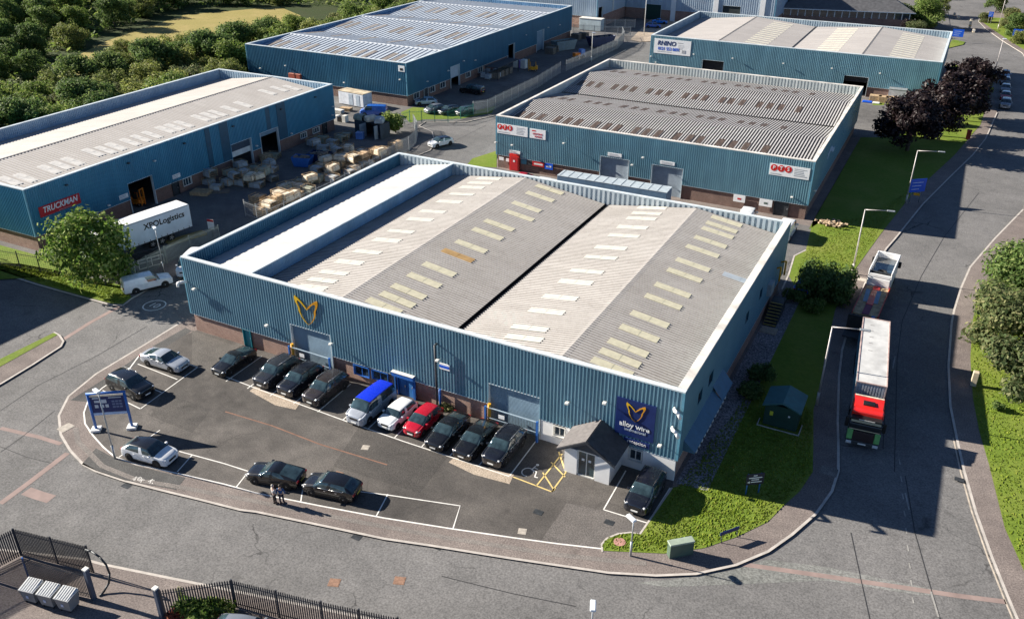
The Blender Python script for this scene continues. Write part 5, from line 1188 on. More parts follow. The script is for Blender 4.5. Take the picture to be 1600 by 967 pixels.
# ------------------------------------------------------------------ trees and plants
LG = leafm('leaf_green', [(.08, .135, .026), (.125, .19, .042), (.18, .25, .065), (.3, .33, .13)])
LD = leafm('leaf_dark', [(.055, .1, .03), (.095, .155, .045), (.14, .205, .065), (.23, .275, .11)])
LO = leafm('leaf_olive', [(.09, .12, .03), (.14, .18, .05), (.21, .235, .08), (.34, .34, .15)])
LP = leafm('leaf_purple', [(.012, .006, .009), (.02, .011, .015), (.034, .02, .024), (.075, .052, .056)], .5, .35)
LS = leafm('leaf_tree', [(.05, .1, .018), (.09, .16, .03), (.15, .23, .05), (.3, .34, .13)])
LW = leafm('leaf_willow', [(.05, .08, .03), (.11, .14, .06), (.17, .19, .09), (.27, .25, .14)])
LR = leafm('leaf_red', [(.1, .02, .02), (.2, .06, .05), (.28, .12, .08)])
def leaves(mb, n, blobs, size, rnd, elong=1.5, inner=.35):
    tot = sum(b[3]**2 for b in blobs)
    for b in blobs:
        cx, cy, cz, r, sq = b
        for _ in range(max(3, int(n*r*r/tot))):
            while True:
                v = Vector((rnd.uniform(-1, 1), rnd.uniform(-1, 1), rnd.uniform(-1, 1)))
                if .05 < v.length <= 1: break
            dr = v.normalized(); rad = r*(inner+(1-inner)*rnd.random()**.45)*rnd.uniform(.78, 1.3)
            p = Vector((cx+dr.x*rad, cy+dr.y*rad, cz+dr.z*rad*sq))
            if p.z < .15: continue
            nn = (dr+Vector((rnd.gauss(0, .6), rnd.gauss(0, .6), rnd.gauss(.35, .5)))).normalized()
            a = nn.orthogonal().normalized(); a = Matrix.Rotation(rnd.uniform(0, 6.28), 3, nn) @ a; bb = nn.cross(a)
            s = size*rnd.uniform(.55, 1.25); a *= s*elong*.5; bb *= s*.5
            mb.add([p-a, p+bb*.8-a*.1, p+a, p-bb*.8+a*.1], [(0, 1, 2, 3)])
def crownblobs(h, w, n, rnd, base=.25, kind='round'):
    out = [(0, 0, h*(base+1)/2, w*.28, (h*(1-base)/2)/(w*.42))]
    for _ in range(n):
        t = rnd.random(); z = h*(base+(1-base)*t)
        prof = math.sqrt(max(.05, 1-(2*t-.85)**2/1.4)) if kind == 'round' else (1-t)*.9+.1
        r = w*.5*prof*rnd.uniform(.35, 1.0); a = rnd.uniform(0, 6.28)
        br = w*rnd.uniform(.09, .21)
        out.append((r*cos(a), r*sin(a), min(z, h-br*.7), br, rnd.uniform(.7, 1)))
    return out
def trunk(mb, h, r, rnd, limbs=6, spread=1.6, lean=0):
    top = Vector((lean, 0, h*.62)); pts = [Vector((0, 0, 0)), Vector((lean*.2, .05, h*.22)), Vector((lean*.6, -.05, h*.42)), top]; rs = [r*1.25, r, r*.8, r*.4]
    for i in range(3): mb.cyl(pts[i], pts[i+1], rs[i], rs[i+1], 8)
    for i in range(limbs):
        t = rnd.uniform(.28, .6); p = Vector((lean*t, 0, h*t)); a = 6.28*i/limbs+rnd.uniform(-.4, .4)
        q = p+Vector((cos(a)*spread*.55, sin(a)*spread*.55, h*rnd.uniform(.12, .2))); e = q+Vector((cos(a)*spread*.5, sin(a)*spread*.5, h*rnd.uniform(.1, .22)))
        mb.cyl(p, q, r*.42, r*.27, 6); mb.cyl(q, e, r*.27, r*.1, 6)
TM = {}
def treemesh(key, h, w, n, size, mat, nb, base=.25, kind='round', seed=1, inner=.45, tr=.14, elong=1.5):
    if key not in TM:
        rnd = random.Random(seed); a = MB(); trunk(a, h, tr, rnd, 7, w*.34); b = MB(); leaves(b, n, crownblobs(h, w, nb, rnd, base, kind), size, rnd, elong, inner)
        TM[key] = (a.mesh('trunk', BARK), b.mesh('crown', mat))
    return TM[key]
def tree(key, label, loc, s=1, rz=0, group=None, name='tree', cat='tree'):
    o = thing(name, label, cat, loc, rz, group); o.scale = (s, s, s)
    for nm, me in zip(('trunk', 'crown'), TM[key]):
        c = bpy.data.objects.new(nm, me); COL.objects.link(c); c.parent = o
    return o
treemesh('street', 7.9, 8.4, 7500, .34, LS, 40, .2, seed=5, tr=.2)
tree('street', 'leafy light green tree on the verge in front of the red sign unit', (-24.2, 12.6, 0), 1.06, .4)
treemesh('plum', 7.6, 8.0, 8500, .42, LP, 30, .3, seed=8, tr=.22, elong=1.25)
for (x, y, s, rz, lab) in ((51.7, 108.0, 1.22, 0, 'dark purple leaved tree nearest the camera on the right lawn'), (54.8, 119.5, 1.18, 1.3, 'dark purple leaved tree, second along the right lawn'), (57.7, 132.0, 1.15, 2.2, 'dark purple leaved tree, third along the right lawn'), (59.2, 145.5, 1.15, 4.1, 'dark purple leaved tree farthest up the right lawn')):
    tree('plum', lab, (x, y, 0), s, rz, 'purple trees along the right lawn')
treemesh('lime', 5.5, 6.2, 2600, .5, LO, 16, .12, seed=13)
tree('lime', 'yellow green bush showing between the purple trees', (52.5, 127.5, 0), .75, 1); tree('lime', 'green tree behind the farthest purple tree', (60.8, 156, 0), .8, 2.2)
treemesh('edge_a', 6.2, 10.4, 13000, .34, LD, 26, .05, seed=21, inner=.3); treemesh('edge_b', 5.6, 10.4, 14000, .32, LW, 28, .03, seed=22, inner=.3)
tree('edge_a', 'dense dark green tree at the right edge above the willowy one', (67.8, 56.0, 0), 1.0, .3)
tree('edge_b', 'pale willowy bush at the right edge beside the road', (67.6, 45.5, 0), 1.0, 1.2); tree('edge_b', 'pale willowy bush cut by the right edge below the other one', (69.4, 36.2, 0), .95, 2.9)
tree('edge_a', 'green bush beyond the right edge tree', (76.5, 70, 0), 1.0, 3); tree('edge_b', 'willowy bush behind the edge bushes', (77, 47, 0), 1.0, 4)
# wood beyond the field and hedge behind the left unit
treemesh('wood_a', 8.0, 9.0, 9000, .34, LD, 26, .1, seed=31); treemesh('wood_b', 7.0, 9.2, 9000, .33, LG, 26, .08, seed=32); treemesh('wood_c', 6.2, 8.6, 9000, .32, LO, 26, .05, seed=33); treemesh('wood_d', 8.8, 8.2, 9000, .34, LD, 26, .1, seed=34); treemesh('wood_e', 5.2, 8.0, 8000, .3, LW, 24, .02, seed=35)
rw_ = random.Random(77)
def inpoly(p, poly):
    c = False; n = len(poly)
    for i in range(n):
        (x0, y0), (x1, y1) = poly[i], poly[(i+1) % n]
        if (y0 > p[1]) != (y1 > p[1]) and p[0] < (x1-x0)*(p[1]-y0)/(y1-y0)+x0: c = not c
    return c
def scatter(poly, gap, kinds, label, group, smin=.8, smax=1.2, cap=200, avoid=None):
    pts = []; xs = [p[0] for p in poly]; ys = [p[1] for p in poly]; tries = 0
    while tries < 6000 and len(pts) < cap:
        tries += 1; p = (rw_.uniform(min(xs), max(xs)), rw_.uniform(min(ys), max(ys)))
        if not inpoly(p, poly) or (avoid and inpoly(p, avoid)): continue
        if all((p[0]-q[0])**2+(p[1]-q[1])**2 > gap*gap for q in pts): pts.append(p)
    for p in pts:
        f = .8 if avoid and any((p[0]-q[0])**2+(p[1]-q[1])**2 < 16**2 for q in avoid) else 1
        tree(rw_.choice(kinds), label, (*p, 0), rw_.uniform(smin, smax)*f, rw_.uniform(0, 6.28), group)
    return len(pts)
HEDGE = [(-66.5, 8), (-66.5, 74), (-77, 92), (-78, 168), (-88, 178), (-93, 160), (-95, 130), (-98, 112), (-102, 97), (-100, 78), (-92, 40), (-84, 8)]
FIELDP = px((80,110),(120,84),(164,62),(220,42),(284,20),(350,12),(430,8),(475,25),(440,48),(400,78),(330,99),(290,102),(200,112),(115,122))
n1 = scatter(HEDGE, 5.6, ['wood_b', 'wood_c', 'wood_e', 'wood_b', 'wood_c', 'wood_a'], 'bushy green tree of the belt between the dry field and the blue units', 'hedge belt behind the left units', .8, 1.15, 125)
FAR = [(-102, 40), (-92, 20), (-150, 20), (-230, 90), (-290, 200), (-250, 260), (-180, 235), (-128, 200), (-90, 178), (-100, 190), (-133, 180), (-160, 160), (-150, 120), (-126, 90), (-108, 76)]
n2 = scatter(FAR, 6.6, ['wood_a', 'wood_a', 'wood_d', 'wood_b', 'wood_d', 'wood_c'], 'dark green tree of the wood beyond the dry field', 'wood beyond the dry field', .95, 1.3, 165, FIELDP)
tree('wood_c', 'lone bright green bush at the near edge of the dry field', (*G(190, 88), 0), .6, 1, name='bush', cat='bush')
for (u, v, k, s, lab) in ((1228, 30, 'wood_b', .9, 'green tree at the left of the hipped roof office'), (1268, 28, 'wood_c', .95, 'bushy green tree touching the office roof'), (1290, 34, 'wood_e', .55, 'small bush below the office roof edge'), (1438, 42, 'wood_b', 1.1, 'bright green tree right of the office'), (1455, 25, 'wood_c', 1.0, 'taller green tree behind the bright one by the office'), (1415, 48, 'plum', .4, 'small dark purple shrub at the office corner'), (1430, 55, 'wood_e', .7, 'low bush under the bright tree by the office'), (1405, 22, 'wood_e', .6, 'low green bush beyond the office corner'), (1555, 20, 'wood_a', .8, 'dark green tree beyond the far road sign'), (1577, 30, 'wood_e', .6, 'yellowish bush by the far tall lamp'), (1570, 44, 'wood_e', .5, 'low yellow green bush by the far verge'), (1585, 58, 'wood_a', .75, 'dark tree against the orange house'), (1592, 68, 'wood_c', .5, 'small green bush by the right blue sign'), (1540, 35, 'wood_e', .5, 'low bush by the far kerb corner')):
    tree(k, lab, (*G(u, v), 0), s, u*.1, name='bush' if s < .75 else 'tree', cat='bush' if s < .75 else 'tree')
tree('wood_a', 'dark tree at the top edge left of the far road', (*G(1400, -6), 0), 1.1, 2); tree('wood_d', 'tall dark tree at the top edge above the far road', (*G(1480, -8), 0), 1.2, 1)
for k, u in enumerate((1310, 1345, 1440, 1520)): tree('wood_a', 'dark tree in the row shading the top edge beyond the far road', (*G(u, -14), 0), 1.1, k, 'dark trees along the top edge')
# undergrowth filling the wood and the hedge belt: one mass nobody could count
ug = MB(); ru = random.Random(12)
for poly, n in ((HEDGE, 15000), (FAR, 26000)):
    xs = [p[0] for p in poly]; ys = [p[1] for p in poly]; k = 0
    while k < n:
        p = Vector((ru.uniform(min(xs), max(xs)), ru.uniform(min(ys), max(ys)), 0))
        if not inpoly(p, poly) or inpoly(p, FIELDP): continue
        k += 1; hh = 1.6+1.5*sin(p.x*.5+1.3*sin(p.y*.31))*sin(p.y*.43); p.z = max(.1, hh*ru.random()**.6)
        nn = Vector((ru.gauss(0, .6), ru.gauss(0, .6), 1)).normalized(); a = nn.orthogonal().normalized(); a = Matrix.Rotation(ru.uniform(0, 6.28), 3, nn) @ a; b = nn.cross(a); s = ru.uniform(.35, .75)
        ug.add([p-a*s, p+b*s*.6, p+a*s, p-b*s*.6], [(0, 1, 2, 3)])
o = ug.build('undergrowth', LG); o['kind'] = 'stuff'
# clipped bushes by the steps
def bush(name, label, loc, w, d, h, n, size, mat, cat='bush', boxy=False, seed=3, kids=8):
    rnd = random.Random(seed); o = thing(name, label, cat, loc); b = MB()
    if boxy:
        bl = [(x*w*.36, y*d*.36, h*(.3+.3*z), w*.2, .9) for x in (-1, 0, 1) for y in (-1, 0, 1) for z in (0, 1.3)]
    else: bl = [(rnd.uniform(-.3, .3)*w, rnd.uniform(-.3, .3)*d, h*rnd.uniform(.35, .68), w*rnd.uniform(.2, .32), h/w) for _ in range(kids)]
    leaves(b, n, bl, size, rnd, 1.3, .4); b.build('foliage', mat, o)
    t = MB()
    for k in range(4): t.cyl((0, 0, 0), (cos(k*1.6)*w*.25, sin(k*1.6)*d*.25, h*.6), .06, .02, 5)
    t.build('stems', BARK, o); return o
bush('clipped_bush', 'large square clipped dark evergreen bush on the lawn by the steps', (48.4, 47.6, 0), 5.2, 5.0, 3.2, 6500, .3, LD, boxy=True)
bush('shrub', 'round green shrub below the large clipped bush', (*G(1272, 486), 0), 2.2, 2.0, 1.5, 1500, .22, LG, seed=5)
bush('shrub', 'dark round shrub by the shaded wall below the steps', (*G(1241, 472), 0), 2.6, 2.2, 1.5, 1300, .24, LD, seed=6)
bush('shrub', 'dark shrub on the shaded lawn behind the green kiosk, upper one', (*G(1190, 594), 0), 2.6, 2.3, 1.8, 1800, .22, LD, seed=7)
bush('shrub', 'dark shrub against the left side of the green kiosk', (*G(1178, 620), 0), 2.4, 2.4, 1.6, 1700, .22, LD, seed=8)
bush('shrub', 'bushy green shrub beside the dark container in the left yard', (*G(618, 208), 0), 4.2, 3.6, 4.2, 2400, .34, LG, seed=9, kids=12)
bush('shrub', 'yellow green shrub inside the bottom left fence', (*G(312, 962), 0), 2.6, 1.6, 1.5, 1600, .26, LS, seed=10)
bush('shrub', 'small green shrub inside the fence beside the yellow green one', (*G(338, 962), 0), 2.2, 1.4, 1.1, 1200, .22, LG, seed=11)
bush('shrub', 'reddish shrub at the foot of the bottom left fence', (*G(275, 966), 0), 1.2, .9, .7, 500, .16, LR, seed=12)
bush('plant', 'small pale plant at the wall by the red hatchback', (*G(697, 641), 0), 1.5, .6, .7, 260, .2, LW, seed=13)
bush('shrub', 'dark flower shrub on the right verge by the post', (*G(1559, 640), 0), 1.0, 1.5, .8, 600, .18, LD, seed=14)
bush('weeds', 'dry weeds behind the fence near the reddish shrub', (*G(283, 940), 0), .9, .4, 1.6, 240, .1, LW, seed=15)
bush('hedge', 'low dark hedge on the verge behind the tree', (*G(200, 440), 0), 2.6, 1.2, .8, 900, .2, LD, seed=16)
# rough grass: blades over the sunlit lawns, one mass
gr = MB(); rg = random.Random(4)
def tufts(poly, n, h):
    xs = [p[0] for p in poly]; ys = [p[1] for p in poly]; k = 0
    while k < n:
        p = (rg.uniform(min(xs), max(xs)), rg.uniform(min(ys), max(ys)))
        if not inpoly(p, poly): continue
        k += 1; a = rg.uniform(0, 6.28); s = rg.uniform(.025, .06); q = rg.uniform(.3, 1)*h*.5; le = rg.uniform(-.15, .15)
        gr.add([(p[0]-cos(a)*s, p[1]-sin(a)*s, .02), (p[0]+cos(a)*s, p[1]+sin(a)*s, .02), (p[0]+cos(a)*s*.6+le, p[1]+sin(a)*s*.6+le, .02+q), (p[0]-cos(a)*s*.6+le, p[1]-sin(a)*s*.6-le, .02+q)], [(0, 1, 2, 3)])
LAWN1 = [p for p in V_A if p[1] < 62 and p[0] > 38]
tufts(px((1052,770),(1005,836),(985,834),(965,836),(948,843),(944,852),(943,858),(1037,862),(1100,853),(1150,836),(1198,813),(1220,790),(1247,765),(1267,737),(1269,640),(1180,600)), 10000, .12)
tufts(px((1262,390),(1290,345),(1345,340),(1420,300),(1370,365),(1328,428),(1310,470),(1245,420)), 5000, .11)
tufts([G(u, v) for u, v in ((1635,975),(1599,883),(1572,823),(1547,723),(1532,674),(1522,622),(1518,559),(1522,500),(1530,455),(1560,430),(1640,430))], 7000, .13)
tufts(px((0,414),(30,414),(95,426),(198,449),(203,464),(190,473),(172,472),(128,460),(60,441),(0,421)), 3500, .14)
GRASSL = leafm('grass_blades', [(.15, .215, .022), (.18, .25, .032), (.21, .275, .042), (.28, .3, .075)], .7, .1)
o = gr.build('grass', GRASSL); o['kind'] = 'stuff'
# ------------------------------------------------------------------ fences
def fence(name, label, pts, h=2.4, gap=.155, post=2.75, mat=DSTEEL, pmat=None, kind='palisade', z=0, cat='fence', pale=.03):
    o = thing(name, label, cat, (pts[0][0], pts[0][1], z)); pmat = pmat or mat; ox, oy = pts[0]
    for (a, b) in zip(pts[:-1], pts[1:]):
        A = Vector((a[0]-ox, a[1]-oy)); B = Vector((b[0]-ox, b[1]-oy)); L = (B-A).length; d = (B-A)/L; nrm = Vector((-d.y, d.x)); nb = max(1, round(L/post))
        T = Matrix.Translation((A.x, A.y, 0)) @ Matrix.Rotation(math.atan2(d.y, d.x), 4, 'Z')
        for k in range(nb):
            x0, x1 = L*k/nb, L*(k+1)/nb
            m = MB()
            for zz in (.35, h-.4): m.box(x0, .02, zz, x1, .05, zz+.05, 0, T)
            if kind == 'palisade':
                n = int((x1-x0)/gap)
                for i in range(n):
                    x = x0+(i+.5)*(x1-x0)/n; vs = [T @ Vector(p) for p in ((x-pale, 0, .06), (x+pale, 0, .06), (x+pale, 0, h-.12), (x, 0, h), (x-pale, 0, h-.12), (x-pale, .014, .06), (x+pale, .014, .06), (x+pale, .014, h-.12), (x, .014, h), (x-pale, .014, h-.12))]
                    m.add(vs, [(0, 1, 2, 3, 4), (9, 8, 7, 6, 5), (1, 6, 7, 2), (5, 0, 4, 9)])
            else:
                n = int((x1-x0)/gap)
                for i in range(n): x = x0+(i+.5)*(x1-x0)/n; m.box(x-.006, .0, .05, x+.006, .012, h, 0, T)
                for i in range(1, 8): zz = h*i/8; m.box(x0, .012, zz-.006, x1, .022, zz+.006, 0, T)
            m.build('panel', mat, o)
        for k in range(nb+1):
            m = MB(); x = L*k/nb
            if k == 0 and a is not pts[0]: continue
            m.box(x-.05, .05, 0, x+.05, .13, h-.05, 0, T); m.build('post', pmat, o)
    return o
FB = M('fence_grey_blue', (.05, .055, .068), .5, .2, var=.2)
fence('palisade_fence', 'dark palisade fence along the bottom edge right of the gate opening', [(19.06, -18.3), (22.4, -15.62), (28.45, -14.46), (33.3, -13.35), (40.5, -11.8)], 2.45, .15, 3.0, FB, pale=.045)
fence('palisade_fence', 'dark palisade fence in the bottom left corner behind the bins', [(3.6, -30), (4.9, -24.0), (6.16, -18.85), (11.79, -17.76)], 2.45, .13, 2.9, FB, pale=.045)
fence('palisade_gate', 'open palisade gate leaf standing between the bins and the corner fence', [(9.0, -20.35), (13.7, -19.3)], 2.35, .12, 4.8, FB, BFRAME, cat='gate')
m = MB(); m.box(-.13, -.13, 0, .13, .13, 2.55); g1 = m.build('gate_post', M('gate_post_blue', (.05, .07, .11), .5), None, (13.75, -19.25, 0)); tag(g1, 'thick dark gate post at the end of the open gate leaf', 'post'); m = MB(); m.box(-.16, -.16, 2.55, .16, .16, 2.64); m.build('cap', OFFW, g1)
m = MB(); m.box(-.13, -.13, 0, .13, .13, 2.5); g2 = m.build('gate_post', MATS['gate_post_blue'], None, (18.85, -18.35, 0)); tag(g2, 'thick dark gate post with white cap right of the gate opening', 'post'); m = MB(); m.box(-.16, -.16, 2.5, .16, .16, 2.6); m.build('cap', OFFW, g2)
hp = MB(); c0 = G(150, 960); q = []
hp.tube([(12.0-13.8, .9, 2.25), (-1.2, .9, 2.35), (-.5, .9, 2.2), (-.05, .9, 1.75), (.15, .85, 1.1), (.2, .6, .5), (.15, .1, .1), (.1, -.2, 0)], .07, 8); o = hp.build('hoop_rail', DSTEEL, None, (13.75, -18.75, 0)); tag(o, 'curved steel hoop rail at the gate opening', 'hoop')
fence('mesh_fence', 'grey mesh fence on the verge in front of the left unit', px((-40,398),(0,415),(95,432),(165,447)) + [G(205, 444)], 2.3, .3, 2.8, FB, kind='mesh')
fence('palisade_fence', 'grey fence beside the white trailer behind the tree', [G(205, 444), G(262, 412), G(300, 395), G(345, 378)], 2.3, .16, 2.8, M('fence_green_grey', (.16, .2, .2), .5))
fence('mesh_fence', 'pale mesh fence round the near end of the crate yard', [G(383, 338), G(420, 352)], 2.4, .25, 3, STEEL, kind='mesh')
fence('mesh_fence', 'pale mesh fence between the crate yard and the factory side wall', [G(420, 352), G(520, 306), G(598, 262)], 2.4, .3, 3.2, STEEL, kind='mesh')
fence('palisade_fence', 'silver palisade fence curving round the far corner of the crate yard', [G(598, 262), G(622, 244), G(640, 236), G(650, 226), G(653, 212), G(647, 200)], 2.5, .15, 2.5, STEEL)
fence('mesh_fence', 'green mesh fence along the grass strip by the back left unit', [G(601, 203), G(641, 192), G(659, 192), G(700, 192), G(740, 181)], 2.3, .3, 3, M('fence_green', (.03, .17, .14), .5), kind='mesh')
fence('palisade_fence', 'silver palisade fence along the yard of the back left unit, near part', [G(740, 180), G(762, 177), G(800, 158), G(840, 138), G(876, 115)], 2.6, .17, 3, STEEL)
fence('palisade_fence', 'silver palisade fence curving round the far end of the back yard', [G(885, 112), G(925, 95), G(965, 77), G(975, 66), G(972, 57)], 2.6, .18, 3, STEEL)
fence('palisade_fence', 'silver fence in front of the grey warehouse at the top', [G(895, 52), G(945, 55), G(985, 56)], 2.4, .2, 3, STEEL)
fence('palisade_fence', 'silver fence beyond the first one in front of the grey warehouse', [G(893, 42), G(945, 44), G(992, 44)], 2.4, .2, 3, STEEL)

# ------------------------------------------------------------------ lamps, signs, street furniture
def pole(label, base, h, arm=None, head='arm', z=0, r=.09, mat=STEEL, name='street_lamp'):
    o = thing(name, label, 'street lamp', (*base, z))
    m = MB(); m.cyl((0, 0, 0), (0, 0, 1.3), r*1.4, r*1.4, 10); m.cyl((0, 0, 1.3), (0, 0, h), r, r*.62, 10); m.build('post', mat, o)
    if arm:
        m = MB(); m.cyl((0, 0, h-.05), (arm[0], arm[1], h+.12), .05, .04, 8); m.build('arm', mat, o)
        d = Vector((arm[0], arm[1], 0)).normalized(); T = Matrix.Translation((arm[0], arm[1], h+.1)) @ Matrix.Rotation(math.atan2(d.y, d.x), 4, 'Z')
        m = MB(); m.box(-.1, -.16, -.05, .75, .16, .07, 0, T, .05); m.build('lamp_head', STEEL, o)
    else:
        m = MB(); T = Matrix.Rotation(head if isinstance(head, float) else 0, 4, 'Z'); m.box(-.15, -.17, h-.02, .65, .17, h+.16, 0, T, .06); m.build('lamp_head', M('lamp_head_pale', (.7, .74, .78), .3), o)
    return o
POLEP = M('galvanised_pink', (.5, .46, .44), .5, .2, var=.2)
pole('tall street lamp with long arm on the lawn edge above the flatbed lorry', G(1331, 428), 7.95, (2.3, .4), mat=POLEP)
pole('tall street lamp with long arm beside the container lorry', G(1276, 632), 7.85, (2.2, .35), mat=POLEP)
pole('tall street lamp with long arm behind the blue sign on the right lawn', G(1415, 318), 7.6, (2.6, .4), mat=POLEP)
pole('tall lamp post beside the row of cars on the right road', G(1552, 122), 8.2, None, .1, mat=POLEP)
pole('tall lamp post at the far bend near the orange house', G(1559, 46), 9.5, None, .1, mat=POLEP)
pole('slim lamp post standing in front of the blue framed sign', G(180, 716), 6.2, None, 2.9, r=.07)
pole('short lamp post on the pavement by the green cabinet', G(985, 868), 3.1, None, 2.6, r=.06)
lx_, ly_ = G(927, 940, 6.0); pole('white lamp head on a pole cut by the bottom edge', (lx_, ly_), 5.9, None, -1.2, r=.06)
pole('slim lamp post beside the white pickup', G(256, 425), 5.3, None, 2.6, r=.06)
pole('white lamp post in the yard of the back left unit', G(924, 97), 6.5, None, .3, r=.09, mat=OFFW)
for u0, v0, lab in ((1006, 56, 'tall white pole in front of the pale warehouse'), (912, 40, 'thin pole left of the pair by the grey warehouse'), (932, 40, 'thin pole right of the pair by the grey warehouse')):
    m = MB(); m.cyl((0, 0, 0), (0, 0, 12), .12, .07, 8); tag(m.build('flag_pole', OFFW, None, (*G(u0, v0), 0)), lab, 'pole')
# big framed site sign
A, B_ = Vector((-1.38, -6.49)), Vector((.97, -4.86)); L = (B_-A).length; es = thing('site_sign', 'big blue framed site map sign on two posts at the car park bend', 'sign', (A.x, A.y, 0), math.atan2(B_.y-A.y, B_.x-A.x))
for x in (0, L): m = MB(); m.cyl((x, 0, .1), (x, 0, 3.62), .11, n=12); m.build('post', BFRAME, es)
m = MB(); m.cyl((-.1, 0, 3.58), (L+.1, 0, 3.58), .12, n=10); m.build('top_rail', BFRAME, es)
for x in (0, L): m = MB(); m.box(x-.38, -.38, 0, x+.38, .38, .22, ch=.03); m.build('base', RENDER, es)
m = MB(); m.box(.12, -.04, 1.75, L-.12, .04, 3.4); bd = m.build('board', NAVY, es)
m = MB(); m.box(.12, -.045, 1.5, L-.12, .045, 1.74); m.build('pale_strip', M('strip_blue', (.35, .47, .68), .5), es)
m = MB(); m.box(.12, -.06, 3.3, L-.12, .06, 3.42); m.build('cream_strip', CREAM, es)
GRP = M('sign_panel', (.5, .55, .62), .5)
for k, (x, z, ww, hh) in enumerate(((.45, 2.72, .4, .22), (.95, 2.66, .45, .34), (.42, 2.22, .28, .3), (.85, 2.22, .28, .3), (1.25, 2.22, .25, .3), (.35, 3.08, .45, .14), (1.6, 3.1, 1.0, .08))):
    m = MB(); m.box(x-.05, -.052, z, x-.05+ww, -.041, z+hh); m.build('panel', GRP, bd)
m = MB()
for k in range(9): m.box(1.75+(k % 3)*.28, -.05, 2.15+(k//3)*.27, 1.75+(k % 3)*.28+.22, -.041, 2.15+(k//3)*.27+.16)
m.build('plan', M('sign_plan', (.12, .16, .28), .5), bd)
A, B_ = Vector((48.67, 10.38)), Vector((49.45, 10.95)); L = 1.0; ds = thing('direction_sign', 'dark direction sign with white arrow on two blue posts on the lawn', 'sign', (A.x, A.y, 0), math.atan2(B_.y-A.y, B_.x-A.x))
for x in (0, L): m = MB(); m.cyl((x, 0, 0), (x, 0, 1.9), .055, n=8); m.build('post', BFRAME, ds)
m = MB(); m.box(-.18, -.1, .95, L+.22, -.05, 1.95, ch=.01); m.build('board', M('sign_black_blue', (.012, .015, .04), .5), ds)
for x, z, wd in ((.35, 1.76, .3), (.0, 1.56, 1.05), (.22, 1.38, .6), (.2, 1.17, .85)): m = MB(); m.box(x, -.115, z, x+wd, -.101, z+.08); m.build('wording', WHITE, ds)
m = MB(); m.add([(-.1, -.11, 1.21), (.12, -.11, 1.1), (.12, -.11, 1.32)], [(0, 1, 2)]); m.build('arrow', WHITE, ds)
A, B_ = Vector((48.3, 4.44)), Vector((49.2, 5.6)); L = (B_-A).length; nb_ = thing('street_nameplate', 'low dark street nameplate on bent legs at the lawn edge', 'sign', (A.x, A.y, 0), math.atan2(B_.y-A.y, B_.x-A.x))
for x in (.05, L-.05): m = MB(); m.tube([(x, -.1, 0), (x, .0, .45), (x, 0, .85)], .035, 6); m.build('leg', DSTEEL, nb_)
m = MB(); m.box(-.1, -.03, .62, L+.1, .03, .9, ch=.01); m.build('plate', NAVY, nb_)
A, B_ = Vector((45.64, 1.25)), Vector((46.95, 2.4)); L = (B_-A).length; cb_ = thing('utility_cabinet', 'green utility cabinet with pale lid on the pavement', 'cabinet', (A.x, A.y, 0), math.atan2(B_.y-A.y, B_.x-A.x))
m = MB(); m.box(0, 0, 0, L, .5, 1.1, ch=.02); m.build('body', GREENP, cb_); m = MB(); m.box(-.04, -.04, 1.1, L+.04, .54, 1.24, ch=.03); m.build('lid', M('cabinet_lid', (.3, .36, .29), .6), cb_)
ks = thing('green_kiosk', 'dark green equipment kiosk with teal pitched roof on the shaded lawn', 'kiosk', (47.75, 20.15, 0), 0)
m = MB(); m.box(0, 0, 0, 2.75, 2.6, 2.1); m.build('wall', GREENK, ks)
m = MB(); a = [(-.2, -.25, 2.05), (1.4, -.25, 2.62), (2.95, -.25, 2.05), (-.2, 2.85, 2.05), (1.4, 2.85, 2.62), (2.95, 2.85, 2.05)]; lo_ = [(x, y, z-.12) for x, y, z in a]
m.add(a+lo_, [(0, 1, 4, 3), (1, 2, 5, 4), (6, 7, 1, 0), (7, 8, 2, 1), (3, 4, 10, 9), (4, 5, 11, 10), (0, 3, 9, 6), (2, 8, 11, 5), (6, 9, 10, 7), (7, 10, 11, 8)]); m.build('roof', GREENR, ks)
m = MB(); m.box(.45, -.02, 1.05, .72, 0, 1.45); m.build('warning_plate', M('warning_yellow', (.6, .6, .05), .5), ks); m = MB(); m.box(1.95, -.02, 1.25, 2.1, 0, 1.4); m.build('small_plate', WHITE, ks)
m = MB(); m.box(-.4, -.5, 0, 3.1, -.42, .1); m.box(-.4, -.42, 0, -.32, .6, .1); m.box(3.02, -.42, 0, 3.1, 1.2, .1); tag(m.build('kerb_edging', KERB, None, (47.75, 20.15, .0)), 'pale kerb edging round the foot of the green kiosk', 'edging')
def boardsign(label, p0, p1, z0, z1, h, mat=SBLUE, name='road_sign', y=0):
    A, B_ = Vector(p0), Vector(p1); L = (B_-A).length; o = thing(name, label, 'sign', (A.x, A.y, 0), math.atan2(B_.y-A.y, B_.x-A.x))
    for x in (L*.2, L*.8): m = MB(); m.cyl((x, .05, 0), (x, .05, h), .05, n=8); m.build('post', STEEL, o)
    m = MB(); m.box(0, -.03, z0, L, .0, z1, ch=.005); m.build('board', mat, o)
    for k in range(3): m = MB(); m.box(L*.12, -.04, z0+(z1-z0)*(.2+.25*k), L*(.6+.1*k), -.031, z0+(z1-z0)*(.2+.25*k)+.09); m.build('wording', M('sign_white_text', (.5, .6, .85), .5), o)
    return o
x, y = G(1422, 318); boardsign('blue road sign on grey posts at the lawn edge', (x-.5, y-.3), (x+1.4, y+1.3), 1.6, 3.5, 3.4)
m = MB(); m.box(-.4, -.05, 1.15, .4, .05, 1.5); tag(m.build('yellow_plate', YEL, None, (x+.55, y+.35, 0)), 'small yellow plate under the blue road sign', 'sign')
x, y = G(1494, 66); boardsign('bright blue road sign beside the back right unit', (x-1.3, y), (x+1.3, y), 1.3, 3.2, 3.1)
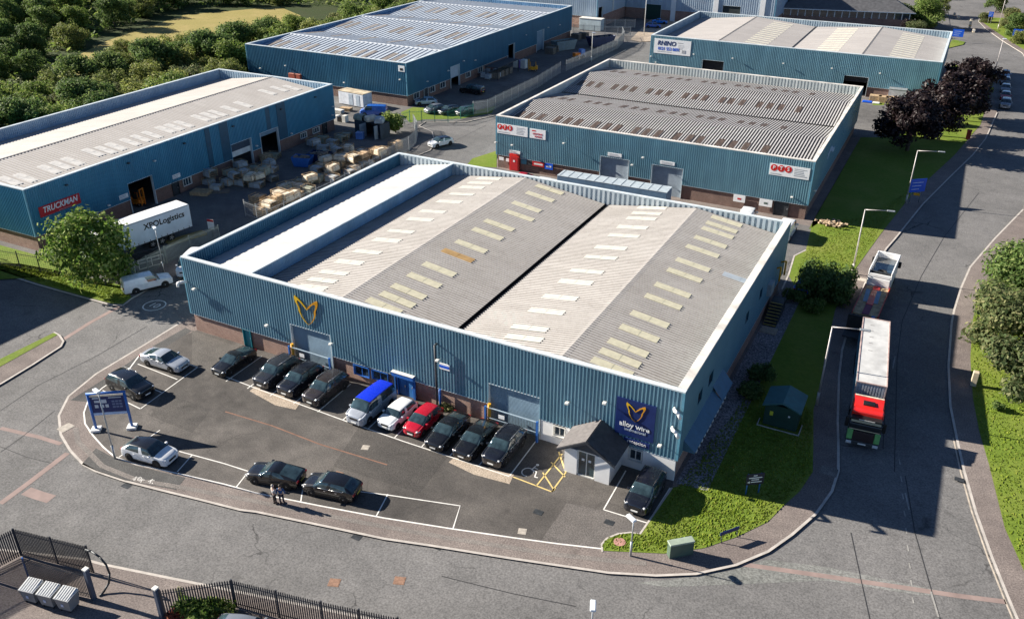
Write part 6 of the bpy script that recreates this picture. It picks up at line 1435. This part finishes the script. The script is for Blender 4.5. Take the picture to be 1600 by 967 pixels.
x, y = G(1588, 66); boardsign('bright blue road sign on the far right verge', (x-1.3, y), (x+1.3, y), 1.3, 3.2, 3.1)
x, y = G(1545, 38); boardsign('narrow blue sign at the far junction', (x-.6, y), (x+.6, y), 2.0, 3.4, 3.3)
m = MB(); m.box(-.35, -.35, 0, .35, .35, 1.35, ch=.08); m.box(-.4, -.4, 1.35, .4, .4, 1.5, ch=.05); tag(m.build('red_bin', M('dull_red', (.28, .03, .02), .5), None, (*G(1512, 217), .02)), 'dull red box standing on the lawn under the purple trees', 'bin')
m = MB(); m.box(-.25, -.25, 0, .25, .25, 1.45, ch=.05); tag(m.build('stone_post', M('buff_post', (.5, .42, .3), .8), None, (*G(1520, 602), .02)), 'square buff post at the edge of the right verge', 'post')
for k, (u, v, lab) in enumerate(((1491, 25, 'left'), (1497, 29, 'second'), (1515, 44, 'third'), (1521, 51, 'last'))):
    o = thing('traffic_bollard', ('pale bollard farthest up the far junction island', 'pale bollard next to the farthest one at the far junction', 'tall yellow banded bollard at the far junction', 'pale bollard nearest the camera at the far junction')[k], 'bollard', (*G(u, v), -.1))
    m = MB(); m.box(-.35, -.25, 0, .35, .25, 1.0 if k != 2 else 2.6, ch=.1); m.build('body', CREAM, o); m = MB(); m.box(-.36, -.26, .6, .36, .26, .8); m.build('band', YEL if k == 2 else WHITE, o)
rb_ = MB(); r_ = random.Random(9)
for _ in range(70): rb_.box(-.2, -.15, -.1, .2, .15, .12, 0, Matrix.Translation((r_.gauss(0, .8), r_.gauss(0, .45), abs(r_.gauss(.05, .18)))) @ Matrix.Rotation(r_.uniform(0, 3), 4, 'Z') @ Matrix.Rotation(r_.uniform(-.6, .6), 4, 'X'))
o = rb_.build('rubble_heap', STONE, None, (*G(1297, 351), .05)); tag(o, 'small heap of tan rubble on the lawn by the striped unit', 'rubble')
car('small', 'bright_blue', 'bright blue car in the shade at the back right corner of the factory', None, 85, (46.2, 47.6), z=.03)
# waste containers
bl_, br_ = Vector(G(37, 942)), Vector(G(114, 961)); dv = (br_-bl_).normalized(); ang = math.atan2(dv.y, dv.x)
bin0 = None
for k in range(3):
    lab = ('grey four wheeled waste container, leftmost of the three by the gate', 'grey four wheeled waste container in the middle of the three by the gate', 'grey four wheeled waste container, rightmost of the three by the gate')[k]
    p = bl_+dv*((br_-bl_).length/3*k*1.06-.05)
    if bin0 is None:
        bin0 = thing('waste_container', lab, 'bin', (*p, .0), ang, 'waste containers by the gate')
        m = MB(); b0 = [(.1, .1, .2), (1.12, .1, .2), (1.12, .95, .2), (.1, .95, .2), (.0, .0, 1.1), (1.22, 0, 1.1), (1.22, 1.05, 1.1), (0, 1.05, 1.1)]; m.add(b0, [(0, 3, 2, 1), (0, 1, 5, 4), (1, 2, 6, 5), (2, 3, 7, 6), (3, 0, 4, 7)]); m.box(-.04, -.04, 1.08, 1.26, 1.09, 1.16); m.build('body', PGREY, bin0)
        m = MB(); m.add([(-.02, -.02, 1.17), (1.24, -.02, 1.17), (1.24, 1.07, 1.36), (-.02, 1.07, 1.36), (-.02, 1.07, 1.17), (1.24, 1.07, 1.17)], [(0, 1, 2, 3), (3, 2, 5, 4), (0, 3, 4), (1, 5, 2)])
        for i in range(6): a = .04+i*.2; m.add([(a, .0, 1.2), (a+.09, .0, 1.2), (a+.09, 1.05, 1.41), (a, 1.05, 1.41), (a, 0, 1.16), (a+.09, 0, 1.16), (a+.09, 1.05, 1.36), (a, 1.05, 1.36)], [(0, 1, 2, 3), (0, 4, 5, 1), (1, 5, 6, 2), (2, 6, 7, 3), (3, 7, 4, 0)])
        m.build('lid', BINLID, bin0)
        for x_ in (.2, 1.0):
            for y_ in (.2, .85): m = MB(); m.cyl((x_-.03, y_, .1), (x_+.03, y_, .1), .1, n=10); m.build('castor', BLACK, bin0)
        m = MB(); m.box(.48, -.0, .55, .68, .03, .75); m.build('sticker', M('bin_sticker', (.5, .55, .7), .5), bin0)
    else: copy_tree(bin0, None, (*p, 0), ang, lab)
    if k == 2:
        for b_ in [x for x in COL.objects if x.name.startswith('waste_container')]: b_.scale = (.88, .9, 1)
# ------------------------------------------------------------------ crates and shells in the yards
def shellmesh():
    m = MB(); pr_ = [(-.8, 0), (-.82, .35), (-.66, .75), (-.45, .86), (.45, .86), (.66, .75), (.82, .35), (.8, 0)]
    for x0, x1, s0, s1 in ((-.95, -.75, .78, .97), (-.75, .8, .97, 1), (.8, .95, 1, .93)):
        for (a, b), (c, d) in zip(pr_[:-1], pr_[1:]): m.quad((x0, a*s0, b*s0), (x0, c*s0, d*s0), (x1, c*s1, d*s1), (x1, a*s1, b*s1))
    m.add([(-.95, a*.78, b*.78) for a, b in pr_], [tuple(range(8))])
    return m
def basemesh():
    m = MB()
    for y in (-.75, -.05, .65): m.box(-.95, y, 0, .95, y+.1, .1)
    for i in range(8): m.box(-.95+i*.25, -.78, .1, -.79+i*.25, .78, .13)
    return m
def cagemesh():
    m = MB()
    for x in (-.9, .9):
        for y in (-.75, .75): m.box(x-.04, y-.04, 0, x+.04, y+.04, 1.0)
    for z in (.15, .42, .7, .96):
        for y in (-.75, .75): m.box(-.9, y-.02, z, .9, y+.02, z+.05)
        for x in (-.9, .9): m.box(x-.021, -.75, z, x+.021, .75, z+.05)
    return m
SHELL, PAL, CAGE = shellmesh(), basemesh(), cagemesh()
SM = {}
LAB = {'cream': 'cream moulded shell on a timber pallet in the left yard', 'grey': 'grey moulded shell on a timber pallet in the left yard', 'moss': 'greenish grey shell on a timber pallet in the left yard', 'tan': 'tan wrapped load in a timber pallet cage in the left yard'}
def crate(kind, u, v, z=0, rz=None, stack=False):
    mat = {'cream': CREAM, 'grey': GREYSH, 'moss': GREENSH, 'tan': TAN}[kind]
    if kind not in SM:
        w = MB(); w.box(.80, -.42, .3, .97, .42, .68)
        if kind == 'tan':
            t = MB(); rq = random.Random(3)
            for i in range(5): t.box(-.8+i*.33, -.65, .15, -.5+i*.33, .65, rq.uniform(.7, 1.15), ch=.06)
            load = t.mesh('load', mat)
        else: load = SHELL.mesh('shell', mat)
        SM[kind] = (load, PAL.mesh('pallet', WOOD if kind in ('tan', 'cream') else WOODD), CAGE.mesh('cage', WOOD), w.mesh('opening', BLACK))
    x, y = G(u, v, z+.45); rz = random.uniform(-.3, .3)+(random.random() < .4)*pi/2 if rz is None else rz
    sc_ = random.uniform(.8, 1.12)
    o = thing('pallet_load', LAB[kind], 'pallet load', (x, y, z), rz, {'cream': 'cream shells in the left yard', 'grey': 'grey shells in the left yard', 'moss': 'greenish shells in the left yard', 'tan': 'tan loads in the left yard'}[kind])
    o.scale = (sc_, random.uniform(.8, 1.05), random.uniform(.75, 1.15))
    for nm, me, dz in (('pallet', SM[kind][1], 0), (('load' if kind == 'tan' else 'shell'), SM[kind][0], .13)) + (('cage', SM[kind][2], .13),):
        c = bpy.data.objects.new(nm, me); COL.objects.link(c); c.parent = o; c.location = (0, 0, dz+(.004 if nm == 'cage' else 0))
YD = [('grey',357,284,0),('grey',377,285,0),('grey',401,288,0),('grey',425,278,0),('moss',358,269,1.05),('grey',380,270,1.05),('cream',402,274,1.05),('grey',423,264,1.05),('grey',375,256,1.05),('grey',378,262,0),('moss',399,266,0),
 ('tan',415,247,0),('grey',420,256,0),('moss',427,243,0),('grey',326,283,0),('grey',327,271,1.05),('grey',338,292,0),
 ('grey',490,223,0),('moss',503,218,0),('grey',505,230,0),('moss',505,240,0),('grey',519,221,0),('moss',533,217,0),('moss',541,211,0),('grey',526,236,0),('grey',518,229,0),
 ('cream',445,292,0),('cream',458,291,0),('moss',472,286,0),('cream',483,281,0),('moss',496,279,0),('grey',495,263,0),('cream',505,258,0),('cream',519,267,0),('grey',519,279,0),('tan',532,257,0),('cream',544,251,0),('grey',547,268,0),('grey',563,257,0),('moss',537,244,0),('cream',543,233,0),('tan',556,245,0),('cream',566,238,0),('cream',509,247,1.0),('cream',532,246,1.0),
 ('tan',577,240,0),('grey',588,243,0),('cream',601,237,0),('tan',618,228,0),('cream',571,247,0),('cream',560,256,0),('grey',575,255,0),('cream',552,262,0),('tan',587,236,.9),
 ('grey',366,274,1.05),('cream',391,276,1.05),('moss',412,268,1.05),('cream',421,318,1.0),('tan',432,313,1.0),('cream',447,309,1.0),('cream',458,304,1.0),('cream',553,248,1.0),('tan',566,244,1.0),('cream',484,277,1.0),('cream',520,262,1.0),('cream',594,237,1.0),
 ('tan',403,313,0),('cream',412,322,0),('cream',427,315,0),('cream',440,313,0),('cream',452,309,0),('tan',464,304,0),('tan',444,304,0),('moss',482,298,0),('tan',424,327,0),('tan',408,330,0),('cream',437,303,1.0),('cream',470,293,0)]
for a in YD: crate(*a)
# loose things in the left yard
def plainthing(name, label, cat, u, v, parts, rz=0, z=0):
    o = thing(name, label, cat, (*G(u, v), z), rz)
    for nm, mat, fn in parts: m = MB(); fn(m); m.build(nm, mat, o)
    return o
def skip(label, u, v, rz, mat, L=3.6, W=1.8, H=1.2, z=0, fill=WOODD, name='skip'):
    o = thing(name, label, 'skip', (*G(u, v), z), rz); m = MB()
    b = [(-L*.36, -W/2, .1), (L*.36, -W/2, .1), (L*.36, W/2, .1), (-L*.36, W/2, .1)]; t = [(-L/2, -W/2, H), (L/2, -W/2, H), (L/2, W/2, H), (-L/2, W/2, H)]
    bi = [(x*.95, y*.94, z_+.05) for x, y, z_ in b]; ti = [(x*.96, y*.94, z_) for x, y, z_ in t]
    m.add(b+t+bi+ti, [(0, 1, 5, 4), (1, 2, 6, 5), (2, 3, 7, 6), (3, 0, 4, 7), (9, 8, 12, 13), (10, 9, 13, 14), (11, 10, 14, 15), (8, 11, 15, 12), (4, 5, 13, 12), (5, 6, 14, 13), (6, 7, 15, 14), (7, 4, 12, 15), (8, 9, 10, 11), (0, 3, 2, 1)]); m.build('tub', mat, o)
    f = MB(); rq = random.Random(int(u))
    for _ in range(26): f.box(-.3, -.2, -.1, .3, .2, .15, 0, Matrix.Translation((rq.uniform(-L*.34, L*.34), rq.uniform(-W*.36, W*.36), H*.8+rq.uniform(-.1, .25))) @ Matrix.Rotation(rq.uniform(0, 3), 4, 'Z') @ Matrix.Rotation(rq.uniform(-.5, .5), 4, 'Y'))
    f.build('contents', fill, o); return o
skip('blue open skip with green mark in the middle of the left yard', 474, 259, .3, BFRAME, 3.0, 2.0, 1.5)
skip('dark blue skip beside the open blue skip in the left yard', 500, 252, .2, M('navy_skip', (.01, .025, .09), .5), 3.4, 2.2, 1.4)
skip('grey blue open container heaped with scrap by the back left unit', 881, 78, 1.1, M('skip_grey', (.16, .21, .24), .6), 6.5, 2.5, 2.3)
skip('dark blue open container behind the far curved fence', 938, 72, .95, M('navy_skip', (.01, .025, .09)), 7.5, 2.5, 2.4)
plainthing('pallet_stack', 'flat stack of timber boards on the yard by the left unit', 'timber', 315, 303, [('boards', WOOD, lambda m: [m.box(-1.3, -.9+i*.2, .1*(i % 3), 1.3, -.75+i*.2, .5) for i in range(9)])], .3)
plainthing('plank_pile', 'low pile of loose planks right of the timber boards', 'timber', 345, 300, [('planks', WOODD, lambda m: [m.box(-1.2, -.6+i*.25, 0, 1.2, -.45+i*.25, .15, 0, Matrix.Rotation(i*.05, 4, 'Z')) for i in range(6)])], .5)
plainthing('plank_pile', 'yellowish long timbers lying beside the white trailer', 'timber', 291, 373, [('planks', M('yellow_timber', (.3, .22, .08), .8, var=.3), lambda m: [m.box(-2.4, -.7+i*.28, 0, 2.4+.2*(i % 2), -.5+i*.28, .16) for i in range(6)])], ang*0+math.atan2(1, .32))
plainthing('rack_trolley', 'pale frame trolley holding dark bars by the fence', 'trolley', 234, 413, [('frame', OFFW, lambda m: [m.box(-1.5, y, 0, 1.5, y+.08, .1) for y in (-.8, .72)]+[m.box(x, y, .1, x+.08, y+.08, 1.2) for x in (-1.5, 0, 1.42) for y in (-.8, .72)]+[m.box(-1.5, y+.002, 1.1, 1.5, y+.078, 1.2) for y in (-.8, .72)]), ('bars', BLACK, lambda m: [m.box(-1.6, -.75+i*.17, 1.2, 1.6, -.66+i*.17, 1.35+.05*(i % 3)) for i in range(9)])], 1.2)
plainthing('rack_trolley', 'pale frame holding sheets left of the dark bars', 'trolley', 197, 432, [('frame', OFFW, lambda m: [m.box(-1, y, 0, 1, y+.08, .1) for y in (-.6, .52)]+[m.box(x, y, .1, x+.08, y+.08, 1.7) for x in (-1, .92) for y in (-.6, .52)]), ('sheets', M('sheet_grey', (.4, .45, .5), .4), lambda m: [m.box(-.9, -.4+i*.2, .12, .9, -.36+i*.2, 1.6) for i in range(5)])], 1.2)
plainthing('notice_post', 'white notice board with red top on a post by the yard gate', 'sign', 333, 372, [('post', DSTEEL, lambda m: m.cyl((0, .06, 0), (0, .06, 2.3), .06)), ('board', WHITE, lambda m: m.box(-.45, -.03, 1.2, .45, .0, 2.5)), ('red_top', RED, lambda m: m.box(-.45, -.045, 2.2, .45, -.031, 2.5))], .2)
plainthing('site_cabin', 'white steel cabin with rusty flat top beside the back left unit', 'cabin', 556, 164, [('wall', M('cabin_white', (.62, .66, .72), .5, var=.15), lambda m: m.box(-3.1, -1.25, .15, 3.1, 1.25, 2.55, ch=.03)), ('roof', M('cabin_roof', (.5, .42, .3), .7, var=.4, scale=1), lambda m: m.box(-3.15, -1.3, 2.56, 3.15, 1.3, 2.66)), ('door', M('cabin_door', (.35, .42, .5), .5), lambda m: m.box(-.5, -1.29, .3, .5, -1.255, 2.3)), ('door', MATS['cabin_door'], lambda m: m.box(1.3, -1.29, .3, 2.2, -1.255, 2.3))], -.1)
o = plainthing('dark_container', 'dark container with open grey doors and scrap on top in the left yard', 'container', 575, 214, [('wall', M('container_dark', (.05, .07, .09), .6, var=.3), lambda m: [m.box(-3, 2.2, 0, 3, 2.3, 2.5), m.box(-3, 0, 0, -2.9, 2.2, 2.5), m.box(2.9, 0, 0, 3, 2.2, 2.5), m.box(-2.9, 0, 0, -.3, .1, 2.5)]), ('roof', M('container_top', (.03, .03, .035), .7), lambda m: m.box(-3, 0, 2.5, 3, 2.3, 2.6)), ('open_door', M('container_door', (.25, .3, .34), .5), lambda m: m.box(-.35, -1.5, .1, -.27, -.02, 2.4)), ('open_door', MATS['container_door'], lambda m: m.box(2.4, -.9, .1, 2.48, -.02, 2.4))], -.15)
for k, (dx, dy, kind) in enumerate(((-2.0, 1.1, 'moss'), (.1, 1.2, 'cream'), (2.0, 1.1, 'grey'))):
    x, y = G(575, 214); mat = {'cream': CREAM, 'grey': GREYSH, 'moss': GREENSH}[kind]; c = bpy.data.objects.new('shell', SM[kind][0]); COL.objects.link(c); c.location = (x+dx, y+dy-.3, 2.61); c.rotation_euler = (0, 0, k); tag(c, ('greenish', 'cream', 'grey')[k]+' shell lying on top of the dark container', 'shell')
plainthing('blue_crate', 'small bright blue crate in front of the dark container', 'crate', 563, 217, [('box', M('crate_blue', (.12, .25, .6), .5), lambda m: m.box(-.6, -.5, 0, .6, .5, 1.1, ch=.04)), ('lid', M('crate_lid', (.3, .42, .7), .5), lambda m: m.box(-.62, -.52, 1.1, .62, .52, 1.16))], .2)
plainthing('white_crate', 'white and black crates by the corner of the left unit', 'crate', 534, 190, [('box', OFFW, lambda m: [m.box(-1.4+i*.95, -.5, 0, -.6+i*.95, .5, 1.0, ch=.03) for i in range(1)]), ('box', BLACK, lambda m: m.box(-.4, -.5, 0, .35, .5, .9)), ('box', OFFW, lambda m: m.box(.45, -.5, 0, 1.2, .5, 1.2, ch=.03))], 0)
for k, (u, v, lab) in enumerate(((459, 118, 'red box standing behind the far parapet of the left unit, left one'), (467, 119, 'red box standing behind the far parapet of the left unit, right one'))):
    x, y = G(u, v, 3); plainthing('red_box', lab, 'box', 0, 0, [('box', M('box_red', (.4, .09, .05), .6), lambda m: m.box(-.8, -.7, 0, .8, .7, 3.4, ch=.03)), ('top', M('box_red_top', (.5, .2, .14), .6), lambda m: m.box(-.82, -.72, 3.4, .82, .72, 3.46))]).location = (x, y, 0)
for k, (u, v, lab) in enumerate(((528, 176, 'pale pallets lying beside the white cabin'), (541, 173, 'flat pale sheets in front of the white cabin'))):
    plainthing('pallet_stack', lab, 'pallets', u, v, [('pallets', WOOD if k else OFFW, lambda m: [m.box(-1.1, -.6, .16*i, 1.1, .6, .16*i+.1) for i in range(4)])], .1*k)
# yard of the back left unit
IBCW = M('ibc_white', (.5, .55, .6), .5, var=.12)
def ibc(label, u, v, g_=None):
    plainthing('liquid_tote', label, 'container', u, v, [('tank', IBCW, lambda m: m.box(-.55, -.5, .15, .55, .5, 1.1, ch=.08)), ('frame', STEEL, lambda m: [m.box(x-.02, y-.02, 0, x+.02, y+.02, 1.16) for x in (-.6, .6) for y in (-.55, .55)]+[m.box(-.6, y-.02, z, .6, y+.02, z+.04) for y in (-.55, .55) for z in (.12, .6, 1.1)])])['group'] = 'white liquid totes along the back left unit'
for u, v in ((756, 122), (763, 124), (769, 120), (775, 116), (761, 116), (748, 116), (755, 113), (779, 121)): ibc('white liquid tote standing in the group along the back left unit', u, v)
plainthing('lean_to_shelter', 'dark open sided shelter against the back left unit', 'shelter', 785, 118, [('roof', M('shelter_roof', (.06, .06, .065), .7), lambda m: m.box(-1.6, -5, 2.6, 1.6, 5, 2.75)), ('post', DSTEEL, lambda m: m.box(-1.5, -4.9, 0, -1.35, -4.75, 2.6)), ('post', DSTEEL, lambda m: m.box(1.35, -4.9, 0, 1.5, -4.75, 2.6)), ('post', DSTEEL, lambda m: m.box(1.35, 4.75, 0, 1.5, 4.9, 2.6)), ('store', WOODD, lambda m: [m.box(-1.2, -4+i*2, 0, .8, -2.6+i*2, 1.3) for i in range(4)])])
plainthing('steel_tank', 'white and purple crates stacked beside the shelter', 'crates', 812, 106, [('box', OFFW, lambda m: m.box(-1.3, -.7, 0, -.2, .7, 1.6)), ('box', M('crate_purple', (.2, .14, .4), .5), lambda m: m.box(-.1, -.7, 0, .5, .7, 1.7)), ('box', OFFW, lambda m: m.box(.55, -.7, 0, 1.6, .7, 1.9))])
for u, v, lab in ((860, 84, 'tall stack of timber pallets behind the yellow forklift'), (868, 80, 'second stack of timber pallets behind the yellow forklift'), (851, 76, 'stack of boxes against the wall by the yellow forklift'), (900, 62, 'stack of pallets near the grey blue scrap container'), (912, 60, 'farthest stack of pallets by the scrap container')):
    plainthing('pallet_stack', lab, 'pallets', u, v, [('pallets', WOODD, lambda m: [m.box(-1.1, -1, .17*i, 1.1, 1, .17*i+.12) for i in range(9)])])
plainthing('orange_machine', 'small orange and blue machine behind the silver fence', 'machine', 904, 91, [('orange_body', M('orange_paint', (.7, .2, .02)), lambda m: m.box(-1.4, -.6, .4, .2, .6, 1.3, ch=.1)), ('blue_cab', M('crate_blue', (.12, .25, .6)), lambda m: m.box(.3, -.6, .4, 1.5, .6, 2.0, ch=.12)), ('wheel', RUBBER, lambda m: [m.cyl((x, y, .4), (x, y+.2, .4), .4, n=12) for x in (-.9, .9) for y in (-.7, .5)])], 1.0)
plainthing('steel_tank', 'pale boxy tank in front of the grey warehouse', 'tank', 924, 47, [('body', M('tank_pale', (.4, .48, .52), .5, var=.15), lambda m: m.box(-3.2, -1.2, 0, 3.2, 1.2, 3.0, ch=.06)), ('rim', OFFW, lambda m: m.box(-3.3, -1.3, 3.0, 3.3, 1.3, 3.15))])
# goods outside the back right unit
for u, v, lab in ((1367, 158, 'tan pallets beside the brick of the back right unit, left stack'), (1381, 160, 'tan pallets beside the brick of the back right unit, middle stack'), (1393, 160, 'tan pallets beside the brick of the back right unit, right stack')):
    plainthing('pallet_stack', lab, 'pallets', u, v, [('pallets', WOOD, lambda m: [m.box(-1.1, -.8, .17*i, 1.1, .8, .17*i+.11) for i in range(7)])])
plainthing('blue_sheeting', 'blue and white sheeting lying in front of the tan pallets', 'sheeting', 1361, 161, [('blue', SBLUE, lambda m: m.box(-1.6, -.5, 0, .2, .5, .3, ch=.08)), ('white', OFFW, lambda m: m.box(.25, -.5, 0, 1.6, .5, .25, ch=.08))])
plainthing('site_cabin', 'small grey cabin half hidden by the purple tree at the back right unit', 'cabin', 1400, 158, [('wall', M('cabin_grey', (.4, .42, .45), .5), lambda m: m.box(-1.6, -1.2, 0, 1.6, 1.2, 2.4)), ('roof', STEEL, lambda m: m.box(-1.65, -1.25, 2.4, 1.65, 1.25, 2.5))])
# grey bins at the striped unit
for k, (u, lab) in enumerate(((841, 'grey bin by the low banner of the striped unit, left one'), (851, 'grey bin by the low banner of the striped unit, right one'))):
    plainthing('wheeled_bin', lab, 'bin', u, 268, [('body', PGREY, lambda m: m.box(-.55, -.45, .1, .55, .45, 1.3, ch=.06)), ('lid', BINLID, lambda m: m.box(-.58, -.48, 1.3, .58, .48, 1.4, ch=.03))])
# ------------------------------------------------------------------ the two people
SKIN = M('skin', (.5, .3, .22), .5); HAIRG = M('hair_grey', (.35, .32, .3), .7); HAIRD = M('hair_dark', (.06, .045, .035), .7)
def skinned(name, pts, edges, mat, parent, lev=1):
    me = bpy.data.meshes.new(name); me.from_pydata([p[:3] for p in pts], edges, []); o = bpy.data.objects.new(name, me); COL.objects.link(o)
    md = o.modifiers.new('s', 'SKIN'); md.use_smooth_shade = True
    for i, v in enumerate(me.skin_vertices[0].data): v.radius = (pts[i][3], pts[i][4] if len(pts[i]) > 4 else pts[i][3]); v.use_root = i == 0
    sb = o.modifiers.new('b', 'SUBSURF'); sb.levels = lev; sb.render_levels = lev
    dg = bpy.context.evaluated_depsgraph_get(); m2 = bpy.data.meshes.new_from_object(o.evaluated_get(dg)); m2.name = name
    o.modifiers.clear(); o.data = m2; bpy.data.meshes.remove(me); m2.materials.clear(); m2.materials.append(mat)
    o.parent = parent; return o
def person(label, loc, rz, top, trous, hair, arms, legs=((-.11, 0), (.11, .05))):
    o = thing('person', label, 'person', loc, rz)
    P = [(0, 0, .98, .13, .1), (0, 0, 1.2, .14, .1), (0, .0, 1.4, .16, .1), (0, 0, 1.52, .07, .07), (0, .01, 1.6, .075, .085), (0, .015, 1.72, .085, .1), (0, 0, 1.8, .04, .05)]; E = [(0, 1), (1, 2), (2, 3), (3, 4), (4, 5), (5, 6)]
    feet = []
    for sx, fy in ((-1, legs[0][1]), (1, legs[1][1])):
        i = len(P); P += [(sx*.1, 0, .88, .085), (sx*.115, fy*.5+.01, .5, .06), (sx*.12, fy, .1, .04), (sx*.13, fy+.13, .05, .035)]; E += [(0, i), (i, i+1), (i+1, i+2), (i+2, i+3)]
    hands = []
    for sx, (el, ha) in zip((-1, 1), arms):
        i = len(P); P += [(sx*.2, 0, 1.4, .055), (*el, .042), (*ha, .03)]; E += [(2, i), (i, i+1), (i+1, i+2)]
        d = (Vector(ha)-Vector(el)).normalized(); sd = Vector((sx*.4, .9, 0)).normalized(); k = i+2; p = Vector(ha)+d*.07
        P.append((*p, .028, .02)); E.append((k, len(P)-1)); k = len(P)-1
        for f, (off, ln_) in enumerate(((-.03, .07), (-.01, .085), (.01, .08), (.03, .06))):
            q = p+d*.03+sd*off; j = len(P); P += [(*(q), .009), (*(q+d*ln_*.55), .008), (*(q+d*ln_+Vector((-sx*.015, 0, 0))), .006)]; E += [(k, j), (j, j+1), (j+1, j+2)]
        j = len(P); P += [(*(Vector(ha)+d*.03+sd*-.035), .01), (*(Vector(ha)+d*.06+sd*-.065), .008)]; E += [(i+2, j), (j, j+1)]
    skinned('body', P, E, SKIN, o)
    # jacket and trousers as slightly larger shells
    P = [(0, 0, .92, .165, .125), (0, 0, 1.15, .165, .125), (0, 0, 1.38, .18, .125), (0, 0, 1.5, .1, .09)]; E = [(0, 1), (1, 2), (2, 3)]
    for sx, (el, ha) in zip((-1, 1), arms): i = len(P); P += [(sx*.205, 0, 1.4, .072), (*el, .058), (*(Vector(el).lerp(Vector(ha), .92)), .046)]; E += [(2, i), (i, i+1), (i+1, i+2)]
    skinned('jacket', P, E, top, o)
    P = [(0, 0, .95, .155, .115)]; E = []
    for sx, fy in ((-1, legs[0][1]), (1, legs[1][1])): i = len(P); P += [(sx*.1, 0, .86, .1), (sx*.115, fy*.5+.01, .5, .077), (sx*.12, fy, .12, .06)]; E += [(0, i), (i, i+1), (i+1, i+2)]
    skinned('trousers', P, E, trous, o)
    for sx, fy in ((-1, legs[0][1]), (1, legs[1][1])): m = MB(); m.box(sx*.125-.05, fy-.08, 0, sx*.125+.05, fy+.2, .1, ch=.03); m.build('shoe', BLACK, o)
    m = MB(); m.ball((0, -.015, 1.735), .105, 0, 12, 1.05); m.build('hair', hair, o)
    m = MB(); m.box(-.018, .1, 1.66, .018, .135, 1.7, ch=.008); m.build('nose', SKIN, o)
    for sx in (-1, 1): m = MB(); m.box(sx*.04-.013, .098, 1.712, sx*.04+.013, .112, 1.726); m.build('eye', BLACK, o)
    m = MB(); m.box(-.03, .098, 1.628, .03, .109, 1.638); m.build('mouth', M('lips', (.35, .12, .1), .5), o)
    for sx in (-1, 1): m = MB(); m.box(sx*.098-.012, -.015, 1.66, sx*.098+.012, .03, 1.735, ch=.01); m.build('ear', SKIN, o)
    return o
person('person in a pale grey top and dark trousers standing on the pavement', (*G(430, 787), 0), radians(-20), M('jacket_grey', (.36, .35, .36), .8), M('trousers_black', (.015, .015, .018), .8), HAIRG, (((-.3, .04, 1.12), (-.2, .24, 1.08)), ((.3, .04, 1.12), (.16, .22, 1.1))))
person('person in a blue top beside the person in pale grey', (*G(441, 787), 0), radians(25), M('jacket_blue', (.03, .08, .2), .8), M('trousers_navy', (.02, .025, .05), .8), HAIRD, (((-.31, -.02, 1.12), (-.3, .08, .86)), ((.31, -.02, 1.12), (.28, .1, .87))))

# the neighbouring unit beyond the left edge of the photo; its shadow lies over the side road
U = Unit('neighbour_unit', 'blue neighbouring unit just beyond the left edge whose shadow falls on the side road', -66, -26, 0, 26, 34, 8.2, 2.0, BLUE2, BRICKD, .4)
for sd in 'frbl': U.wall(sd)
U.parapet(5.6, 'frbl'); U.roof([(.35, 6.6), (13, 7.9), (25.6, 6.6)], 'x', .35, 33.6, ROOFA, .6, .05)
